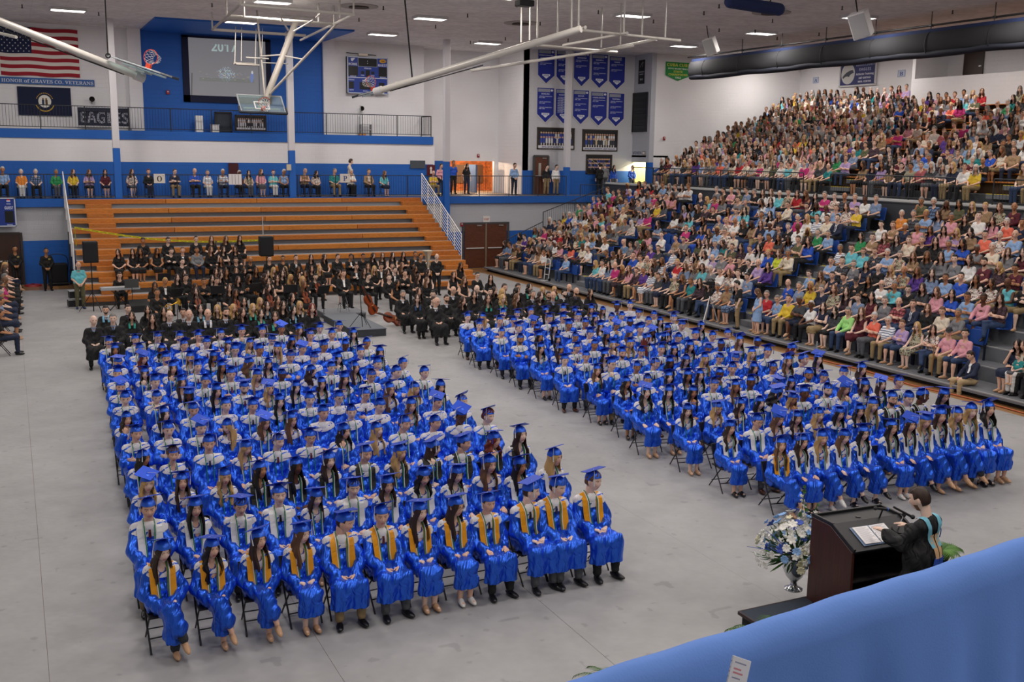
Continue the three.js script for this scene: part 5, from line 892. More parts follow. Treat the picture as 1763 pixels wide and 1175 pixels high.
{
  const slopeZ = BL.z(9) + 0.2, placed = [];
  BAND.forEach((q, n) => {
    const up = q.f.includes('U'), tall = up ? 1.64 : 1.24; let pos = null;
    const flat = onY(q.px, q.py, tall);
    if (flat.z > slopeZ + 0.5 && !q.f.includes('x')) pos = [flat.x, 0.008, flat.z];
    else { let bd = 9; for (let i = 9; i >= 3; i--) { const z = BL.z(i) - 0.12, seat = BL.y(i) - 0.45, p = onZ(q.px, q.py, z + 0.05), d = Math.abs(p.y - seat - 1.24); if (d < bd && p.x > 2.6 && p.x < 18.6) { bd = d; pos = [p.x, seat, z]; } } if (!pos) pos = [flat.x, 0.008, Math.max(flat.z, slopeZ + 0.6)]; }
    let guard = 0; while (guard++ < 6 && placed.some((a) => Math.hypot(a[0] - pos[0], a[2] - pos[2]) < 0.5)) pos[0] += 0.1; placed.push(pos);
    const hair = /[kbnyr]/.exec(q.f)?.[0] ?? 'b', has = (c) => q.f.includes(c), female = q.female;
    const o = { female, top: has('G') ? 'g' : 'k', pose: has('A') ? 'chin' : has('V') ? 'play' : up ? 'front' : pick(['lap', 'lap', 'thigh', 'fold']), legs: up ? 'stand' : female ? 'together' : 'flat', sleeve: female ? pick([1, 2, 0]) : 2, bottom: female && rnd() < 0.4 ? 'skirt' : 'trousers', dress: true, pants: 'black', hair, bald: has('z'), skin: pick(['light', 'pale', 'light', 'tan']), yaw: bin(rr(-0.35, 0.35), 0.2, 0.4), pitch: pick([0, 0.12, 0.24]), thick: pick([1, 1, 1.08]), len: pick([0.12, 0.18, 0.24]), wave: pick([0, 0.006]), glasses: has('g') || rnd() < 0.12, suit: has('S'), bow: true, shoe: SHOEB };
    if (has('G')) o.pants = 'navy';
    const where = pos[1] > 0.05 ? 'on the lower bleachers' : 'on the floor';
    civilian('musician_person', o, `${female ? 'long-haired' : o.bald ? 'bald' : 'short-haired'} ${o.bald ? '' : hairWord[hair] + ' '}musician in ${has('G') ? 'grey shirt' : o.suit ? 'black suit' : 'black'} ${where}, band place ${n + 1}`.replace(/\s+/g, ' '), pos, rr(-0.12, 0.2), 'band members in black', 'mid', 1);
    if (pos[1] < 0.05 && !up && pos[2] > -34.5) foldingChair(`black folding chair of band place ${n + 1}`, pos, 0, 'folding chairs of the band');
    if (has('V')) INSTR.push(['violin', pos, n + 1]); if (has('H')) INSTR.push(['horn', pos, n + 1]);
  });
}
// ---------------------------------------------------------------- instruments
const VIOLIN = M(0x8a3a14, 0.25), VDARK = M(0x1a0f0a, 0.4), BRASS = M(0xe0b040, 0.22, { metalness: 1 }), CHROME = M(0xdfe2e6, 0.18, { metalness: 1 });
function fiddleShape(s) { const p = new THREE.Shape(); const pts = [[0, -0.18], [0.06, -0.178], [0.1, -0.14], [0.098, -0.08], [0.062, -0.03], [0.06, 0.02], [0.083, 0.06], [0.08, 0.12], [0.045, 0.165], [0, 0.175]]; const all = [...pts, ...pts.slice(1, -1).reverse().map(([x, y]) => [-x, y])].map(([x, y]) => new THREE.Vector2(x * s, y * s)); p.setFromPoints(new THREE.SplineCurve([...all, all[0]]).getPoints(40)); return new THREE.ExtrudeGeometry(p, { depth: 0.038 * s, bevelEnabled: true, bevelSize: 0.004 * s, bevelThickness: 0.006 * s, bevelSegments: 2 }); }
function fiddle(name, label, category, s, p, euler) {
  const g = thing(name, label, category, p); g.rotation.set(...euler);
  mesh('body', fiddleShape(s), VIOLIN, g); mesh('fingerboard', rbox(0.026 * s, 0.27 * s, 0.012 * s, 0, 0.17 * s, 0.058 * s, 0.004), VDARK, g); mesh('neck', merge([rbox(0.022 * s, 0.15 * s, 0.02 * s, 0, 0.25 * s, 0.042 * s, 0.006), new THREE.TorusGeometry(0.014 * s, 0.007 * s, 6, 12).rotateY(Math.PI / 2).translate(0, 0.335 * s, 0.04 * s)]), VIOLIN, g); mesh('bridge', rbox(0.045 * s, 0.006 * s, 0.03 * s, 0, -0.03 * s, 0.06 * s, 0.002), M(0xc9a068, 0.5), g); mesh('tailpiece', rbox(0.03 * s, 0.1 * s, 0.008 * s, 0, -0.11 * s, 0.06 * s, 0.003), VDARK, g);
  return g;
}
for (const [kind, [x, y, z], n] of INSTR) {
  if (kind === 'violin') { fiddle('violin', `reddish brown violin held upright on the lap of band place ${n}`, 'violin', 1.15, [x - 0.02, y + 0.82, z + 0.4], [-0.25, 0.15, 0.2]); }
  else {
    const g = thing('french_horn', 'shiny brass horn with coiled tubes held across the lap of a seated player', 'horn', [x + 0.3, y + 0.72, z + 0.36]); g.rotation.set(0.1, 0.4, 0.25);
    const bell = new THREE.LatheGeometry([[0.012, 0], [0.016, 0.14], [0.03, 0.24], [0.07, 0.31], [0.15, 0.345]].map(([a, b]) => new THREE.Vector2(a, b)), 24).rotateZ(-Math.PI / 2).translate(0.08, 0.08, 0.0);
    mesh('bell', bell, M(0xe0b040, 0.22, { metalness: 1, side: THREE.DoubleSide }), g); mesh('coil', merge([new THREE.TorusGeometry(0.15, 0.012, 8, 30), new THREE.TorusGeometry(0.11, 0.01, 8, 26).translate(0.02, 0.01, 0.025), new THREE.TorusGeometry(0.075, 0.009, 8, 22).translate(-0.02, 0, -0.02)]), BRASS, g);
    for (const k of [-1, 0, 1]) mesh('valve', new THREE.CylinderGeometry(0.014, 0.014, 0.09, 10).rotateX(Math.PI / 2).translate(k * 0.035, -0.02, 0.02), BRASS, g); mesh('mouthpipe', tube([V(-0.12, 0.08, 0), V(-0.2, 0.14, 0.02), V(-0.27, 0.24, -0.02)], 0.007, 10, 6), BRASS, g);
  }
}
{ // cellos on their sides and a bass clarinet, trombone, tuba bell and other large shapes of the photo
  const c1 = onY(652, 540, 0.3), c2 = onY(672, 548, 0.25);
  fiddle('cello', 'dark orange cello leaning beside a seated player behind the conductor podium', 'cello', 2.1, [onY(636, 528, 0.35).x, 0.42, onY(636, 528, 0.35).z], [-0.35, 0.5, 0.5]);
  fiddle('cello', 'deep red cello lying on its side on the grey floor near the staff', 'cello', 2.1, [c2.x, 0.24, c2.z + 0.2], [-0.55, 0.3, 1.35]);
  const tu = onZ(733, 446, -43.6), tg = thing('tuba', 'pale silver tuba bell resting upright beside the tall player near the stair rail', 'tuba', [tu.x + 0.1, 0.45, tu.z]);
  mesh('bell', new THREE.LatheGeometry([[0.05, 0.3], [0.08, 0.7], [0.13, 1.0], [0.24, 1.2], [0.26, 1.21]].map(([a, b]) => new THREE.Vector2(a, b)), 24), M(0xd9d3c0, 0.3, { metalness: 0.6, side: THREE.DoubleSide }), tg); mesh('coil', merge([new THREE.TorusGeometry(0.2, 0.035, 8, 24).scale(1, 1.5, 1).translate(0, 0.36, 0), new THREE.TorusGeometry(0.12, 0.028, 8, 20).translate(0.02, 0.3, 0.05)]), CHROME, tg); mesh('mouthpipe', tube([V(0.08, 0.5, 0.05), V(0.2, 0.75, 0.15), V(0.1, 0.9, 0.25)], 0.01, 10, 6), CHROME, tg);
  const b = onZ(352, 432, -46), bg = thing('bassoon', 'long silvery woodwind held upright between two seated players on the bleachers', 'bassoon', [b.x + 0.1, b.y - 0.75, b.z + 0.35]); bg.rotation.z = -0.28; mesh('tube', rod(V(0, 0, 0), V(0, 1.15, 0), 0.03, 10, 0.02), CHROME, bg); mesh('bell', new THREE.CylinderGeometry(0.045, 0.03, 0.12, 12).translate(0, 1.18, 0), CHROME, bg); mesh('crook', tube([V(0, 0.9, 0), V(0.1, 1.0, 0.05), V(0.15, 0.85, 0.1)], 0.006, 8, 5), CHROME, bg);
}
function musicStand(p, turn, label, paper = true) {
  const g = thing('music_stand', label, 'music stand', p, turn, 'black music stands');
  mesh('pole', rod(V(0, 0.06, 0), V(0, 0.98, 0), 0.012, 8), BLACKMETAL, g); for (let k = 0; k < 3; k++) { const a = k * 2.09; mesh('leg', rod(V(0, 0.12, 0), V(Math.sin(a) * 0.25, 0.01, Math.cos(a) * 0.25), 0.01, 6), BLACKMETAL, g); }
  mesh('desk', merge([rbox(0.5, 0.33, 0.012, 0, 0, 0, 0.004), rbox(0.5, 0.012, 0.06, 0, -0.165, -0.03, 0.004)]).applyMatrix4(new THREE.Matrix4().makeTranslation(0, 1.06, 0).multiply(new THREE.Matrix4().makeRotationX(0.38))), BLACKMETAL, g);
  if (paper) { const s = tag(mesh('sheet_music', rbox(0.42, 0.29, 0.006, 0, 0, 0, 0.001), M(0xf4f3ee, 0.7)), `white sheet music on ${label.replace(/^black /, 'the ')}`.split(' ').slice(0, 15).join(' '), 'sheet music', 'sheet music'); s.position.set(p[0], p[1] + 1.07, p[2] - 0.016).applyAxisAngle(V(0, 1, 0), 0); s.rotation.set(0.38, turn, 0, 'YXZ'); }
}
[[370, 470, 0.25], [375, 500, -0.3], [440, 496, 0.4], [500, 498, -0.2], [557, 500, 0.3], [304, 505, 0.5], [283, 478, 0.1], [410, 478, 0.2]].forEach(([x, y, t], i) => { const p = onY(x, y, 1.05); musicStand([p.x, 0.008, p.z], t, `black music stand in front of the band, stand ${i + 1} counted along the players`); });

// ---------------------------------------------------------------- things on the walls
const flatM = (tex, rough = 0.6) => new THREE.MeshStandardMaterial({ color: 0xffffff, map: tex, roughness: rough });
function onWallZ(name, label, cat, [x0, y0, x1, y1], z, mat, th = 0.04, group) {       // a flat thing between two pixels on a wall that faces +z
  const a = onZ(x0, y0, z), b = onZ(x1, y1, z), m = mesh(name, box(b.x - a.x, a.y - b.y, th), mat); m.position.set((a.x + b.x) / 2, (a.y + b.y) / 2, z - th / 2); return tag(m, label, cat, group);
}
function onWallX(name, label, cat, [x0, y0, x1, y1], x, mat, th = 0.04, group) {       // the same on a wall that faces -x
  const a = onX(x0, y0, x), b = onX(x1, y1, x), m = mesh(name, box(Math.abs(b.z - a.z), Math.abs(a.y - b.y), th), mat); m.position.set(x + th / 2, (a.y + b.y) / 2, (a.z + b.z) / 2); m.rotation.y = -Math.PI / 2; return tag(m, label, cat, group);
}
function words(c, t, x, y, px, color = '#fff', font = 'bold', fam = 'sans-serif', w) { c.fillStyle = color; c.font = `${font} ${px}px ${fam}`; c.textAlign = 'center'; c.textBaseline = 'middle'; c.fillText(t, x, y, w); }
const UWF = UW + 0.09;
{ // national flag: thirteen stripes and a starred canton
  const t = canvasTex(570, 300, (c, w, h) => { for (let k = 0; k < 13; k++) { c.fillStyle = k % 2 ? '#e9e4dc' : '#a31a2c'; c.fillRect(0, k * h / 13, w, h / 13 + 1); } c.fillStyle = '#16224a'; c.fillRect(0, 0, w * 0.4, h * 7 / 13); c.fillStyle = '#f0f0f0'; for (let r = 0; r < 9; r++) for (let q = 0; q < (r % 2 ? 5 : 6); q++) { const x = w * 0.4 * ((q + (r % 2 ? 1 : 0.5)) / 6), y = h * 7 / 13 * ((r + 0.7) / 9.4); c.beginPath(); for (let k = 0; k < 10; k++) { const a = -Math.PI / 2 + k * Math.PI / 5, s = k % 2 ? 2.6 : 6.5; c.lineTo(x + s * Math.cos(a), y + s * Math.sin(a)); } c.fill(); } });
  const a = onZ(-4, 44, UWF), b = onZ(138, 134, UWF), w = b.x - a.x, h = a.y - b.y, g = new THREE.BoxGeometry(w, h, 0.012, 30, 8, 1), p = g.attributes.position;
  for (let i = 0; i < p.count; i++) { p.setZ(i, p.getZ(i) + 0.025 * Math.sin(p.getX(i) * 5) * (0.5 - p.getY(i) / h)); p.setY(i, p.getY(i) - 0.02 * Math.sin((p.getX(i) / w + 0.5) * Math.PI * 4)); } g.computeVertexNormals();
  tag(mesh('national_flag', g, flatM(t, 0.8)), 'large red, white and blue flag with stars and stripes on the upper wall', 'flag').position.set((a.x + b.x) / 2, (a.y + b.y) / 2, UW + 0.05);
}
onWallZ('veterans_banner', 'long blue banner with white lettering hung just below the large striped flag', 'banner', [-14, 131, 163, 149], UWF, flatM(canvasTex(1024, 104, (c, w, h) => { c.fillStyle = '#2d5fa6'; c.fillRect(0, 0, w, h); words(c, 'IN HONOR of GRAVES CO. VETERANS', w / 2, h / 2 + 4, 74, '#d9dde4', 'bold', 'serif', w - 20); })), 0.02);
{ const m = onWallZ('state_flag', 'navy flag with a round white and gold seal below the veterans banner', 'flag', [29, 148.5, 124, 200], UWF, flatM(canvasTex(380, 206, (c, w, h) => { c.fillStyle = '#17203f'; c.fillRect(0, 0, w, h); const x = w / 2, y = h * 0.5; c.strokeStyle = '#c8a33c'; c.lineWidth = 9; c.beginPath(); c.arc(x, y + 6, 66, 0.3, Math.PI - 0.3); c.stroke(); c.setLineDash([8, 5]); c.strokeStyle = '#c8a33c'; c.lineWidth = 7; c.beginPath(); c.arc(x, y, 60, Math.PI + 0.3, -0.3); c.stroke(); c.setLineDash([]); c.fillStyle = '#eceadf'; c.beginPath(); c.arc(x, y, 46, 0, 7); c.fill(); c.fillStyle = '#2c3a5c'; c.fillRect(x - 20, y - 12, 16, 40); c.fillStyle = '#5a4632'; c.fillRect(x + 4, y - 12, 16, 40); c.fillStyle = '#8a6a4a'; c.fillRect(x - 18, y - 24, 12, 12); c.fillRect(x + 5, y - 24, 12, 12); }), 0.85), 0.014); }
onWallZ('letter_sign', 'dark sign with the team name EAGLES spelled in dotted white stars on the balcony', 'sign', [133, 184.5, 224, 218], MW - 0.35, flatM(canvasTex(546, 200, (c, w, h) => { c.fillStyle = '#141b33'; c.fillRect(0, 0, w, h); const t = document.createElement('canvas'); t.width = w; t.height = h; const q = t.getContext('2d'); words(q, 'EAGLES', w / 2, h / 2 + 8, 172, '#fff', 'bold', 'sans-serif', w - 24); const d = q.getImageData(0, 0, w, h).data; for (let y = 6; y < h; y += 9) for (let x = 6; x < w; x += 9) { const on = d[(y * w + x) * 4 + 3] > 100 && (d[(y * w + x - 12) * 4 + 3] < 100 || d[(y * w + x + 12) * 4 + 3] < 100 || d[(Math.max(0, y - 12) * w + x) * 4 + 3] < 100 || d[(Math.min(h - 1, y + 12) * w + x) * 4 + 3] < 100); if (on) { c.fillStyle = '#e6e8f0'; c.fillRect(x - 3 + rnd() * 3, y - 3 + rnd() * 3, 6, 6); } } })), 0.03);
{ // horn loudspeakers on the upper wall
  for (const [x, y, l] of [[158, 171, 'small round black horn loudspeaker on the white wall above the starred letter sign'], [622, 187, 'small round black horn on a stand above the white cart on the balcony']]) { const p = onZ(x, y, UW + 0.15), g = thing('horn_speaker', l, 'loudspeaker', [p.x, p.y, UW + 0.12]); mesh('horn', new THREE.LatheGeometry([[0.03, 0], [0.06, 0.08], [0.11, 0.16], [0.125, 0.165]].map(([a, b]) => new THREE.Vector2(a, b)), 18).rotateX(Math.PI / 2), M(0x24211f, 0.5, { side: THREE.DoubleSide }), g); mesh('driver', new THREE.CylinderGeometry(0.05, 0.05, 0.1, 14).rotateX(Math.PI / 2).translate(0, 0, -0.05), BLACKMETAL, g); mesh('bracket', rbox(0.03, 0.22, 0.03, 0, -0.1, -0.04), BLACKMETAL, g); }
}
{ // projector screen with its frame, the year and a burst of light on it
  const z = UW + 0.11, a = onZ(312, 60, z), b = onZ(468, 180, z), g = thing('projector_screen', 'large projector screen with a dark navy frame showing the year in the blue bay', 'screen', [(a.x + b.x) / 2, (a.y + b.y) / 2, z]);
  const w = b.x - a.x, h = a.y - b.y;
  mesh('frame', merge([box(w, 0.32, 0.1, 0, -h / 2 + 0.16, 0), box(0.3, h, 0.1, -w / 2 + 0.15, 0, 0), box(0.26, h, 0.1, w / 2 - 0.13, 0, 0), box(w, 0.1, 0.1, 0, h / 2 - 0.05, 0)]), M(0x141a3a, 0.8), g);
  const t = canvasTex(1024, 768, (c, W2, H2) => { c.fillStyle = '#8f8e92'; c.fillRect(0, 0, W2, H2); c.save(); c.beginPath(); c.rect(0, 70, W2, 700); c.clip(); words(c, '2017', 470, 105, 170, '#bfd6d2', 'bold', 'sans-serif', 330); c.restore(); for (let k = 0; k < 170; k++) { const r = 10 + 100 * Math.pow(rnd(), 0.7), an = rnd() * 6.3; c.fillStyle = pick(['#b9d8d4', '#a4bcd6', '#c9d2cf', '#9fb0c4']); c.fillRect(490 + r * Math.cos(an), 460 + r * Math.sin(an) * 0.9, 5 + rnd() * 10, 5 + rnd() * 10); } c.fillStyle = 'rgba(120,130,120,0.5)'; c.fillRect(140, 520, 720, 50); for (let k = 0; k < 40; k++) { c.fillStyle = pick(['#a3a58f', '#8b9cae', '#a59a90']); c.fillRect(140 + rnd() * 720, 420 + rnd() * 120, 8 + rnd() * 26, 4 + rnd() * 10); } c.fillStyle = '#7f93c9'; c.beginPath(); c.ellipse(830, 490, 24, 75, 0.1, 0, 7); c.fill(); c.fillStyle = '#d9dde2'; c.beginPath(); c.ellipse(836, 425, 14, 22, 0, 0, 7); c.fill(); });
  mesh('screen', box(w - 0.5, h - 0.4, 0.03, 0.0, 0.1, 0.02), new THREE.MeshStandardMaterial({ color: 0xe2e2e4, map: t, emissive: 0xffffff, emissiveMap: t, emissiveIntensity: 0.42, roughness: 0.85 }), g);
  mesh('pull_rope', merge([rod(V(-w / 2 + 0.36, -h / 2 + 0.3, 0.08), V(-w / 2 + 0.42, -0.2, 0.08), 0.012, 5), rod(V(w / 2 - 0.62, -h / 2 + 0.2, 0.08), V(w / 2 - 0.62, h / 2, 0.08), 0.012, 5)]), BLACKMETAL, g);
}
function scoreboard(label, rect, z, draw, tw, th) {
  const a = onZ(rect[0], rect[1], z), b = onZ(rect[2], rect[3], z), w = b.x - a.x, h = a.y - b.y, g = thing('scoreboard', label, 'scoreboard', [(a.x + b.x) / 2, (a.y + b.y) / 2, z]);
  mesh('cabinet', rbox(w, h, 0.22, 0, 0, -0.12, 0.02), M(0x191b22, 0.6), g); mesh('face', box(w - 0.04, h - 0.04, 0.02, 0, 0, 0), flatM(canvasTex(tw, th, draw), 0.45), g); mesh('trim', merge([box(w, 0.05, 0.04, 0, h / 2 - 0.02, 0), box(w, 0.05, 0.04, 0, -h / 2 + 0.02, 0), box(0.05, h, 0.04, -w / 2 + 0.02, 0, 0), box(0.05, h, 0.04, w / 2 - 0.02, 0, 0)]), M(0xc9d2e2, 0.4), g);
  return [g, w, h];
}
{ const [g, w, h] = scoreboard('blue HOME and GUEST scoreboard with dark number panels on the upper white wall', [597.5, 96.5, 668, 163], UW + 0.24, (c, W2, H2) => {
    c.fillStyle = '#1e3f9e'; c.fillRect(0, 0, W2, H2); c.fillStyle = '#0c0e14'; for (const r of [[135, 12, 240, 108], [8, 122, 122, 128], [395, 122, 110, 128], [170, 185, 40, 38], [228, 168, 54, 88], [300, 185, 40, 38], [12, 330, 64, 90], [150, 330, 150, 98], [400, 330, 70, 90]]) c.fillRect(...r);
    c.strokeStyle = '#cfd6e6'; c.lineWidth = 4; c.strokeRect(133, 10, 244, 112); c.fillStyle = '#e4e8f2'; c.fillRect(0, 268, W2, 9); words(c, 'HOME', 66, 96, 46, '#e8ecf6', 'bold', 'sans-serif', 110); words(c, 'GUEST', 446, 96, 46, '#e8ecf6', 'bold', 'sans-serif', 116); words(c, 'PERIOD', 256, 146, 26, '#dfe4f0'); words(c, 'BONUS', 70, 256, 22, '#dfe4f0'); words(c, 'BONUS', 450, 256, 22, '#dfe4f0'); words(c, 'POSS', 190, 240, 18, '#dfe4f0'); words(c, 'POSS', 320, 240, 18, '#dfe4f0'); words(c, 'FOULS', 46, 304, 24, '#dfe4f0'); words(c, 'PLAYER', 226, 308, 24, '#dfe4f0'); words(c, 'WON', 46, 440, 22, '#dfe4f0'); words(c, 'FOULS', 226, 450, 22, '#dfe4f0'); c.fillStyle = '#e9eef6'; c.fillRect(250, 44, 8, 10); c.fillRect(250, 74, 8, 10); c.beginPath(); c.moveTo(40, 20); c.lineTo(96, 14); c.lineTo(84, 34); c.lineTo(60, 60); c.lineTo(44, 50); c.fill(); c.fillStyle = '#d8a826'; c.beginPath(); c.ellipse(450, 40, 44, 26, 0, 0, 7); c.fill(); words(c, '100', 450, 42, 28, '#8c2a14');
  }, 512, 480); mesh('top_lamp', rbox(0.5, 0.12, 0.12, -0.25, h / 2 + 0.1, 0.02), M(0xf0e3d2, 0.5), g); mesh('mount_bar', rod(V(-w / 2, h / 2 + 0.18, -0.1), V(w / 2 - 0.6, h / 2 + 0.12, -0.1), 0.02, 6), BLACKMETAL, g); }
scoreboard('narrow blue GUEST score panel with a soft drink emblem beside the bleachers', [-28, 341, 29, 390], FW + 0.44, (c, W2, H2) => { c.fillStyle = '#1b3a92'; c.fillRect(0, 0, W2, H2); const x = 316, y = 34; c.save(); c.beginPath(); c.arc(x, y, 26, 0, 7); c.clip(); c.fillStyle = '#f2f2f4'; c.fillRect(x - 30, y - 30, 60, 60); c.fillStyle = '#c8202e'; c.fillRect(x - 30, y - 30, 60, 24); c.fillStyle = '#1c4fb4'; c.fillRect(x - 30, y + 8, 60, 24); c.restore(); words(c, 'PEPSI', x, 72, 22, '#e8ecf6'); words(c, 'GUEST', 316, 122, 50, '#e8ecf6', 'bold', 'sans-serif', 118); words(c, 'HOME', 90, 122, 50, '#e8ecf6', 'bold', 'sans-serif', 118); c.fillStyle = '#0b0d12'; c.fillRect(256, 160, 120, 150); c.fillRect(30, 160, 120, 150); words(c, 'BONUS', 316, 335, 22, '#dfe4f0'); }, 400, 352);
{ // blue pennant banners, two rows of five, each with its own print
  const bx = [[927, 954], [959, 984.5], [989, 1014], [1019.5, 1045], [1050, 1074.5]], z = -52.07;
  const yT = [[84.5, 144], [86, 147], [89, 149], [93, 152], [97, 154.5]], yB = [[151, 211], [153, 213], [155, 214], [158, 216.5], [160.5, 218]];
  [yT, yB].forEach((rw, r) => bx.forEach(([x0, x1], k) => {
    const dx = r ? -1.5 : 0, a = onZ(x0 + dx, rw[k][0], z), b = onZ(x1 + dx, rw[k][1], z), w = b.x - a.x, h = a.y - b.y, s = new THREE.Shape(); s.moveTo(0, 0); s.lineTo(w, 0); s.lineTo(w, -h * 0.76); s.lineTo(w / 2, -h); s.lineTo(0, -h * 0.76); s.closePath();
    const g = thing('pennant_banner', `blue pointed team banner, ${['first', 'second', 'third', 'fourth', 'fifth'][k]} from the lobby in the ${r ? 'lower' : 'upper'} row`, 'banner', [a.x, a.y, z], 0, 'team banners on the far wall');
    const tex = canvasTex(160, 360, (c, W2, H2) => { c.fillStyle = '#1d2f96'; c.fillRect(0, 0, W2, H2); c.fillStyle = '#9aa0ae'; c.fillRect(6, 8, 118, 34); c.fillStyle = '#e9ecf4'; if (k % 3 !== 1) { c.beginPath(); c.arc(140, 24, 12, 0, 7); c.fill(); } const sp = ['CROSS COUNTRY', 'GOLF', 'SWIMMING', 'BASEBALL', 'TENNIS', 'BOWLING', 'BASKETBALL', 'SOCCER', 'CHEERLEADING', 'FOOTBALL'][r * 5 + k]; words(c, sp, 78, 62, 17, '#eef0f6', 'bold', 'sans-serif', 140); c.textAlign = 'left'; c.fillStyle = '#dfe3ee'; c.font = 'bold 12px sans-serif'; const n = r && k === 1 ? 9 : 2 + ((k * 3 + r) % 2); for (let q = 0; q < n; q++) { const y = 88 + q * (n > 4 ? 18 : 58); c.fillText(q % 2 ? '- STATE CHAMPIONS -' : '- REGION CHAMPIONS -', 14, y, 134); c.fillText('19' + (70 + ((k * 7 + q * 5) % 29)) + ', 20' + String((k * 3 + q * 2) % 17).padStart(2, '0'), 14, y + 14, 100); } c.fillStyle = '#e9ecf4'; c.fillRect(42, 262, 76, 20); c.beginPath(); c.moveTo(50, 284); c.lineTo(110, 284); c.lineTo(80, 312); c.fill(); words(c, 'EAGLES', 80, 272, 15, '#1d2f96'); });
    const geo = new THREE.ExtrudeGeometry(s, { depth: 0.012, bevelEnabled: false }), p = geo.attributes.position, uv = geo.attributes.uv; for (let i = 0; i < p.count; i++) uv.setXY(i, p.getX(i) / w, 1 + p.getY(i) / h);
    const big = new THREE.Shape(); big.moveTo(-0.05, 0.04); big.lineTo(w + 0.05, 0.04); big.lineTo(w + 0.05, -h * 0.78); big.lineTo(w / 2, -h - 0.09); big.lineTo(-0.05, -h * 0.78); big.closePath();
    mesh('cloth', geo, flatM(tex, 0.75), g); mesh('border', new THREE.ExtrudeGeometry(big, { depth: 0.01, bevelEnabled: false }).translate(0, 0, -0.012), M(0xd5d5d8, 0.75), g);
  }));
}
function teamPhoto(c, w, h, rows, title, shirt) { c.fillStyle = '#1b1c22'; c.fillRect(0, 0, w, h); c.fillStyle = '#2b2d36'; c.fillRect(0, h * 0.55, w, h * 0.3); for (let r = 0; r < rows; r++) { const n = 13 - r * 1, y = h * (0.22 + 0.22 * r); for (let k = 0; k < n; k++) { const x = w * (0.06 + 0.88 * (k + 0.5) / n); c.fillStyle = pick(shirt); c.fillRect(x - w * 0.026, y + h * 0.05, w * 0.052, h * 0.24); c.fillStyle = '#c9a084'; c.beginPath(); c.arc(x, y, h * 0.045, 0, 7); c.fill(); c.fillStyle = '#d9d5cf'; if (r === rows - 1) c.fillRect(x - w * 0.015, y + h * 0.28, w * 0.03, h * 0.14); } } c.fillStyle = '#dadbe0'; c.fillRect(0, h * 0.84, w, h * 0.16); if (title) words(c, title, w / 2, h * 0.92, h * 0.1, '#27357e', 'bold', 'sans-serif', w * 0.9); }
function framedPhoto(label, rect, z, draw, tw, th) { const a = onZ(rect[0], rect[1], z), b = onZ(rect[2], rect[3], z), w = b.x - a.x, h = a.y - b.y, g = thing('team_photo', label, 'photo', [(a.x + b.x) / 2, (a.y + b.y) / 2, z], 0); mesh('print', box(w - 0.08, h - 0.08, 0.02, 0, 0, 0), flatM(canvasTex(tw, th, draw), 0.5), g); mesh('frame', merge([box(w, 0.06, 0.05, 0, h / 2 - 0.03, 0), box(w, 0.06, 0.05, 0, -h / 2 + 0.03, 0), box(0.06, h, 0.05, -w / 2 + 0.03, 0, 0), box(0.06, h, 0.05, w / 2 - 0.03, 0, 0)]), M(0x3a2c22, 0.5), g); return g; }
framedPhoto('framed team photo of players in blue below the banners, nearer the brown door', [925, 219, 988.5, 258], -52.078, (c, w, h) => teamPhoto(c, w, h, 2, '2016-2017 VARSITY EAGLES', ['#2c48b4', '#2c48b4', '#233a94', '#e6e6ea']), 384, 236);
framedPhoto('framed team photo of players in white and blue, below the banners nearer the washroom', [1003, 222.5, 1062.5, 261], -52.078, (c, w, h) => teamPhoto(c, w, h, 2, '2016-2017 VARSITY LADY EAGLES', ['#e8e8ec', '#d9c9a4', '#2c48b4', '#3b3d46']), 384, 236);
framedPhoto('dark poster of a cheering team standing low on the wall behind the people', [1009.5, 266, 1053, 300], -52.056, (c, w, h) => { teamPhoto(c, w, h, 3, '', ['#2c48b4', '#1e2f7c', '#14151a']); c.fillStyle = '#15161b'; c.fillRect(0, h * 0.72, w, h * 0.28); c.strokeStyle = '#d9d2c6'; c.lineWidth = 3; for (let k = 0; k < 5; k++) { c.beginPath(); c.moveTo(w * rnd(), h * 0.8); c.lineTo(w * rnd(), h * 0.2); c.stroke(); } }, 300, 236);
framedPhoto('dark framed team photo leaning behind the balcony railing below the screen', [404, 197.5, 459, 226], MW - 0.4, (c, w, h) => teamPhoto(c, w, h, 2, '', ['#e6e6ea', '#c9cad2', '#2a2c34']), 384, 200);
{ // louvre on the return wall, slats one by one
  const x = 32.56, a = onX(1081, 162, x), b = onX(1118, 226, x), g = thing('wall_louver', 'large dark louvered vent on the side wall above the washroom doorway', 'vent', [x, (a.y + b.y) / 2, -51.35]), h = a.y - b.y, w = 1.5;
  mesh('backing', box(0.03, h, w, 0.03, 0, 0), M(0x101114, 0.7), g); mesh('frame', merge([box(0.08, h, 0.05, 0, 0, w / 2), box(0.08, h, 0.05, 0, 0, -w / 2), box(0.08, 0.05, w, 0, h / 2, 0), box(0.08, 0.05, w, 0, -h / 2, 0)]), M(0x1d1f24, 0.5), g);
  for (let k = 0; k < 13; k++) mesh('slat', rbox(0.012, h / 13 + 0.02, w - 0.06, -0.01, -h / 2 + (k + 0.5) * h / 13, 0, 0.004).applyMatrix4(new THREE.Matrix4().makeTranslation(-0.0, 0, 0)), M(k % 2 ? 0x23252b : 0x1a1c21, 0.5), g);
}
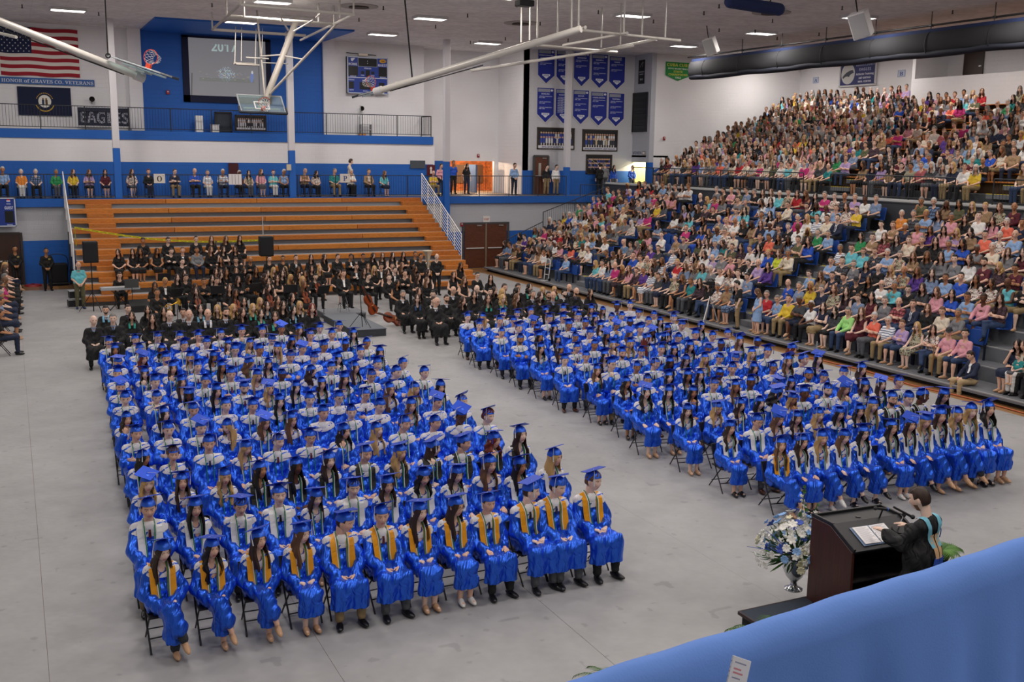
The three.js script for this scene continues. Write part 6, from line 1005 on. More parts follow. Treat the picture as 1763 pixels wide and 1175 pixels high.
onWallX('narrow_banner', 'tall narrow black banner with a white emblem above the dark louvered vent', 'banner', [1100, 104, 1109, 144], 32.57, flatM(canvasTex(128, 400, (c, w, h) => { c.fillStyle = '#14151c'; c.fillRect(0, 0, w, h); c.strokeStyle = '#c9ccd6'; c.lineWidth = 5; c.beginPath(); c.moveTo(34, 120); c.quadraticCurveTo(70, 30, 96, 40); c.quadraticCurveTo(70, 80, 84, 120); c.stroke(); words(c, 'EAGLES', w / 2, 200, 28, '#d5d8e0'); words(c, 'PRIDE', w / 2, 240, 28, '#d5d8e0'); c.fillStyle = '#c9ccd6'; c.fillRect(40, 310, 16, 30); c.fillRect(72, 310, 16, 30); })), 0.015);
{ const a = onX(1088, 263, 32.58), g = thing('washroom_sign', 'dark letters WOMEN and a small framed plate above the yellow doorway', 'sign', [32.585, a.y, -51.35]); mesh('lettering', box(0.012, 0.28, 0.95, 0, 0, -0.18), flatM(canvasTex(256, 76, (c, w, h) => { c.fillStyle = '#b9bcc6'; c.fillRect(0, 0, w, h); words(c, 'WOMEN', w / 2, h / 2 + 2, 62, '#20284a', 'bold', 'sans-serif', w - 10); })).clone(), g).rotation.y = 0; mesh('plate', rbox(0.02, 0.22, 0.3, -0.005, -0.02, 0.55, 0.01), M(0x6c6a68, 0.5), g); mesh('plate_face', rbox(0.01, 0.14, 0.22, -0.014, -0.02, 0.55, 0.004), M(0xd9d7d0, 0.6), g); }
onWallZ('champions_banner', 'green pointed banner with yellow lettering on the white wall beside the stand', 'banner', [1146.5, 106, 1188, 140.5], -50.56, flatM(canvasTex(256, 216, (c, w, h) => { c.fillStyle = '#17913f'; c.fillRect(0, 0, w, h); words(c, 'CUBA CUBS', w / 2, 34, 46, '#e0d84a', 'bold', 'sans-serif', 236); words(c, 'BOYS BASKETBALL', w / 2, 76, 24, '#eef0e6', 'bold', 'sans-serif', 220); words(c, 'STATE', w / 2, 110, 34, '#e0d84a'); words(c, 'CHAMPIONS', w / 2, 144, 34, '#e0d84a', 'bold', 'sans-serif', 200); words(c, '1952', w / 2, 180, 28, '#eef0e6'); })), 0.012);
{ // cut its lower edge to a point by building it as a shape
  const old = scene.getObjectByName('champions_banner'), p = old.geometry.parameters, w = p.width, h = p.height, s = new THREE.Shape(); s.moveTo(-w / 2, h / 2); s.lineTo(w / 2, h / 2); s.lineTo(w / 2, -h * 0.22); s.lineTo(0, -h / 2); s.lineTo(-w / 2, -h * 0.22); s.closePath();
  const g = new THREE.ExtrudeGeometry(s, { depth: 0.012, bevelEnabled: false }), q = g.attributes.position, uv = g.attributes.uv; for (let i = 0; i < q.count; i++) uv.setXY(i, q.getX(i) / w + 0.5, q.getY(i) / h + 0.5); old.geometry = g;
}
{ const g = onWallX('sponsor_board', 'framed navy board with a round white emblem high on the stand wall', 'board', [1448, 107, 1506, 145], 43.3, flatM(canvasTex(420, 250, (c, w, h) => { c.fillStyle = '#232c66'; c.fillRect(0, 0, w, h); c.fillStyle = '#c4c5c4'; c.beginPath(); c.ellipse(96, 128, 82, 104, 0, 0, 7); c.fill(); c.fillStyle = '#3a3f4c'; c.beginPath(); c.moveTo(30, 160); c.quadraticCurveTo(70, 100, 150, 90); c.lineTo(166, 120); c.quadraticCurveTo(120, 130, 110, 160); c.quadraticCurveTo(70, 140, 40, 176); c.fill(); words(c, 'GRAVES COUNTY', 296, 48, 30, '#aab0d4', 'bold', 'sans-serif', 220); words(c, 'EAGLES', 296, 92, 40, '#aab0d4'); words(c, 'Athletic Training', 296, 140, 26, '#e6e8f0', 'bold', 'sans-serif', 220); words(c, '247-ORTHO', 296, 178, 26, '#e6e8f0', 'bold', 'sans-serif', 200); words(c, 'MED. CENTER', 296, 214, 24, '#e6e8f0', 'bold', 'sans-serif', 220); })), 0.05);
  const p = g.geometry.parameters, fr = mesh('frame', merge([box(p.width + 0.12, 0.09, 0.08, 0, p.height / 2, 0), box(p.width + 0.12, 0.09, 0.08, 0, -p.height / 2, 0), box(0.09, p.height, 0.08, p.width / 2, 0, 0), box(0.09, p.height, 0.08, -p.width / 2, 0, 0)]), M(0xc9c9ca, 0.5), g); }
for (const [t, r, x, l] of [['A', [1400, 133.5, 1409, 143], 43.38, 'small white section sign with a blue A on the rear wall of the stand'], ['B', [1546, 121, 1558, 132], 43.38, 'small white section sign with a blue B on the rear wall of the stand'], ['C', [1740, 143, 1759, 158.5], 42.93, 'small white section sign with a blue C on the projecting wall']]) onWallX('section_sign', l, 'sign', r, x, flatM(canvasTex(128, 128, (c, w, h) => { c.fillStyle = '#c9d2e4'; c.fillRect(0, 0, w, h); c.strokeStyle = '#8fa6cf'; c.lineWidth = 8; c.strokeRect(4, 4, w - 8, h - 8); words(c, t, w / 2, h / 2 + 6, 96, '#2b4c9c', 'bold', 'serif'); })), 0.03);
for (const [t, r, l] of [['O', [264.5, 299.5, 284.5, 315.5], 'white row sign with a black O hung on the mezzanine railing'], ['P', [585.5, 299.5, 603, 314.5], 'white row sign with a blue P hung on the mezzanine railing']]) onWallZ('section_sign', l, 'sign', r, FW + 0.17, flatM(canvasTex(128, 104, (c, w, h) => { c.fillStyle = '#d9d7d0'; c.fillRect(0, 0, w, h); words(c, t, w / 2, h / 2 + 4, 84, t === 'O' ? '#17191f' : '#22408c', 'bold', 'serif'); words(c, "'", w * 0.84, h * 0.3, 40, '#17191f', 'bold', 'serif'); })), 0.03);
onWallZ('striped_panel', 'small white panel with dark vertical bars hung on the mezzanine railing', 'panel', [393.5, 300, 416.5, 318], FW + 0.17, flatM(canvasTex(128, 100, (c, w, h) => { c.fillStyle = '#e3e3e6'; c.fillRect(0, 0, w, h); c.fillStyle = '#6d7078'; for (let x = 30; x < w; x += 32) c.fillRect(x, 6, 4, h - 12); })), 0.03);
onWallZ('red_case', 'dark red equipment case on the blue wall behind the striped panel', 'case', [393.5, 281, 411, 300], MW + 0.12, M(0x4a121a, 0.5), 0.1);
onWallZ('wall_board', 'grey board on the blue mezzanine wall near the lobby end', 'panel', [706.5, 276.5, 732, 290], MW + 0.05, M(0x4d545c, 0.6), 0.04);
onWallZ('red_poster', 'dark red poster with a white figure near the lobby column', 'poster', [735, 284, 749, 303], MW + 0.05, flatM(canvasTex(96, 128, (c, w, h) => { c.fillStyle = '#5a0f1c'; c.fillRect(0, 0, w, h); c.fillStyle = '#e4dcd6'; c.beginPath(); c.ellipse(48, 40, 14, 18, 0, 0, 7); c.fill(); c.fillRect(38, 58, 22, 44); })), 0.03);
onWallZ('breaker_box', 'small beige electrical box on the blue column', 'box', [494, 283, 501.5, 293.5], FW + 0.26, M(0xcfc9b2, 0.5), 0.12);
onWallZ('exit_sign', 'white EXIT sign above the brown double doors', 'sign', [832.5, 372.5, 843.5, 382.5], FW + 0.06, flatM(canvasTex(96, 80, (c, w, h) => { c.fillStyle = '#eceae6'; c.fillRect(0, 0, w, h); words(c, 'EXIT', w / 2, h / 2 + 2, 36, '#b9463c'); })), 0.1);
for (const [x, y, z, l] of [[795, 387, FW + 0.05, 'small red fire alarm beside the brown double doors'], [823.5, 268.5, UW - 1.16, 'small red fire alarm above the lobby opening'], [1143.5, 238.5, -50.52, 'small red fire alarm on the white wall beside the stand'], [289, 159, UW + 0.12, 'small red fire alarm on the blue bay wall beside the screen']]) { const p = onZ(x, y, z), g = thing('fire_alarm', l, 'alarm', [p.x, p.y, z]); mesh('housing', rbox(0.15, 0.2, 0.06, 0, 0, 0, 0.02), M(0xa3202a, 0.45), g); mesh('strobe', rbox(0.07, 0.06, 0.03, 0, 0.03, 0.04, 0.01), M(0xe9e6e2, 0.3), g); }
// doors: brown leaves with bars
function doorLeaf(parent, x, y, z, w, h, glass) { const d = mesh('door_leaf', rbox(w - 0.02, h, 0.06, x, y + h / 2, z, 0.01), new THREE.MeshStandardMaterial({ color: 0x6a4030, roughness: 0.45, map: benchTex }), parent); mesh('push_bar', rbox(w * 0.86, 0.06, 0.07, x, y + 1.02, z + 0.06, 0.02), STEEL, d); if (glass) mesh('glass_slot', rbox(0.16, 0.75, 0.02, x - w * 0.1, y + 1.35, z + 0.035, 0.01), M(0xb9b4ac, 0.2), d); mesh('closer', rbox(0.26, 0.06, 0.07, x + w * 0.2, y + h - 0.08, z + 0.06, 0.01), M(0x8d8a86, 0.4), d); }
{ const z = FW + 0.02; const a = onZ(798.5, 385, z), b = onZ(872.5, 454, z), g = thing('door_2', '', ''); delete g.userData.label; delete g.userData.category; g.userData.kind = 'structure'; const w = b.x - a.x, h = a.y; mesh('door_frame', merge([box(0.1, h + 0.1, 0.1, a.x - 0.05, h / 2, z), box(0.1, h + 0.1, 0.1, b.x + 0.05, h / 2, z), box(w, 0.1, 0.1, (a.x + b.x) / 2, h, z)]), M(0x4a4a4d, 0.5), g); mesh('mullion', box(0.07, h, 0.1, (a.x + b.x) / 2, h / 2, z + 0.02), M(0x8f7d6c, 0.5), g); doorLeaf(g, a.x + w / 4, 0.02, z, w / 2 - 0.06, h - 0.06); doorLeaf(g, a.x + 3 * w / 4, 0.02, z, w / 2 - 0.06, h - 0.06); }
{ const z = FW + 0.02, a = onZ(-20, 403, z), b = onZ(34, 403, z), g = new THREE.Group(); g.name = 'door_1'; g.userData.kind = 'structure'; scene.add(g); const w = b.x - a.x, h = 2.25; mesh('door_frame', merge([box(0.1, h + 0.1, 0.1, b.x + 0.05, h / 2, z), box(0.1, h + 0.1, 0.1, a.x - 0.05, h / 2, z), box(w, 0.1, 0.1, (a.x + b.x) / 2, h + 0.02, z)]), M(0x3a3330, 0.5), g); mesh('door_leaf', rbox(w - 0.03, h - 0.03, 0.06, (a.x + b.x) / 2, h / 2 + 0.02, z, 0.01), M(0x40291f, 0.45), g); mesh('push_bar', rbox(w * 0.8, 0.07, 0.07, (a.x + b.x) / 2, 1.05, z + 0.06, 0.02), STEEL, g); }
{ const z = -52.0, a = onZ(919.5, 268.5, z), b = onZ(944, 268.5, z), g = new THREE.Group(); g.name = 'door_3'; g.userData.kind = 'structure'; scene.add(g); const w = b.x - a.x, h = a.y - MEZ; mesh('door_frame', merge([box(0.1, h, 0.12, a.x, MEZ + h / 2, z), box(0.1, h, 0.12, b.x, MEZ + h / 2, z), box(w, 0.1, 0.12, (a.x + b.x) / 2, MEZ + h, z)]), M(0x4a4a4d, 0.5), g); doorLeaf(g, (a.x + b.x) / 2, MEZ + 0.01, z, w, h - 0.06, true); }
// things left on the upper balcony
{ const p = onZ(343, 224, UW + 0.7), g = thing('storage_shelf', 'white plastic shelf and bin stored behind the balcony railing', 'shelf', [p.x, 6.82, UW + 0.7]); mesh('cabinet', rbox(0.34, 0.8, 0.34, 0, 0.4, 0, 0.02), WHITEPAINT, g); mesh('bin', rbox(0.36, 0.34, 0.4, 0.75, 0.18, 0, 0.03), WHITEPAINT, g); mesh('lid', rbox(0.4, 0.04, 0.44, 0.75, 0.37, 0, 0.01), M(0xd5d5d8, 0.5), g);
  const f = thing('dark_frame', 'dark empty rectangular frame standing behind the balcony railing', 'frame', [onZ(385, 224, UW + 0.6).x, 6.82, UW + 0.6]); mesh('post', rbox(0.09, 1.0, 0.09, -0.38, 0.5, 0), M(0x2a2a2e, 0.6), f); mesh('post', rbox(0.09, 1.0, 0.09, 0.38, 0.5, 0), M(0x2a2a2e, 0.6), f); mesh('top_bar', rbox(0.8, 0.08, 0.09, 0, 0.98, 0), M(0x2a2a2e, 0.6), f); mesh('back_panel', rbox(0.7, 0.92, 0.03, 0, 0.5, -0.03), M(0x3b434f, 0.7), f);
  const c = onZ(626, 226, UW + 0.75), t = thing('white_cart', 'white audio cart with a pole standing on the balcony below the scoreboard', 'cart', [c.x, 6.82, UW + 0.75]); mesh('cabinet', rbox(0.62, 0.42, 0.4, 0.1, 0.78, 0, 0.02), WHITEPAINT, t); mesh('shelf', rbox(0.62, 0.04, 0.4, 0.1, 0.3, 0, 0.01), M(0xb9b9bb, 0.5), t); for (const s of [-0.18, 0.38]) mesh('leg', rbox(0.04, 0.6, 0.3, s, 0.3, 0, 0.01), M(0x8d8d90, 0.5), t); mesh('pole', rod(V(-0.1, 0.3, -0.2), V(-0.1, 1.55, -0.2), 0.025, 8), M(0xb9b9bb, 0.4), t); mesh('base', rbox(0.35, 0.12, 0.3, -0.1, 0.06, 0.05, 0.02), M(0xc98a4a, 0.6), t); }

// ---------------------------------------------------------------- basketball hoops hung from the ceiling
const PIPE = M(0xd4d0c8, 0.4, { metalness: 0.15 }), PIPE2 = M(0xb9b2a8, 0.45), RIM = M(0xd8482a, 0.4), NET = M(0xe9e7e4, 0.7), BOARDGLASS = new THREE.MeshPhysicalMaterial({ color: 0xdfeeee, roughness: 0.08, transmission: 0.85, thickness: 0, ior: 1.4 }), PAD = M(0x2a3440, 0.6), BFRAME = M(0xb5bcc0, 0.4, { metalness: 0.3 });
// backboard, rim and net in the plane of the board: x along it, y up it, +z towards the court
function backboard(g) {
  const b = new THREE.Group(); b.name = 'backboard'; g.add(b);
  mesh('glass', box(1.76, 1.0, 0.014, 0, 0.5, 0), BOARDGLASS, b);
  mesh('frame', merge([rbox(1.83, 0.06, 0.05, 0, 1.03, 0), rbox(1.83, 0.06, 0.05, 0, 0, 0), rbox(0.06, 1.06, 0.05, -0.9, 0.52, 0), rbox(0.06, 1.06, 0.05, 0.9, 0.52, 0)]), BFRAME, b);
  mesh('target_lines', merge([box(0.6, 0.05, 0.004, 0, 0.62, 0.01), box(0.6, 0.05, 0.004, 0, 0.2, 0.01), box(0.05, 0.46, 0.004, -0.28, 0.4, 0.01), box(0.05, 0.46, 0.004, 0.28, 0.4, 0.01)]), WHITEPAINT, b);
  mesh('edge_padding', merge([rbox(1.9, 0.1, 0.08, 0, -0.05, 0), rbox(0.08, 0.36, 0.08, -0.95, 0.12, 0), rbox(0.08, 0.36, 0.08, 0.95, 0.12, 0)]), PAD, b);
  mesh('rear_bar', merge([rbox(1.5, 0.06, 0.06, 0, 0.3, -0.08), rbox(0.3, 0.5, 0.08, 0, 0.3, -0.12)]), BFRAME, b);
  mesh('rim', merge([new THREE.TorusGeometry(0.228, 0.011, 8, 30).rotateX(Math.PI / 2).translate(0, 0.15, 0.38), rbox(0.16, 0.12, 0.14, 0, 0.13, 0.08)]), RIM, b);
  const net = []; for (let k = 0; k < 12; k++) { const a = k * Math.PI / 6, q = (a2, t) => V(Math.sin(a2) * lerp(0.225, 0.13, Math.min(1, t * 1.2)), 0.15 - 0.42 * t, 0.38 + Math.cos(a2) * lerp(0.225, 0.13, Math.min(1, t * 1.2))); for (const s of [-1, 1]) for (let i = 0; i < 4; i++) net.push(rod(q(a + s * i * 0.26, i / 4), q(a + s * (i + 1) * 0.26, (i + 1) / 4), 0.006, 3)); }
  const nm = mesh('net', merge(net), NET, b); return b;
}
const drop = (list, top, r = 0.035) => list.map((p) => rod(p, V(p.x, top, p.z), r, 6));
const hangers = (list, g) => list.forEach((q) => mesh('hanger', q, PIPE, g));
{ // the middle hoop, its mast let down in front of the screen
  const g = thing('basketball_hoop', 'ceiling-hung basketball hoop with a tilted glass backboard in front of the projector screen', 'basketball hoop');
  const P = (x, y, Y) => onY(350 + x / 4.481, y / 4.481, Y), z0 = -42.6;
  const F1 = P(285, 36, 10.9), F2 = P(1160, 112, 10.9), M1 = P(180, 122, 10.9), M2 = P(1010, 186, 10.9), B1 = P(70, 228, 10.9), B2 = P(790, 275, 10.9);
  mesh('front_pipe', rod(F1, F2, 0.055, 8), PIPE, g); mesh('middle_pipe', rod(M1, M2, 0.055, 8), PIPE, g); mesh('rear_pipe', rod(B1, B2, 0.06, 8), PIPE, g);
  mesh('side_pipe', rod(F1, B1, 0.05, 8), PIPE2, g); mesh('side_pipe', rod(F2, P(750, 310, 10.9), 0.05, 8), PIPE, g);
  hangers(drop([F1, F2, M1, B1, M2, P(890, 170, 10.9), P(315, 130, 10.9), P(1055, 140, 10.9)], CEIL), g);
  const top = onZ(350 + 722 / 4.481, 150 / 4.481, z0 - 0.6), bot = onZ(350 + 488 / 4.481, 755 / 4.481, z0), b1 = onZ(350 + 1062 / 4.481, 150 / 4.481, z0 + 1.8), b2 = onZ(350 + 513 / 4.481, 725 / 4.481, z0 + 0.1), b3 = onZ(350 + 413 / 4.481, 75 / 4.481, z0 - 1.6), b4 = onZ(350 + 475 / 4.481, 745 / 4.481, z0 - 0.1);
  mesh('mast', rod(bot, top, 0.13, 10), PIPE2, g); mesh('brace', rod(b2, b1, 0.05, 8), PIPE2, g); mesh('brace', rod(b4, b3, 0.04, 8), PIPE2, g);
  mesh('cross_strut', rod(onZ(350 + 440 / 4.481, 434 / 4.481, z0 - 0.6), onZ(350 + 592 / 4.481, 424 / 4.481, z0 - 0.2), 0.03, 6), PIPE, g); mesh('cross_strut', rod(onZ(350 + 630 / 4.481, 432 / 4.481, z0 - 0.2), onZ(350 + 770 / 4.481, 458 / 4.481, z0 + 0.9), 0.03, 6), PIPE, g);
  mesh('knee', merge([rod(P(575, 90, 10.8), P(600, 122, 10.75), 0.03, 6), rod(P(600, 122, 10.75), P(860, 140, 10.75), 0.04, 6), rod(P(600, 140, 10.7), P(655, 232, 10.6), 0.035, 6), rod(P(850, 155, 10.7), P(700, 240, 10.6), 0.035, 6), rod(P(905, 105, 10.85), P(865, 140, 10.75), 0.03, 6)]), PIPE, g);
  const L = onZ(350 + 296 / 4.481, 862 / 4.481, z0 + 0.25), R = onZ(350 + 632 / 4.481, 868 / 4.481, z0 + 0.25), b = backboard(g); b.position.copy(L.clone().add(R).multiplyScalar(0.5)); b.rotation.set(-0.85, 0.03, -0.02, 'YXZ'); b.scale.setScalar(0.98);
}
{ // small hung frame of the far hoop seen against the screen
  const g = thing('folded_hoop', 'folded hoop frame hanging flat on thin rods in front of the projected picture', 'basketball hoop'); const z = -49.6, P = (x, y) => onZ(350 + x / 4.481, y / 4.481, z);
  const a = P(245, 496), b = P(425, 505); mesh('board_edge', merge([bar(a, b, 0.5, 0.05), bar(a.clone().add(V(0, 0.08, -0.5)), b.clone().add(V(0, 0.08, -0.5)), 0.2, 0.1)]), PIPE2, g); mesh('strut', merge([rod(P(330, 443), P(505, 453), 0.035, 6), rod(P(455, 484), P(655, 492), 0.03, 6)]), PIPE, g);
  mesh('hanger', merge([rod(P(243, 490), V(P(243, 0).x, CEIL - 0.08, z), 0.022, 6), rod(P(292, 470), V(P(290, 0).x, CEIL - 0.08, z), 0.018, 6), rod(P(400, 500), V(P(402, 0).x, CEIL - 0.08, z), 0.022, 6), rod(P(452, 430), V(P(452, 0).x, CEIL - 0.08, z), 0.018, 6)]), PIPE, g);
}
{ // the two side hoops folded up to the ceiling
  const make = (label, tip, root, thin, brd, rimUp, frame, turn, rimX) => {
    const g = thing('basketball_hoop', label, 'basketball hoop'), d = root.clone().sub(tip).normalize();
    mesh('boom', rod(tip, root, 0.115, 10), PIPE, g); mesh('collar', rod(tip.clone().addScaledVector(d, -0.06), tip.clone().addScaledVector(d, 0.25), 0.15, 10), STEEL, g);
    if (thin) mesh('stay', rod(thin[0], thin[1], 0.05, 8), PIPE, g);
    mesh('cable', rod(tip.clone().addScaledVector(d, 0.6).add(V(0, -0.12, 0)), tip.clone().addScaledVector(d, 4.5).add(V(0, -0.2, 0)), 0.02, 5), BLACKMETAL, g);
    for (const [a, b] of frame.pipes) mesh('frame_pipe', rod(a, b, 0.055, 8), PIPE, g);
    hangers(drop(frame.hang, CEIL, 0.03), g);
    const b = backboard(g), mid = brd[0].clone().add(brd[1]).multiplyScalar(0.5), dir = brd[1].clone().sub(brd[0]).normalize();
    // the board lies nearly flat with its rim and net folded upward
    const x = mid.clone().sub(camera.position); x.addScaledVector(dir, -x.dot(dir)).normalize(); let upv = new THREE.Vector3().crossVectors(x, dir); if (upv.y < 0) { x.negate(); upv.negate(); }
    b.quaternion.setFromRotationMatrix(new THREE.Matrix4().makeBasis(x, dir, upv)); b.position.copy(brd[0]);
    return g;
  };
  const tipR = onY(648, 158, 8.1), rootR = onY(1000, 50, 9.9);
  make('white steel boom of the folded side hoop crossing in front of the scoreboard and banners', tipR, rootR, [onY(810, 122, 8.6), onY(1090, 79, 9.9)], [onY(640, 158, 8.35), onY(720, 135, 8.75)], true, {
    pipes: [[onY(915, 75, 10.1), onY(1008, 47, 10.1)], [onY(925, 78, 10.1), onY(1062, 90, 10.1)], [onY(1000, 52, 10.1), onY(1171, 70, 10.1)], [onY(1030, 88, 10.1), onY(1130, 68, 10.1)], [onY(970, 78, 10.1), onY(1080, 57, 10.1)]],
    hang: [[897, 73], [912, 69], [925, 65], [960, 57], [984, 50], [996, 48], [1035, 82], [1068, 77], [1105, 65], [1145, 65], [1074, 58]].map(([x, y]) => onY(x, y, 10.1)) });
  const tipL = onY(245, 134, 8.2), rootL = onY(-30, 25, 9.7);
  make('white steel boom of the folded side hoop crossing the large flag', tipL, rootL, [onY(-10, 55, 9.4), onY(28, 64, 9.2)], [onY(258, 120, 8.45), onY(187, 96, 8.65)], true, { pipes: [[onY(-30, 25, 9.75), onY(-60, 60, 9.75)]], hang: [onY(-20, 28, 9.75)] });
  const wires = thing('hoist_cable', 'long black hoist cable dropping from the ceiling to the folded right-hand hoop', 'cable'); const c = onY(710, 137, 8.75); mesh('cable', rod(c, onY(697, 0, 11.55), 0.03, 6), BLACKMETAL, wires); mesh('hook', new THREE.TorusGeometry(0.06, 0.02, 6, 12).translate(c.x, c.y, c.z), BLACKMETAL, wires);
  const w2 = thing('hoist_cable', 'thin dark hoist cable from the ceiling to the folded hoop near the flag', 'cable'); const c2 = onY(186, 96, 8.65); mesh('cable', rod(c2, V(c2.x, CEIL, c2.z), 0.022, 6), BLACKMETAL, w2); mesh('hook', new THREE.TorusGeometry(0.06, 0.02, 6, 12).translate(c2.x, c2.y, c2.z), BLACKMETAL, w2);
}
{ // divider curtain rolled up under its track
  const g = thing('divider_curtain', 'rolled-up dark mesh divider curtain with a navy top band hanging under the ceiling', 'curtain'), x = 32.4, z0 = -46.2, z1 = -14; const n = 60, P = [], I = [], prof = 14;
  const roll = (rx, ry, cy, sag) => { const ps = [], is = []; for (let k = 0; k <= n; k++) { const z = lerp(z0, z1, k / n), s = sag * Math.abs(Math.sin(k / n * Math.PI * 7)); for (let q = 0; q <= prof; q++) { const a = q / prof * Math.PI * 2; ps.push(x + rx * Math.sin(a) * (1 + 0.08 * Math.sin(k * 1.7 + q)), cy - s + ry * Math.cos(a) - 0.0, z); } } for (let k = 0; k < n; k++) for (let q = 0; q < prof; q++) { const a = k * (prof + 1) + q, b = a + prof + 1; is.push(a, a + 1, b, b, a + 1, b + 1); } const geo = new THREE.BufferGeometry(); geo.setAttribute('position', new THREE.BufferAttribute(new Float32Array(ps), 3)); geo.setIndex(is); geo.setAttribute('uv', new THREE.BufferAttribute(new Float32Array(ps.length / 3 * 2), 2)); geo.computeVertexNormals(); return geo; };
  mesh('mesh_roll', roll(0.26, 0.42, 10.42, 0), M(0x26272b, 0.95, { side: THREE.DoubleSide }), g); mesh('lower_roll', roll(0.2, 0.14, 10.05, 0.05), M(0x191d2b, 0.8, { side: THREE.DoubleSide }), g); mesh('top_band', bb(x - 0.05, 10.78, z0, x + 0.05, 10.95, z1), M(0x16264c, 0.9), g);
  mesh('track', rod(V(x, 11.08, z0 - 0.4), V(x, 11.08, z1), 0.04, 8), BLACKMETAL, g); for (let z = z0 + 1.2; z < z1; z += 2.9) { mesh('strap', new THREE.TorusGeometry(1, 0.03, 5, 20).scale(0.28, 0.46, 1).translate(x, 10.38, z), M(0x15171d, 0.8), g); mesh('hanger', rod(V(x, 10.9, z), V(x, CEIL, z), 0.02, 5), BLACKMETAL, g); mesh('clamp', rbox(0.14, 0.1, 0.14, x, 11.08, z, 0.02), BLACKMETAL, g); }
}
for (const [px, py, Y, l, t] of [[1224, 79, 10.75, 'white box loudspeaker hung from the ceiling above the green banner', 0.5], [1482, 42, 10.6, 'larger white box loudspeaker hung from the ceiling above the upper stand', 0.5]]) {
  const p = onY(px, py, Y), g = thing('ceiling_speaker', l, 'loudspeaker', [p.x, p.y, p.z]), s = px > 1400 ? 1.25 : 1; g.rotation.set(0.35, -1.0, 0.25, 'YXZ'); g.scale.setScalar(s);
  mesh('cabinet', rbox(0.5, 0.72, 0.42, 0, 0, 0, 0.03), WHITEPAINT, g); mesh('grille', rbox(0.44, 0.64, 0.03, 0, 0, 0.215, 0.01), M(0xb9babb, 0.6), g); const hng = new THREE.Vector3(0, 0.36, 0); mesh('hanger', rod(hng, V(0, (CEIL - Y) / s + 0.05, -0.25), 0.02, 6), BLACKMETAL, g);
}
{ const p = onY(903, 6, 11.0), g = thing('ceiling_projector', 'black projector mounted under the ceiling with a thin bracket', 'projector', [p.x, p.y, p.z]); mesh('body', rbox(0.55, 0.2, 0.45, 0, 0, 0, 0.03), BLACKMETAL, g); mesh('lens', new THREE.CylinderGeometry(0.07, 0.08, 0.12, 14).rotateX(Math.PI / 2).translate(-0.12, -0.02, -0.27), M(0x2d2f35, 0.2), g); mesh('mount', rod(V(0, 0.1, 0), V(0, CEIL - p.y, 0), 0.03, 6), STEEL, g); mesh('strut', rod(V(-0.3, 0.3, 0), V(-1.4, 0.55, 0.1), 0.02, 5), STEEL, g); }
{ // dark sprinkler heads and round vents in the ceiling
  const spots = [[38, 12], [170, 25], [365, 10], [618, 35], [805, 28], [750, 47], [810, 74], [660, 15], [870, 68], [1030, 22], [978, 70], [1075, 20], [1125, 38], [1212, 24], [1238, 53], [1450, 15], [1330, 37], [1338, 67], [1300, 55], [930, 42], [1238, 12], [1410, 60], [1560, 70], [1640, 22]];
  spots.forEach(([x, y], i) => { const p = onY(x, y, CEIL - 0.1), g = thing('sprinkler_head', `small dark sprinkler pipe end under the ceiling, number ${i + 1} across the ceiling`, 'sprinkler', [p.x, CEIL, p.z], 0, 'sprinklers'); mesh('pipe', new THREE.CylinderGeometry(0.025, 0.025, 0.14, 6).translate(0, -0.07, 0), M(0x4a4846, 0.6), g); mesh('deflector', new THREE.CylinderGeometry(0.045, 0.045, 0.015, 8).translate(0, -0.14, 0), M(0x4a4846, 0.6), g); });
  for (const [x, y, l] of [[618, 10, 'dark round vent in the ceiling above the scoreboard'], [897, 39, 'dark round vent in the ceiling behind the hung pipes'], [1328, 21, 'grey round vent in the ceiling above the upper stand']]) { const p = onY(x, y, CEIL), g = thing('ceiling_vent', l, 'vent', [p.x, CEIL, p.z]); mesh('plate', new THREE.CylinderGeometry(0.75, 0.75, 0.04, 24).translate(0, -0.02, 0), M(0xb5b0ac, 0.8), g); mesh('grille', new THREE.CylinderGeometry(0.36, 0.4, 0.06, 20).translate(0, -0.05, 0), M(0x4a403a, 0.7), g); }
  const p = onY(1300, 4, 10.8), d = thing('navy_bundle', 'folded navy fabric bundle hanging at the top under the ceiling', 'fabric', [p.x, 10.7, p.z]); mesh('fold', new THREE.CapsuleGeometry(0.2, 1.9, 4, 12).rotateZ(1.52).translate(0, 0, 0), M(0x1b2a55, 0.8), d); mesh('strap', rod(V(-0.6, 0, 0), V(-0.6, 0.84, 0), 0.03, 5), BLACKMETAL, d); mesh('strap', rod(V(0.6, 0, 0), V(0.6, 0.85, 0), 0.03, 5), BLACKMETAL, d);
}
// ---------------------------------------------------------------- sound gear and people at the far end of the floor
function paSpeaker(px, py, z, foot, label) { const p = onZ(px, py, z), g = thing('speaker_on_stand', label, 'loudspeaker', [p.x, 0, z]), h = p.y; mesh('cabinet', rbox(0.52, 0.78, 0.4, 0, h, 0, 0.03), M(0x121316, 0.6), g); mesh('grille', rbox(0.47, 0.7, 0.03, 0, h, 0.2, 0.01), M(0x1b1c20, 0.8), g); mesh('pole', rod(V(0, foot, 0), V(0, h - 0.35, 0), 0.02, 8), BLACKMETAL, g); for (let k = 0; k < 3; k++) { const a = k * 2.09 + 0.5; mesh('leg', rod(V(0, foot + 0.75, 0), V(Math.sin(a) * 0.5, foot + 0.02, Math.cos(a) * 0.5), 0.014, 6), BLACKMETAL, g); } return g; }
paSpeaker(155.5, 434, -41.2, 0.008, 'black loudspeaker on a tripod stand behind the electric keyboard'); paSpeaker(458, 424, -41.2, 0.008, 'black loudspeaker on a stand rising above the middle of the band');
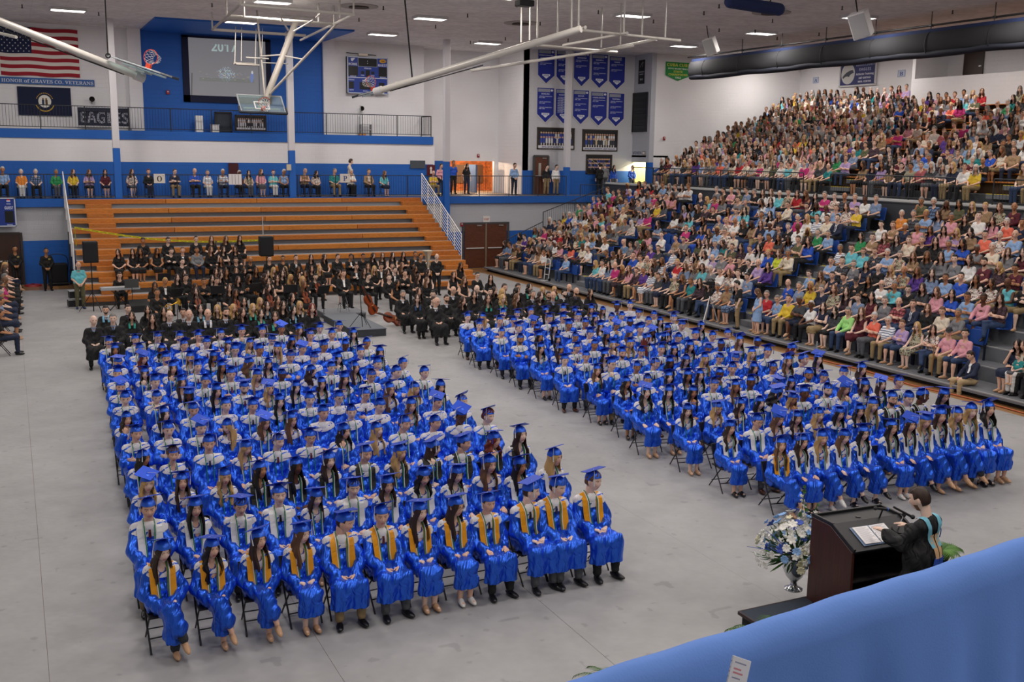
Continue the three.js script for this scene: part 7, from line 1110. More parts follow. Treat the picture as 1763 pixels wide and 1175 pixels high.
{
  const k = onY(206, 483, 0.85), z = -41.4, x = onZ(206, 483, z).x, g = thing('electric_keyboard', 'long silver electric keyboard on a crossed black stand', 'keyboard', [x, 0.008, z], 0.04);
  mesh('case', rbox(1.4, 0.12, 0.34, 0, 0.8, 0, 0.02), M(0xa9adb3, 0.4), g); mesh('keybed', box(1.22, 0.02, 0.15, 0, 0.86, -0.07), M(0xf1f0ec, 0.4), g); mesh('black_keys', merge(Array.from({ length: 36 }, (_, i) => box(0.012, 0.02, 0.09, -0.6 + i * 0.034, 0.875, -0.05))), M(0x101012, 0.4), g).userData.kind = 'stuff'; mesh('stand', merge([bar(V(-0.4, 0.0, 0.1), V(0.35, 0.76, 0.1), 0.03, 0.03), bar(V(0.4, 0.0, 0.14), V(-0.35, 0.76, 0.14), 0.03, 0.03), bar(V(-0.4, 0.01, -0.2), V(-0.4, 0.01, 0.25), 0.03, 0.03), bar(V(0.4, 0.01, -0.2), V(0.4, 0.01, 0.25), 0.03, 0.03)]), BLACKMETAL, g);
  const o = { ...randomLook('k'), female: false, pose: 'keys', legs: 'flat', hair: 'b', bald: false, bottom: 'trousers', pants: 'black', sleeve: 2, thick: 1, yaw: 0, pitch: 0.24, skin: 'light', shoe: SHOEB };
  civilian('musician_person', o, 'dark-haired player in black seated behind the silver electric keyboard', [x + 0.05, 0.008, z - 0.62], 0.04); foldingChair('black folding chair of the electric keyboard player', [x + 0.05, 0.008, z - 0.62], 0.04);
  musicStand([x + 0.35, 0.008, z + 0.75], 3.0, 'black music stand in front of the electric keyboard', false);
  const m = thing('floor_monitor', 'black wedge floor monitor on the floor beside the electric keyboard', 'loudspeaker', [onY(220, 512, 0).x, 0.008, -40.6], 0.1); const s = new THREE.Shape(); s.moveTo(0, 0); s.lineTo(0.45, 0); s.lineTo(0.4, 0.22); s.lineTo(0.1, 0.42); s.closePath(); mesh('cabinet', new THREE.ExtrudeGeometry(s, { depth: 0.7, bevelEnabled: true, bevelSize: 0.01, bevelThickness: 0.01, bevelSegments: 1 }).rotateY(-Math.PI / 2).translate(0.35, 0.01, -0.2), M(0x121316, 0.7), m); mesh('grille', rbox(0.62, 0.4, 0.02, 0, 0, 0, 0.01).applyMatrix4(new THREE.Matrix4().makeTranslation(0, 0.3, 0.07).multiply(new THREE.Matrix4().makeRotationX(-0.9))), M(0x202125, 0.8), m);
  const r = onY(126, 516, 0.05), q = thing('equipment_rack', 'stacked black and silver equipment case on the floor behind the standing man', 'case', [r.x, 0.008, -42.6], 0.1); for (let i = 0; i < 2; i++) { mesh('case', rbox(0.55, 0.3, 0.45, 0.05 * i, 0.16 + 0.33 * i, 0, 0.02), M(0x15161a, 0.5), q); mesh('edge', merge([rbox(0.57, 0.025, 0.47, 0.05 * i, 0.02 + 0.33 * i, 0), rbox(0.57, 0.025, 0.47, 0.05 * i, 0.3 + 0.33 * i, 0)]), M(0xc9cbce, 0.35, { metalness: 0.6 }), q); }
  const t = onZ(100, 478, -49.9), c = thing('chair_cart', 'dark cart of stacked equipment beside the blue wall behind the officer', 'cart', [t.x, 0.0, -49.8]); mesh('load', rbox(0.8, 0.85, 0.5, 0, 0.55, 0, 0.06), M(0x15171d, 0.8), c); mesh('handle', tube([V(-0.38, 0.2, -0.25), V(-0.38, 1.25, -0.25), V(0.38, 1.25, -0.25), V(0.38, 0.2, -0.25)], 0.02, 24, 6), BLACKMETAL, c); mesh('base', rbox(0.85, 0.08, 0.55, 0, 0.1, 0, 0.02), BLACKMETAL, c);
  const b = onZ(57, 489, -49.8), d = thing('red_disc', 'flat round red disc on the floor by the blue wall', 'lid', [b.x, 0.0, -49.8]); mesh('disc', new THREE.CylinderGeometry(0.32, 0.36, 0.07, 20).translate(0, 0.04, 0), M(0x9c2a2a, 0.5), d); mesh('knob', new THREE.CylinderGeometry(0.05, 0.06, 0.05, 10).translate(0, 0.1, 0), M(0x7c2020, 0.5), d);
  for (const [x2, z2, l] of [[0.02, -49.3, 'officer in dark dress uniform standing before the brown door'], [1.2, -47.9, 'officer in dark dress uniform standing beside the blue wall']]) {
    const g2 = civilian('officer_person', { ...randomLook('n'), female: false, pose: 'front', legs: 'stand', hair: 'k', bald: false, skin: 'tan', bottom: 'trousers', pants: 'black', sleeve: 2, thick: 1.04, yaw: 0, pitch: 0, top: 'k', suit: false, fullHair: 0.004, glasses: false, shoe: SHOEB }, l, [x2, 0.002, z2], 0.1, null, 'mid', 1.02);
    const q2 = topOf(false, 'front', 'stand', 2, 1.04), med = []; for (let a = 0; a < 3; a++) for (let e = 0; e < 3; e++) { const xx = 0.07 + a * 0.03, yy = 1.3 + e * 0.025; med.push(rbox(0.026, 0.018, 0.008, xx, yy, surfZ(q2, xx, yy, 0.004) + 0.004, 0.002)); } mesh('ribbons', med, M(0xc9b46a, 0.4), g2); mesh('buttons', [1.08, 1.16, 1.24].map((yy) => new THREE.SphereGeometry(0.012, 6, 5).translate(0, yy, surfZ(q2, 0, yy, 0.006) + 0.006)), BRASS, g2);
  }
  civilian('official_person', { ...randomLook('t'), female: false, pose: 'front', legs: 'stand', hair: 'g', bald: true, skin: 'light', bottom: 'trousers', pants: 0x5d5a40, sleeve: 1, thick: 1.12, yaw: 0, pitch: 0.12, glasses: false, shoe: M(0x2d3f66, 0.6), collar: 0x5fb6c4 }, 'bald man-sized figure in an aqua shirt and olive trousers standing before the bleachers'.replace('man-sized figure', 'person'), [2.12, 0.008, -42.0], 0.12, null, 'mid', 1.0);
}
{ // conductor on a stool above grey platforms, with a microphone boom
  const b2 = thing('conductor_box', 'low grey step box under the conductor with a dark front opening', 'platform', [10.7, 0.008, -36.75]); mesh('top', rbox(1.5, 0.05, 1.3, 0, 0.2, 0, 0.01), M(0x7c8086, 0.7), b2); mesh('sides', merge([rbox(0.04, 0.18, 1.28, -0.72, 0.09, 0), rbox(0.04, 0.18, 1.28, 0.72, 0.09, 0), rbox(1.46, 0.18, 0.04, 0, 0.09, -0.6), rbox(1.46, 0.05, 0.04, 0, 0.155, 0.62)]), M(0x55585e, 0.7), b2);
  const pl = thing('grey_platform', 'long low grey carpeted platform in the aisle before the conductor', 'platform', [10.36, 0.008, -34.1]); mesh('deck', rbox(1.16, 0.03, 3.6, 0, 0.245, 0, 0.01), M(0x6f757d, 0.85), pl); mesh('skirt', rbox(1.13, 0.23, 3.57, 0, 0.115, 0, 0.01), M(0x3c4046, 0.85), pl);
  const st = thing('conductor_stool', 'tall thin metal stool under the conductor', 'stool', [10.72, 0.233, -36.55]); mesh('seat', new THREE.CylinderGeometry(0.17, 0.17, 0.05, 18).translate(0, 0.6, 0), M(0x1a1a1c, 0.6), st); for (let k = 0; k < 4; k++) { const a = k * Math.PI / 2 + 0.78; mesh('leg', rod(V(Math.sin(a) * 0.1, 0.58, Math.cos(a) * 0.1), V(Math.sin(a) * 0.24, 0.0, Math.cos(a) * 0.24), 0.013, 6), CHROME, st); } mesh('ring', new THREE.TorusGeometry(0.19, 0.009, 6, 20).rotateX(Math.PI / 2).translate(0, 0.24, 0), CHROME, st);
  civilian('conductor_person', { ...randomLook('k'), female: false, pose: 'lap', legs: 'flat', hair: 'b', bald: false, skin: 'light', bottom: 'trousers', pants: 'black', sleeve: 2, thick: 1.15, yaw: 0, pitch: 0.12, suit: true, tie: 0, glasses: false, shoe: SHOEB }, 'conductor in a dark jacket over a white shirt seated on a tall stool', [10.72, 0.41, -36.5], 0.05);
  const p = onY(624, 563, 0.27), m = thing('microphone_stand', 'tall black microphone boom on the grey platform before the conductor', 'microphone stand', [p.x, 0.27, p.z]); mesh('pole', rod(V(0, 0, 0), V(-0.1, 1.75, 0), 0.014, 6), BLACKMETAL, m); mesh('boom', rod(V(-0.1, 1.7, 0), V(-0.25, 2.3, -0.1), 0.01, 6), BLACKMETAL, m); for (let k = 0; k < 3; k++) { const a = k * 2.09 + 0.4; mesh('leg', rod(V(-0.03, 0.5, 0), V(Math.sin(a) * 0.42, 0.015, Math.cos(a) * 0.42), 0.012, 6), BLACKMETAL, m); } mesh('microphone', new THREE.CapsuleGeometry(0.025, 0.1, 4, 8).translate(-0.25, 2.32, -0.1), BLACKMETAL, m);
}

// ---------------------------------------------------------------- the stage in front: deck, lectern, speaker, flowers, draped rail
const STAGEY = 0.25;
{
  const g = thing('stage_deck', 'low stage deck with dark blue-grey carpet under the lectern', 'platform', [0, 0.008, 0]); mesh('carpet', metricUV(rbox(9.6, 0.03, 7.6, 12.9, STAGEY - 0.023, -6.2, 0.01)), new THREE.MeshStandardMaterial({ color: 0x39424f, roughness: 0.95, bumpMap: noiseTex(64, (x, y) => rnd(), 6), bumpScale: 0.004 }), g); mesh('skirt', rbox(9.54, 0.21, 7.54, 12.9, 0.105, -6.2, 0.01), M(0x14161a, 0.8), g); mesh('edge_trim', merge([rbox(0.03, 0.05, 7.62, 8.1, STAGEY - 0.03, -6.2), rbox(9.62, 0.05, 0.03, 12.9, STAGEY - 0.03, -10.0)]), M(0x3a2a2c, 0.6), g);
}
{ // lectern: walnut veneer sides, dark sloping top with a raised rim, open towards the speaker
  const wood = noiseTex(256, (x, y) => { const t = 0.72 + 0.18 * L32(x * 2, y * 0.12) + 0.12 * L128(x * 2, y * 0.2); return [t, t * 0.86, t * 0.8]; }, 0.9, true), WOOD = new THREE.MeshStandardMaterial({ color: 0x4d2a1e, roughness: 0.38, map: wood });
  const A = onY(1385.5, 1044, STAGEY), g = thing('lectern', 'large dark walnut lectern with a black sloping top and open back', 'lectern', [A.x + 0.56, STAGEY + 0.008, A.z + 0.42], -0.06), w = 1.1, d = 0.8, hf = 1.2, hb = 1.0;
  const side = new THREE.Shape(); side.moveTo(-d / 2, 0.09); side.lineTo(d / 2, 0.09); side.lineTo(d / 2 - 0.02, hb); side.lineTo(-d / 2 + 0.36, hf); side.lineTo(-d / 2, hf); side.closePath();
  for (const s of [-1, 1]) mesh('side_panel', metricUV(new THREE.ExtrudeGeometry(side, { depth: 0.035, bevelEnabled: true, bevelSize: 0.004, bevelThickness: 0.004, bevelSegments: 1 }).rotateY(-Math.PI / 2).translate(s * w / 2 + (s > 0 ? 0 : 0.035), 0, 0)), WOOD, g);
  mesh('front_panel', metricUV(rbox(w - 0.02, hf - 0.09, 0.035, 0, (hf + 0.09) / 2, -d / 2 + 0.02, 0.004)), WOOD, g); mesh('plinth', rbox(w - 0.1, 0.09, d - 0.1, 0, 0.045, 0, 0.006), M(0x24140e, 0.5), g); mesh('shelf', rbox(w - 0.08, 0.025, d - 0.12, 0, 0.6, 0.02, 0.004), M(0x141011, 0.6), g); mesh('inner_back', rbox(w - 0.08, 0.9, 0.02, 0, 0.56, -d / 2 + 0.06, 0.004), M(0x0d0b0c, 0.7), g);
  const slope = Math.atan2(hf - hb, d - 0.36), top = new THREE.Matrix4().makeTranslation(0, (hf + hb) / 2 + 0.012, 0.18).multiply(new THREE.Matrix4().makeRotationX(slope)), L = (d - 0.36) / Math.cos(slope);
  mesh('flat_top', rbox(w - 0.04, 0.03, 0.4, 0, hf, -d / 2 + 0.19, 0.006), M(0x202125, 0.45), g); mesh('sloping_top', rbox(w - 0.04, 0.03, L + 0.02, 0, 0, 0, 0.006).applyMatrix4(top), M(0x222327, 0.45), g);
  mesh('rim', merge([rbox(0.035, 0.07, 0.42, -w / 2 + 0.0175, hf + 0.015, -d / 2 + 0.19, 0.008), rbox(0.035, 0.07, 0.42, w / 2 - 0.0175, hf + 0.015, -d / 2 + 0.19, 0.008), rbox(w, 0.07, 0.035, 0, hf + 0.015, -d / 2 + 0.0175, 0.008), rbox(0.035, 0.06, L, -w / 2 + 0.0175, 0.012, 0, 0.008).applyMatrix4(top), rbox(0.035, 0.06, L, w / 2 - 0.0175, 0.012, 0, 0.008).applyMatrix4(top)]), M(0x17181b, 0.4), g); mesh('cable_port', new THREE.CylinderGeometry(0.035, 0.035, 0.01, 14).translate(-0.02, hf + 0.02, -d / 2 + 0.24), M(0x0b0b0c, 0.3), g);
  g.updateMatrixWorld(true);
  const onTop = (x, s) => V(x, 0.02, s).applyMatrix4(top).applyMatrix4(g.matrixWorld), q = new THREE.Quaternion().setFromEuler(new THREE.Euler(slope, 0, 0)).premultiply(g.quaternion);
  const bk = thing('open_binder', 'open white ring binder with printed pages lying on the lectern', 'binder', onTop(-0.08, 0.03).toArray()); bk.quaternion.copy(q);
  const page = canvasTex(256, 320, (c, W2, H2) => { c.fillStyle = '#f4f2f4'; c.fillRect(0, 0, W2, H2); c.fillStyle = '#9a9aa4'; for (let y = 26; y < H2 - 20; y += 15) c.fillRect(24, y, 150 + rnd() * 60, 4); });
  for (const s of [-1, 1]) { mesh('cover', rbox(0.27, 0.008, 0.32, s * 0.137, 0.004, 0, 0.003), M(0x7d93b4, 0.4), bk); mesh('page', rbox(0.24, 0.012, 0.29, s * 0.13, 0.014, 0, 0.003).rotateZ(s * 0.03), flatM(page, 0.5), bk); } mesh('rings', merge([-0.09, 0, 0.09].map((z) => new THREE.TorusGeometry(0.018, 0.003, 5, 14).translate(0, 0.018, z))), CHROME, bk);
  const mic = thing('lectern_microphone', 'black microphone on a small desk stand at the far side of the lectern', 'microphone', onTop(0.3, 0.02).toArray()); mic.quaternion.copy(q); mesh('base', new THREE.CylinderGeometry(0.075, 0.085, 0.025, 20).translate(0, 0.012, 0), BLACKMETAL, mic); mesh('stem', rod(V(0, 0.02, 0), V(0, 0.24, -0.02), 0.009, 8), CHROME, mic); mesh('clip', rbox(0.03, 0.05, 0.05, 0, 0.25, -0.02, 0.01), BLACKMETAL, mic); mesh('microphone', rod(V(-0.14, 0.33, -0.1), V(0.08, 0.25, 0.02), 0.014, 10, 0.016), M(0x1a1b1e, 0.35), mic); mesh('head', new THREE.SphereGeometry(0.03, 12, 10).translate(0.1, 0.245, 0.03), M(0x2b2c30, 0.5), mic);
  const mic2 = thing('handheld_microphone', 'second black microphone with a blue ring lying near the rim of the lectern', 'microphone', onTop(0.2, -0.25).toArray()); mic2.quaternion.copy(q); mesh('body', rod(V(-0.1, 0.16, 0), V(0.08, 0.13, 0.02), 0.016, 10, 0.02), M(0x16171a, 0.35), mic2); mesh('ring', rod(V(0.06, 0.133, 0.018), V(0.075, 0.131, 0.02), 0.022, 10), M(0x2a6ac8, 0.4), mic2); mesh('head', new THREE.SphereGeometry(0.026, 12, 10).translate(-0.12, 0.164, 0), M(0x2b2c30, 0.5), mic2); mesh('stand', rod(V(0, 0, 0.02), V(0, 0.14, 0.01), 0.01, 8), BLACKMETAL, mic2);
}
ARMS.podium = (s) => (s > 0 ? [[0.25, 0.74, 0.1], [0.2, 0.79, 0.36], [-0.1, 0.05, 1], [0, -1, 0.05], 0.12] : [[-0.24, 0.72, 0.06], [-0.2, 0.78, 0.32], [0, 0.05, 1], [0, -1, 0], 0.2]);
{ // the speaker in a black gown with a pale blue, gold and royal hood
  const g = thing('speaker_person', 'speaker in a black gown with a blue and gold hood standing behind the lectern', 'person', [9.62, STAGEY + 0.008, -8.55], Math.PI + 0.22), female = false, pose = 'podium', legs = 'stand', lod = 'hi'; g.scale.setScalar(1.06);
  const yaw = 0.35, pitch = 0.3;
  mesh('body', bodyGeo({ female, pose, legs, lod, yaw, pitch, bare: false, thick: 1.05 }), skinMat('pale'), g); mesh('gown', gownGeo(female, pose, legs, lod), new THREE.MeshStandardMaterial({ color: 0x17181b, roughness: 0.7, bumpMap: satinBump, bumpScale: 0.03 }), g);
  const hm = new THREE.Matrix4().makeTranslation(0, 0.42, 0).multiply(headMatrix(yaw, pitch)); mesh('hair', shortHair('hi', 0.009), hairMat('b'), g).applyMatrix4(hm); mesh('beard', beardGeo('hi', 0.0025), M(0x7a5440, 0.8, { side: THREE.DoubleSide }), g).applyMatrix4(hm);
  const f = gownOf(female, pose, legs), zb = (x, y) => { for (let z = -0.5; z < 0.1; z += 0.006) if (f.f(x, y, z) < 0.014) return z; return -0.1; }, strip = (list) => { const P = [], I = []; list.forEach(([a, b]) => P.push(...a, ...b)); for (let i = 0; i + 1 < list.length; i++) { const o = 2 * i; I.push(o, o + 2, o + 1, o + 1, o + 2, o + 3); } let q = new THREE.BufferGeometry(); q.setAttribute('position', new THREE.BufferAttribute(new Float32Array(P), 3)); q.setIndex(I); q.computeVertexNormals(); return q; };
  const path = (s, x0, x1, y0, y1, wd) => { const l = []; for (let k = 0; k <= 8; k++) { const t = k / 8, x = s * lerp(x0, x1, t), y = lerp(y0, y1, t) + 0.42, xo = x + s * wd * (1 - 0.2 * t); l.push([[x, y, zb(x, y) - 0.006], [xo, y, zb(xo, y) - 0.006]]); } return l; };
  const sh = (s) => { const l = []; for (let k = 0; k <= 5; k++) { const z = lerp(0.03, -0.11, k / 5), x = s * 0.08, xo = s * 0.15; l.push([[x, surfY(f, x, z, 0.016), z], [xo, surfY(f, xo, z, 0.016), z]]); } return l; };
  const DS = { side: THREE.DoubleSide };
  for (const s of [-1, 1]) { mesh('hood_edge', strip([...sh(s), ...path(s, 0.07, 0.03, 0.97, 0.72, 0.075)]), M(0x7cc4dc, 0.5, DS), g); mesh('hood_lining', strip(path(s, 0.012, 0.005, 0.86, 0.6, 0.075)), M(0xd9b48a, 0.35, DS), g); }
  mesh('hood_tip', strip([-0.1, -0.075, -0.05, -0.02, 0].map((d, k) => { const y = 0.62 + d * 1.9 + 0.42, w = [0.04, 0.085, 0.1, 0.1, 0.085][k]; return [[-w, y, zb(-w, y) - 0.01], [w, y, zb(w, y) - 0.01]]; })), M(0x2a58c8, 0.35, DS), g); mesh('hood_cord', tube([V(-0.16, surfY(f, -0.16, 0.0, 0.02), 0), V(-0.17, 1.3, zb(-0.17, 1.3) - 0.01), V(-0.16, 1.2, zb(-0.16, 1.2) - 0.01)], 0.006, 12, 5), M(0x2b4c9c, 0.5), g);
  mesh('trousers', bottomGeo('trousers', legs, 'mid', 1), fabric(0x121214), g); for (const s of [-1, 1]) mesh('shoe', shoeGeo(legs, s, false), SHOEB, g);
}
{ // silver urn of blue and white flowers
  const p = onY(1378, 1022, STAGEY), g = thing('flower_urn', 'silver urn holding a tall spray of white and pale blue flowers beside the lectern', 'flower arrangement', [p.x - 0.02, STAGEY + 0.008, p.z - 0.12]); g.scale.setScalar(1.22);
  mesh('urn', new THREE.LatheGeometry([[0.001, 0], [0.1, 0.005], [0.1, 0.02], [0.04, 0.05], [0.035, 0.1], [0.09, 0.16], [0.13, 0.25], [0.12, 0.34], [0.135, 0.37], [0.12, 0.37], [0.1, 0.3]].map(([a, b]) => new THREE.Vector2(a, b)), 28), M(0xc9ccd0, 0.15, { metalness: 1 }), g);
  const leaf = (l, w) => { const s = new THREE.Shape(); s.moveTo(0, 0); s.quadraticCurveTo(w, l * 0.45, 0, l); s.quadraticCurveTo(-w, l * 0.45, 0, 0); const q = new THREE.ShapeGeometry(s, 4), a = q.attributes.position; for (let i = 0; i < a.count; i++) a.setZ(i, -0.25 * a.getY(i) * a.getY(i) / l); return q; };
  const greens = [0x2f5a24, 0x3f6f2c, 0x27491f].map((c) => M(c, 0.6, { side: THREE.DoubleSide })), petals = { white: M(0xf2f1ea, 0.6, { side: THREE.DoubleSide }), blue: M(0x8fb9ec, 0.6, { side: THREE.DoubleSide }), royal: M(0x3a57b8, 0.6, { side: THREE.DoubleSide }), cream: M(0xe8e2bf, 0.6, { side: THREE.DoubleSide }) };
  const C = V(0, 0.42, 0), place = (q, at, dir, spin = 0) => q.applyQuaternion(new THREE.Quaternion().setFromUnitVectors(V(0, 1, 0), dir.clone().normalize()).multiply(new THREE.Quaternion().setFromAxisAngle(V(0, 1, 0), spin))).translate(at.x, at.y, at.z);
  for (let k = 0; k < 120; k++) { const a = rnd() * 6.28, el = rr(-0.55, 0.9), d = V(Math.cos(a) * Math.cos(el), Math.sin(el), Math.sin(a) * Math.cos(el)), at = C.clone().addScaledVector(d, rr(0.05, 0.22)); mesh('leaf', place(leaf(rr(0.16, 0.32), rr(0.02, 0.045)), at, d.clone().add(V(0, 0.15, 0)), rnd() * 6), pick(greens), g); }
  const bloom = (n, r) => { const l = []; for (let k = 0; k < n; k++) { const a = k / n * 6.283, q = new THREE.SphereGeometry(1, 6, 4).scale(r * 0.36, r * 0.12, r * 0.55).translate(0, 0, r * 0.5).rotateX(-0.35).rotateY(a); l.push(q); } l.push(new THREE.SphereGeometry(r * 0.25, 6, 5)); return merge(l); };
  const bl = [bloom(6, 0.062), bloom(8, 0.052), bloom(5, 0.042)];
  for (let k = 0; k < 150; k++) { const a = rnd() * 6.28, el = rr(-0.25, 1.25), d = V(Math.cos(a) * Math.cos(el), Math.sin(el), Math.sin(a) * Math.cos(el)), at = C.clone().addScaledVector(d, rr(0.26, 0.44)).add(V(0, 0.04, 0)); mesh('flower', place(pick(bl).clone(), at, d, rnd() * 6), pick([petals.white, petals.white, petals.white, petals.blue, petals.blue, petals.cream, petals.royal]), g); }
  for (const [dx, dy, dz, L] of [[0.25, 1, -0.05, 0.55], [-0.05, 1, 0.1, 0.5], [0.38, 1, 0.1, 0.6], [-0.4, 0.7, 0.1, 0.42], [0.1, 1, 0.0, 0.78], [-0.6, 0.45, 0, 0.4]]) { const d = V(dx, dy, dz).normalize(), t = C.clone().addScaledVector(d, L); mesh('stem', rod(C, t, 0.007, 5, 0.004), greens[0], g); for (let q = 0; q < 7; q++) { const at = C.clone().addScaledVector(d, L * (0.55 + 0.07 * q)); mesh('flower', place(bl[2].clone().scale(1 - q * 0.08, 1, 1 - q * 0.08), at.add(V(rr(-0.02, 0.02), 0, rr(-0.02, 0.02))), V(rr(-1, 1), 0.4, rr(-1, 1)), 0), q > 4 ? greens[1] : petals.white, g); } }
  for (const [dx, dy, dz] of [[-1, 0.75, 0.1], [-0.8, 0.55, 0.3], [-0.9, 0.2, -0.2]]) { const d = V(dx, dy, dz).normalize(); mesh('blue_spike', rod(C, C.clone().addScaledVector(d, 0.6), 0.012, 5, 0.002), petals.royal, g); }
}
function fern(label, p, n, L) { const g = thing('fern_plant', label, 'fern', p); const mt = [0x4d7a2c, 0x5f8c38, 0x3c6424].map((c) => M(c, 0.6, { side: THREE.DoubleSide })); mesh('pot', new THREE.CylinderGeometry(0.14, 0.1, 0.18, 16).translate(0, 0.09, 0), M(0x1e2a1c, 0.6), g);
  for (let k = 0; k < n; k++) { const a = k / n * 6.283 + rr(-0.2, 0.2), l = L * rr(0.75, 1.1), parts = [], rise = rr(0.7, 1.2), pt = (t) => V(Math.cos(a) * l * t, 0.16 + l * (rise * t - 0.9 * t * t), Math.sin(a) * l * t); for (let q = 0; q < 14; q++) { const t = 0.12 + q / 15, c = pt(t), w = 0.13 * Math.sin(Math.PI * Math.min(1, t + 0.1)) + 0.02, sx = V(-Math.sin(a), -0.25, Math.cos(a)), f = pt(t + 0.05).sub(c).normalize().multiplyScalar(0.03); for (const s of [-1, 1]) { const e = c.clone().addScaledVector(sx, s * w).add(V(0, -0.03, 0)).addScaledVector(f, 1.5), v = [c.clone().sub(f.clone().multiplyScalar(0.4)), c.clone().add(f.clone().multiplyScalar(0.5)), e]; const ge = new THREE.BufferGeometry().setFromPoints(v); ge.setAttribute('uv', new THREE.BufferAttribute(new Float32Array(6), 2)); ge.computeVertexNormals(); parts.push(ge); } } parts.push(tube([pt(0), pt(0.4), pt(0.75), pt(1)], 0.004, 8, 4).toNonIndexed()); mesh('frond', merge(parts), pick(mt), g); } return g; }
{ const a = onY(1288, 1092, 0.2); fern('green fern at the corner of the stage deck behind the blue drape', [a.x + 0.0, 0.008, a.z + 0.25], 16, 0.5); const b = onY(1060, 1185, 0.2); fern('green fern tips showing above the low end of the blue drape', [b.x, 0.008, b.z], 14, 0.48); const c = onY(1618, 972, 0.3); fern('green fern behind the speaker on the stage deck', [c.x + 0.1, STAGEY + 0.008, c.z - 0.1], 16, 0.3); const d = onY(1770, 925, 0.3); fern('green fern at the far corner of the stage near the edge of the view', [d.x + 0.3, STAGEY + 0.008, d.z + 0.1], 14, 0.32); }
{ // the rail in front of the viewer, draped with blue cloth
  const rail = thing('balcony_rail', 'steel rail hidden under the blue cloth in the foreground', 'railing'), a = onZ(990, 1175, -1.5), b = onZ(1763, 930, -1.5), dir = b.clone().sub(a).normalize(), A = a.clone().addScaledVector(dir, -1.4), B = b.clone().addScaledVector(dir, 1.6), L = A.distanceTo(B);
  mesh('top_rail', rod(A.clone().add(V(0, -0.045, 0)), B.clone().add(V(0, -0.045, 0)), 0.03, 12), STEEL, rail); for (let k = 0; k <= 3; k++) { const p = A.clone().lerp(B, k / 3); mesh('post', rod(V(p.x, 4.0, p.z), p.clone().add(V(0, -0.05, 0)), 0.025, 10), STEEL, rail); } mesh('floor_ledge', rbox(L + 1, 0.3, 0.5, (A.x + B.x) / 2, 3.86, -1.5, 0.02), M(0x8c8c8e, 0.7), rail);
  const cloth = (u, v) => { const p = A.clone().lerp(B, u), s = u * L, seed = Math.sin(s * 9) + 0.6 * Math.sin(s * 23 + 1) + 0.4 * Math.sin(s * 41 + 2); const across = v * 1.25 - 0.32; let y, z; const bump = 0.0015 * Math.sin(s * 13) + 0.0012 * Math.sin(s * 37 + 2); if (across < -0.05) { z = -0.045 - 0.01 * seed * (-across); y = -0.03 + (across + 0.05) * 1; } else if (across < 0.05) { const t = (across + 0.05) / 0.1; z = lerp(-0.045, 0.045, t); y = 0.0 + bump - 0.03 * Math.pow(2 * t - 1, 2); } else { const dn = across - 0.05; z = 0.045 + 0.02 * dn + 0.026 * seed * Math.min(1, dn * 2.5) + 0.035 * dn; y = -0.03 - dn; } return [p.x + 0.012 * Math.sin(v * 9 + s * 5) * Math.max(0, across), p.y + y, p.z + z]; };
  const g = gridGeo(420, 60, cloth), uv = g.attributes.uv; for (let i = 0; i < uv.count; i++) { uv.setXY(i, g.attributes.position.getX(i), g.attributes.position.getY(i)); }
  const weave = noiseTex(128, (x, y) => 0.6 * L128(x, y) + 0.4 * rnd(), 4);
  const d = thing('blue_drape', 'royal blue cloth draped over the rail in the foreground, hanging in soft folds', 'drape'); mesh('cloth', g, new THREE.MeshStandardMaterial({ color: 0x6d9cf2, roughness: 0.75, bumpMap: weave, bumpScale: 0.0004, side: THREE.DoubleSide }), d);
  const tagP = onZ(1272, 1158, -1.38); const card = tag(mesh('paper_label', rbox(0.045, 0.05, 0.004, 0, 0, 0, 0.001), flatM(canvasTex(96, 128, (c, w, h) => { c.fillStyle = '#e6e9f4'; c.fillRect(0, 0, w, h); c.fillStyle = '#d08a98'; c.fillRect(14, 50, 40, 8); c.fillRect(14, 68, 52, 8); c.fillStyle = '#8b93b4'; c.fillRect(14, 22, 60, 6); c.fillRect(14, 92, 44, 6); }), 0.4)), 'small white paper label with faint print stuck on the blue drape', 'label'); card.position.copy(tagP); card.rotation.set(-0.25, 0.1, -0.45);
}
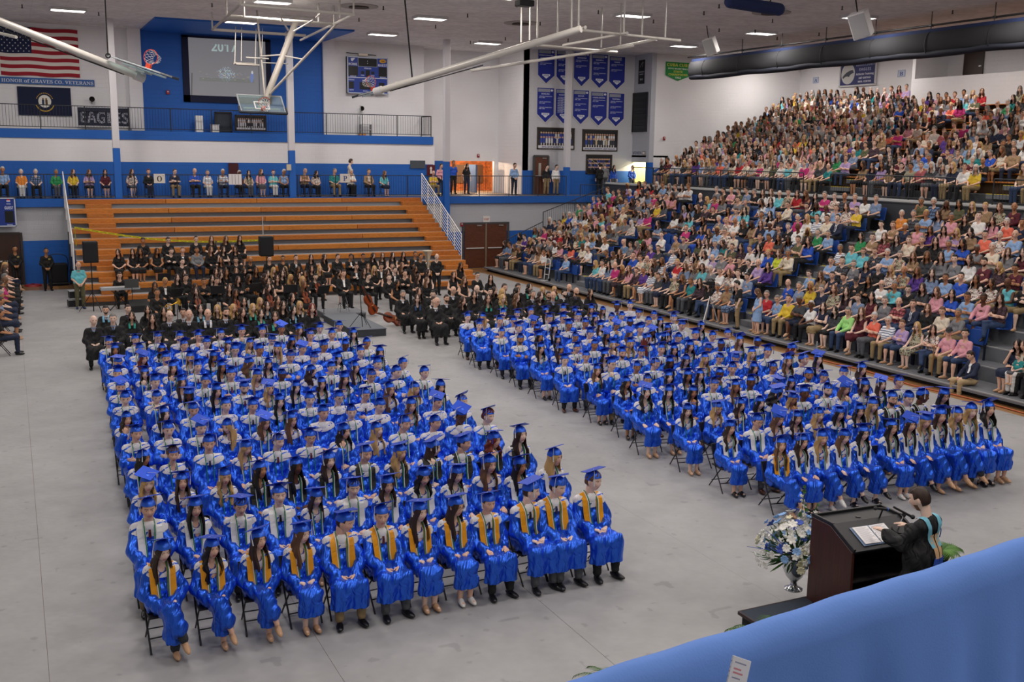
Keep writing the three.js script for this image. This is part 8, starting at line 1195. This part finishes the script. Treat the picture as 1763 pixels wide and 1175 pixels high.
// ---------------------------------------------------------------- people standing or sitting at the edge of the right-hand stand
{
  const deck = LOW.y(0) + 0.002, at = (px, py, x) => onX(px, py, x);
  const who = (o, label, p, turn, s = 1) => civilian('spectator_person', { ...randomLook(o.top), pose: 'front', legs: 'stand', yaw: 0, pitch: 0.12, bald: false, glasses: false, hat: 0, ...o }, label, p, turn, null, 'mid', s);
  who({ female: false, top: 'k', sleeve: 1, hair: 'k', bottom: 'trousers', pants: 'khaki', pose: 'down', pitch: 0.4 }, 'dark-haired person in a black T-shirt and khaki trousers standing on the stand edge', [22.12, deck, at(1272, 500, 22.12).z], -2.2, 0.95);
  who({ female: true, top: 'lb', sleeve: 0, hair: 'n', bottom: 'skirt', dress: true, len: 0.3, pitch: 0.24 }, 'long-haired girl-sized person in a short light blue dress standing by the front row'.replace('girl-sized ', ''), [22.1, deck, at(1306, 508, 22.1).z], -1.9, 0.86);
  const tz = -29.35, t = thing('camera_tripod', 'white-legged tripod carrying a video camera in front of the lower seats', 'tripod', [21.75, 0.008, tz], -1.6); for (let k = 0; k < 3; k++) { const a = k * 2.09 + 0.3; mesh('leg', rod(V(0, 1.2, 0), V(Math.sin(a) * 0.42, 0.0, Math.cos(a) * 0.42), 0.017, 6, 0.022), k ? M(0x9a9b9e, 0.4) : WHITEPAINT, t); } mesh('column', rod(V(0, 0.9, 0), V(0, 1.5, 0), 0.018, 8), BLACKMETAL, t); mesh('head', rbox(0.09, 0.1, 0.1, 0, 1.52, 0, 0.02), BLACKMETAL, t); mesh('pan_handle', rod(V(0, 1.5, 0), V(0.1, 1.38, 0.32), 0.01, 6), BLACKMETAL, t);
  const cam = thing('video_camera', 'black video camera mounted on the white-legged tripod', 'camera', [21.75, 1.588, tz], -1.9); mesh('body', rbox(0.13, 0.15, 0.3, 0, 0.075, 0, 0.03), M(0x121316, 0.45), cam); mesh('lens', new THREE.CylinderGeometry(0.045, 0.05, 0.12, 14).rotateX(Math.PI / 2).translate(0, 0.08, 0.2), M(0x1b1c20, 0.3), cam); mesh('handle', tube([V(0, 0.14, -0.1), V(0, 0.22, -0.05), V(0, 0.22, 0.06), V(0, 0.14, 0.1)], 0.014, 12, 6), BLACKMETAL, cam); mesh('viewfinder', rbox(0.05, 0.05, 0.12, -0.05, 0.18, -0.12, 0.015), BLACKMETAL, cam);
  const dl = onX(940, 497, 22.05), hc = thing('hand_truck', 'small folded white metal luggage cart standing on the edge of the stand', 'cart', [22.2, deck, onX(940, 494, 22.2).z], -1.4); mesh('frame', merge([tube([V(-0.16, 0.05, 0), V(-0.16, 0.85, -0.1), V(-0.1, 1.0, -0.12), V(0.1, 1.0, -0.12), V(0.16, 0.85, -0.1), V(0.16, 0.05, 0)], 0.016, 30, 6), rod(V(-0.16, 0.3, -0.03), V(0.16, 0.3, -0.03), 0.012, 6), rod(V(-0.16, 0.6, -0.07), V(0.16, 0.6, -0.07), 0.012, 6)]), WHITEPAINT, hc); mesh('toe_plate', rbox(0.36, 0.02, 0.22, 0, 0.02, 0.1, 0.005), STEEL, hc); for (const s of [-1, 1]) mesh('wheel', new THREE.CylinderGeometry(0.07, 0.07, 0.03, 14).rotateZ(Math.PI / 2).translate(s * 0.19, 0.07, -0.04), BLACKMETAL, hc);
  // latecomers beside the last aisle: a crouching man, two women with children
  who({ female: false, top: 'n', sleeve: 2, suit: true, tie: 0, hair: 'b', bottom: 'trousers', pants: 'tan', pose: 'clasp', legs: 'flat', pitch: 0.4 }, 'person in a dark jacket and tan trousers sitting on the stand edge looking down', [22.35, deck - 0.4, -18.75], -1.75, 0.98);
  who({ female: true, top: 'wc', sleeve: 0, hair: 'b', bottom: 'trousers', pants: 'white', pose: 'lap', legs: 'together' }, 'woman-sized person in a cream top and white trousers holding a small child'.replace('woman-sized ', ''), [22.75, deck, -17.55], -1.5, 1);
  who({ female: true, top: 'w', sleeve: 1, hair: 'y', bottom: 'shorts', pants: 'jeans', pose: 'lap', legs: 'together' }, 'blonde person in a white top and jean shorts beside the small children', [22.85, deck, -16.85], -1.5, 1);
  who({ female: false, top: 'tl', sleeve: 1, hair: 'n', bottom: 'shorts', pants: 'grey', pose: 'lap', legs: 'together', pitch: 0.4 }, 'small child in a teal checked shirt sitting on a lap at the stand edge', [22.5, deck + 0.27, -17.5], -1.6, 0.58);
  who({ female: false, top: 'n', sleeve: 1, hair: 'n', bottom: 'shorts', pants: 'grey', pose: 'lap', legs: 'together', pitch: 0.4 }, 'small child in a navy shirt sitting beside the blonde person', [22.55, deck + 0.27, -16.9], -1.7, 0.56);
  for (const [z, l] of [[-17.55, 'blue stadium seat under the person with white trousers'], [-16.85, 'blue stadium seat under the blonde person with the children']]) stadiumSeat(l, [22.78, deck, z], -Math.PI / 2, true);
  const cane = tag(mesh('walking_cane', merge([rod(V(0, 0, 0), V(0, 0.78, 0), 0.014, 8), new THREE.TorusGeometry(0.06, 0.014, 6, 14, Math.PI).translate(0.06, 0.78, 0)]), M(0x9a6a3a, 0.5)), 'brown wooden walking cane held before a person in the front row', 'cane'); cane.position.set(22.33, deck, onX(1608, 600, 22.33).z);
  for (const [px, py] of [[1407, 588]]) { const z = onX(px, py, 22.1).z, b = thing('water_bottle', 'small clear plastic water bottle on the stand edge', 'bottle', [22.1, deck, z]); mesh('bottle', new THREE.LatheGeometry([[0.001, 0], [0.034, 0.004], [0.035, 0.14], [0.03, 0.17], [0.014, 0.2], [0.013, 0.215]].map(([a, c]) => new THREE.Vector2(a, c)), 16), new THREE.MeshPhysicalMaterial({ color: 0xe6f0f6, roughness: 0.1, transmission: 0.8, thickness: 0 }), b); mesh('cap', new THREE.CylinderGeometry(0.015, 0.015, 0.02, 12).translate(0, 0.222, 0), WHITEPAINT, b); }
  const cord = tag(mesh('extension_cord', tube([V(21.6, 0.02, -24), V(21.75, 0.02, -22), V(21.55, 0.02, -20), V(21.72, 0.02, -18), V(21.6, 0.02, -15.5)], 0.018, 60, 6), M(0xc0643a, 0.5)), 'orange extension cord lying on the floor along the stand', 'cord');
}
// ---------------------------------------------------------------- spectators along the near edge on the other side, cut by the frame
{
  const list = [[-47.6, 'r', 'b', 0], [-46.9, 'w', 'y', 1], [-45.9, 'lb', 'n', 1], [-44.6, 'n', 'b', 0], [-43.6, 'k', 'b', 1], [-42.7, 'w', 'g', 0], [-41.4, 'hp', 'n', 1], [-40.2, 'g', 'b', 0], [-38.8, 'k', 'k', 0], [-37.4, 'bg', 'g', 0], [-35.9, 'n', 'b', 0], [-33.2, 'k', 'b', 0]];
  list.forEach(([z, top, hair, f], i) => { const o = { ...randomLook(top), female: !!f, hair, bald: false, pose: 'lap', legs: f && i % 2 ? 'crossed' : f ? 'together' : 'flat', bottom: i % 3 === 1 ? 'skirt' : 'trousers', pants: pick(['black', 'navy', 'jeans']), yaw: 0, pitch: 0.12, glasses: false, hat: 0 }; const x = -0.42 - (i > 6 ? 0.12 : 0), l = `${lookWords(o)} at the floor side, chair ${i + 1}`; civilian('spectator_person', o, l, [x, 0.008, z], Math.PI / 2 + rr(-0.1, 0.1), 'spectators at the side of the floor', 'mid', 1); foldingChair(`folding chair at the side of the floor, chair ${i + 1} from the far door`, [x, 0.008, z], Math.PI / 2); });
}

renderer.render(scene, camera);
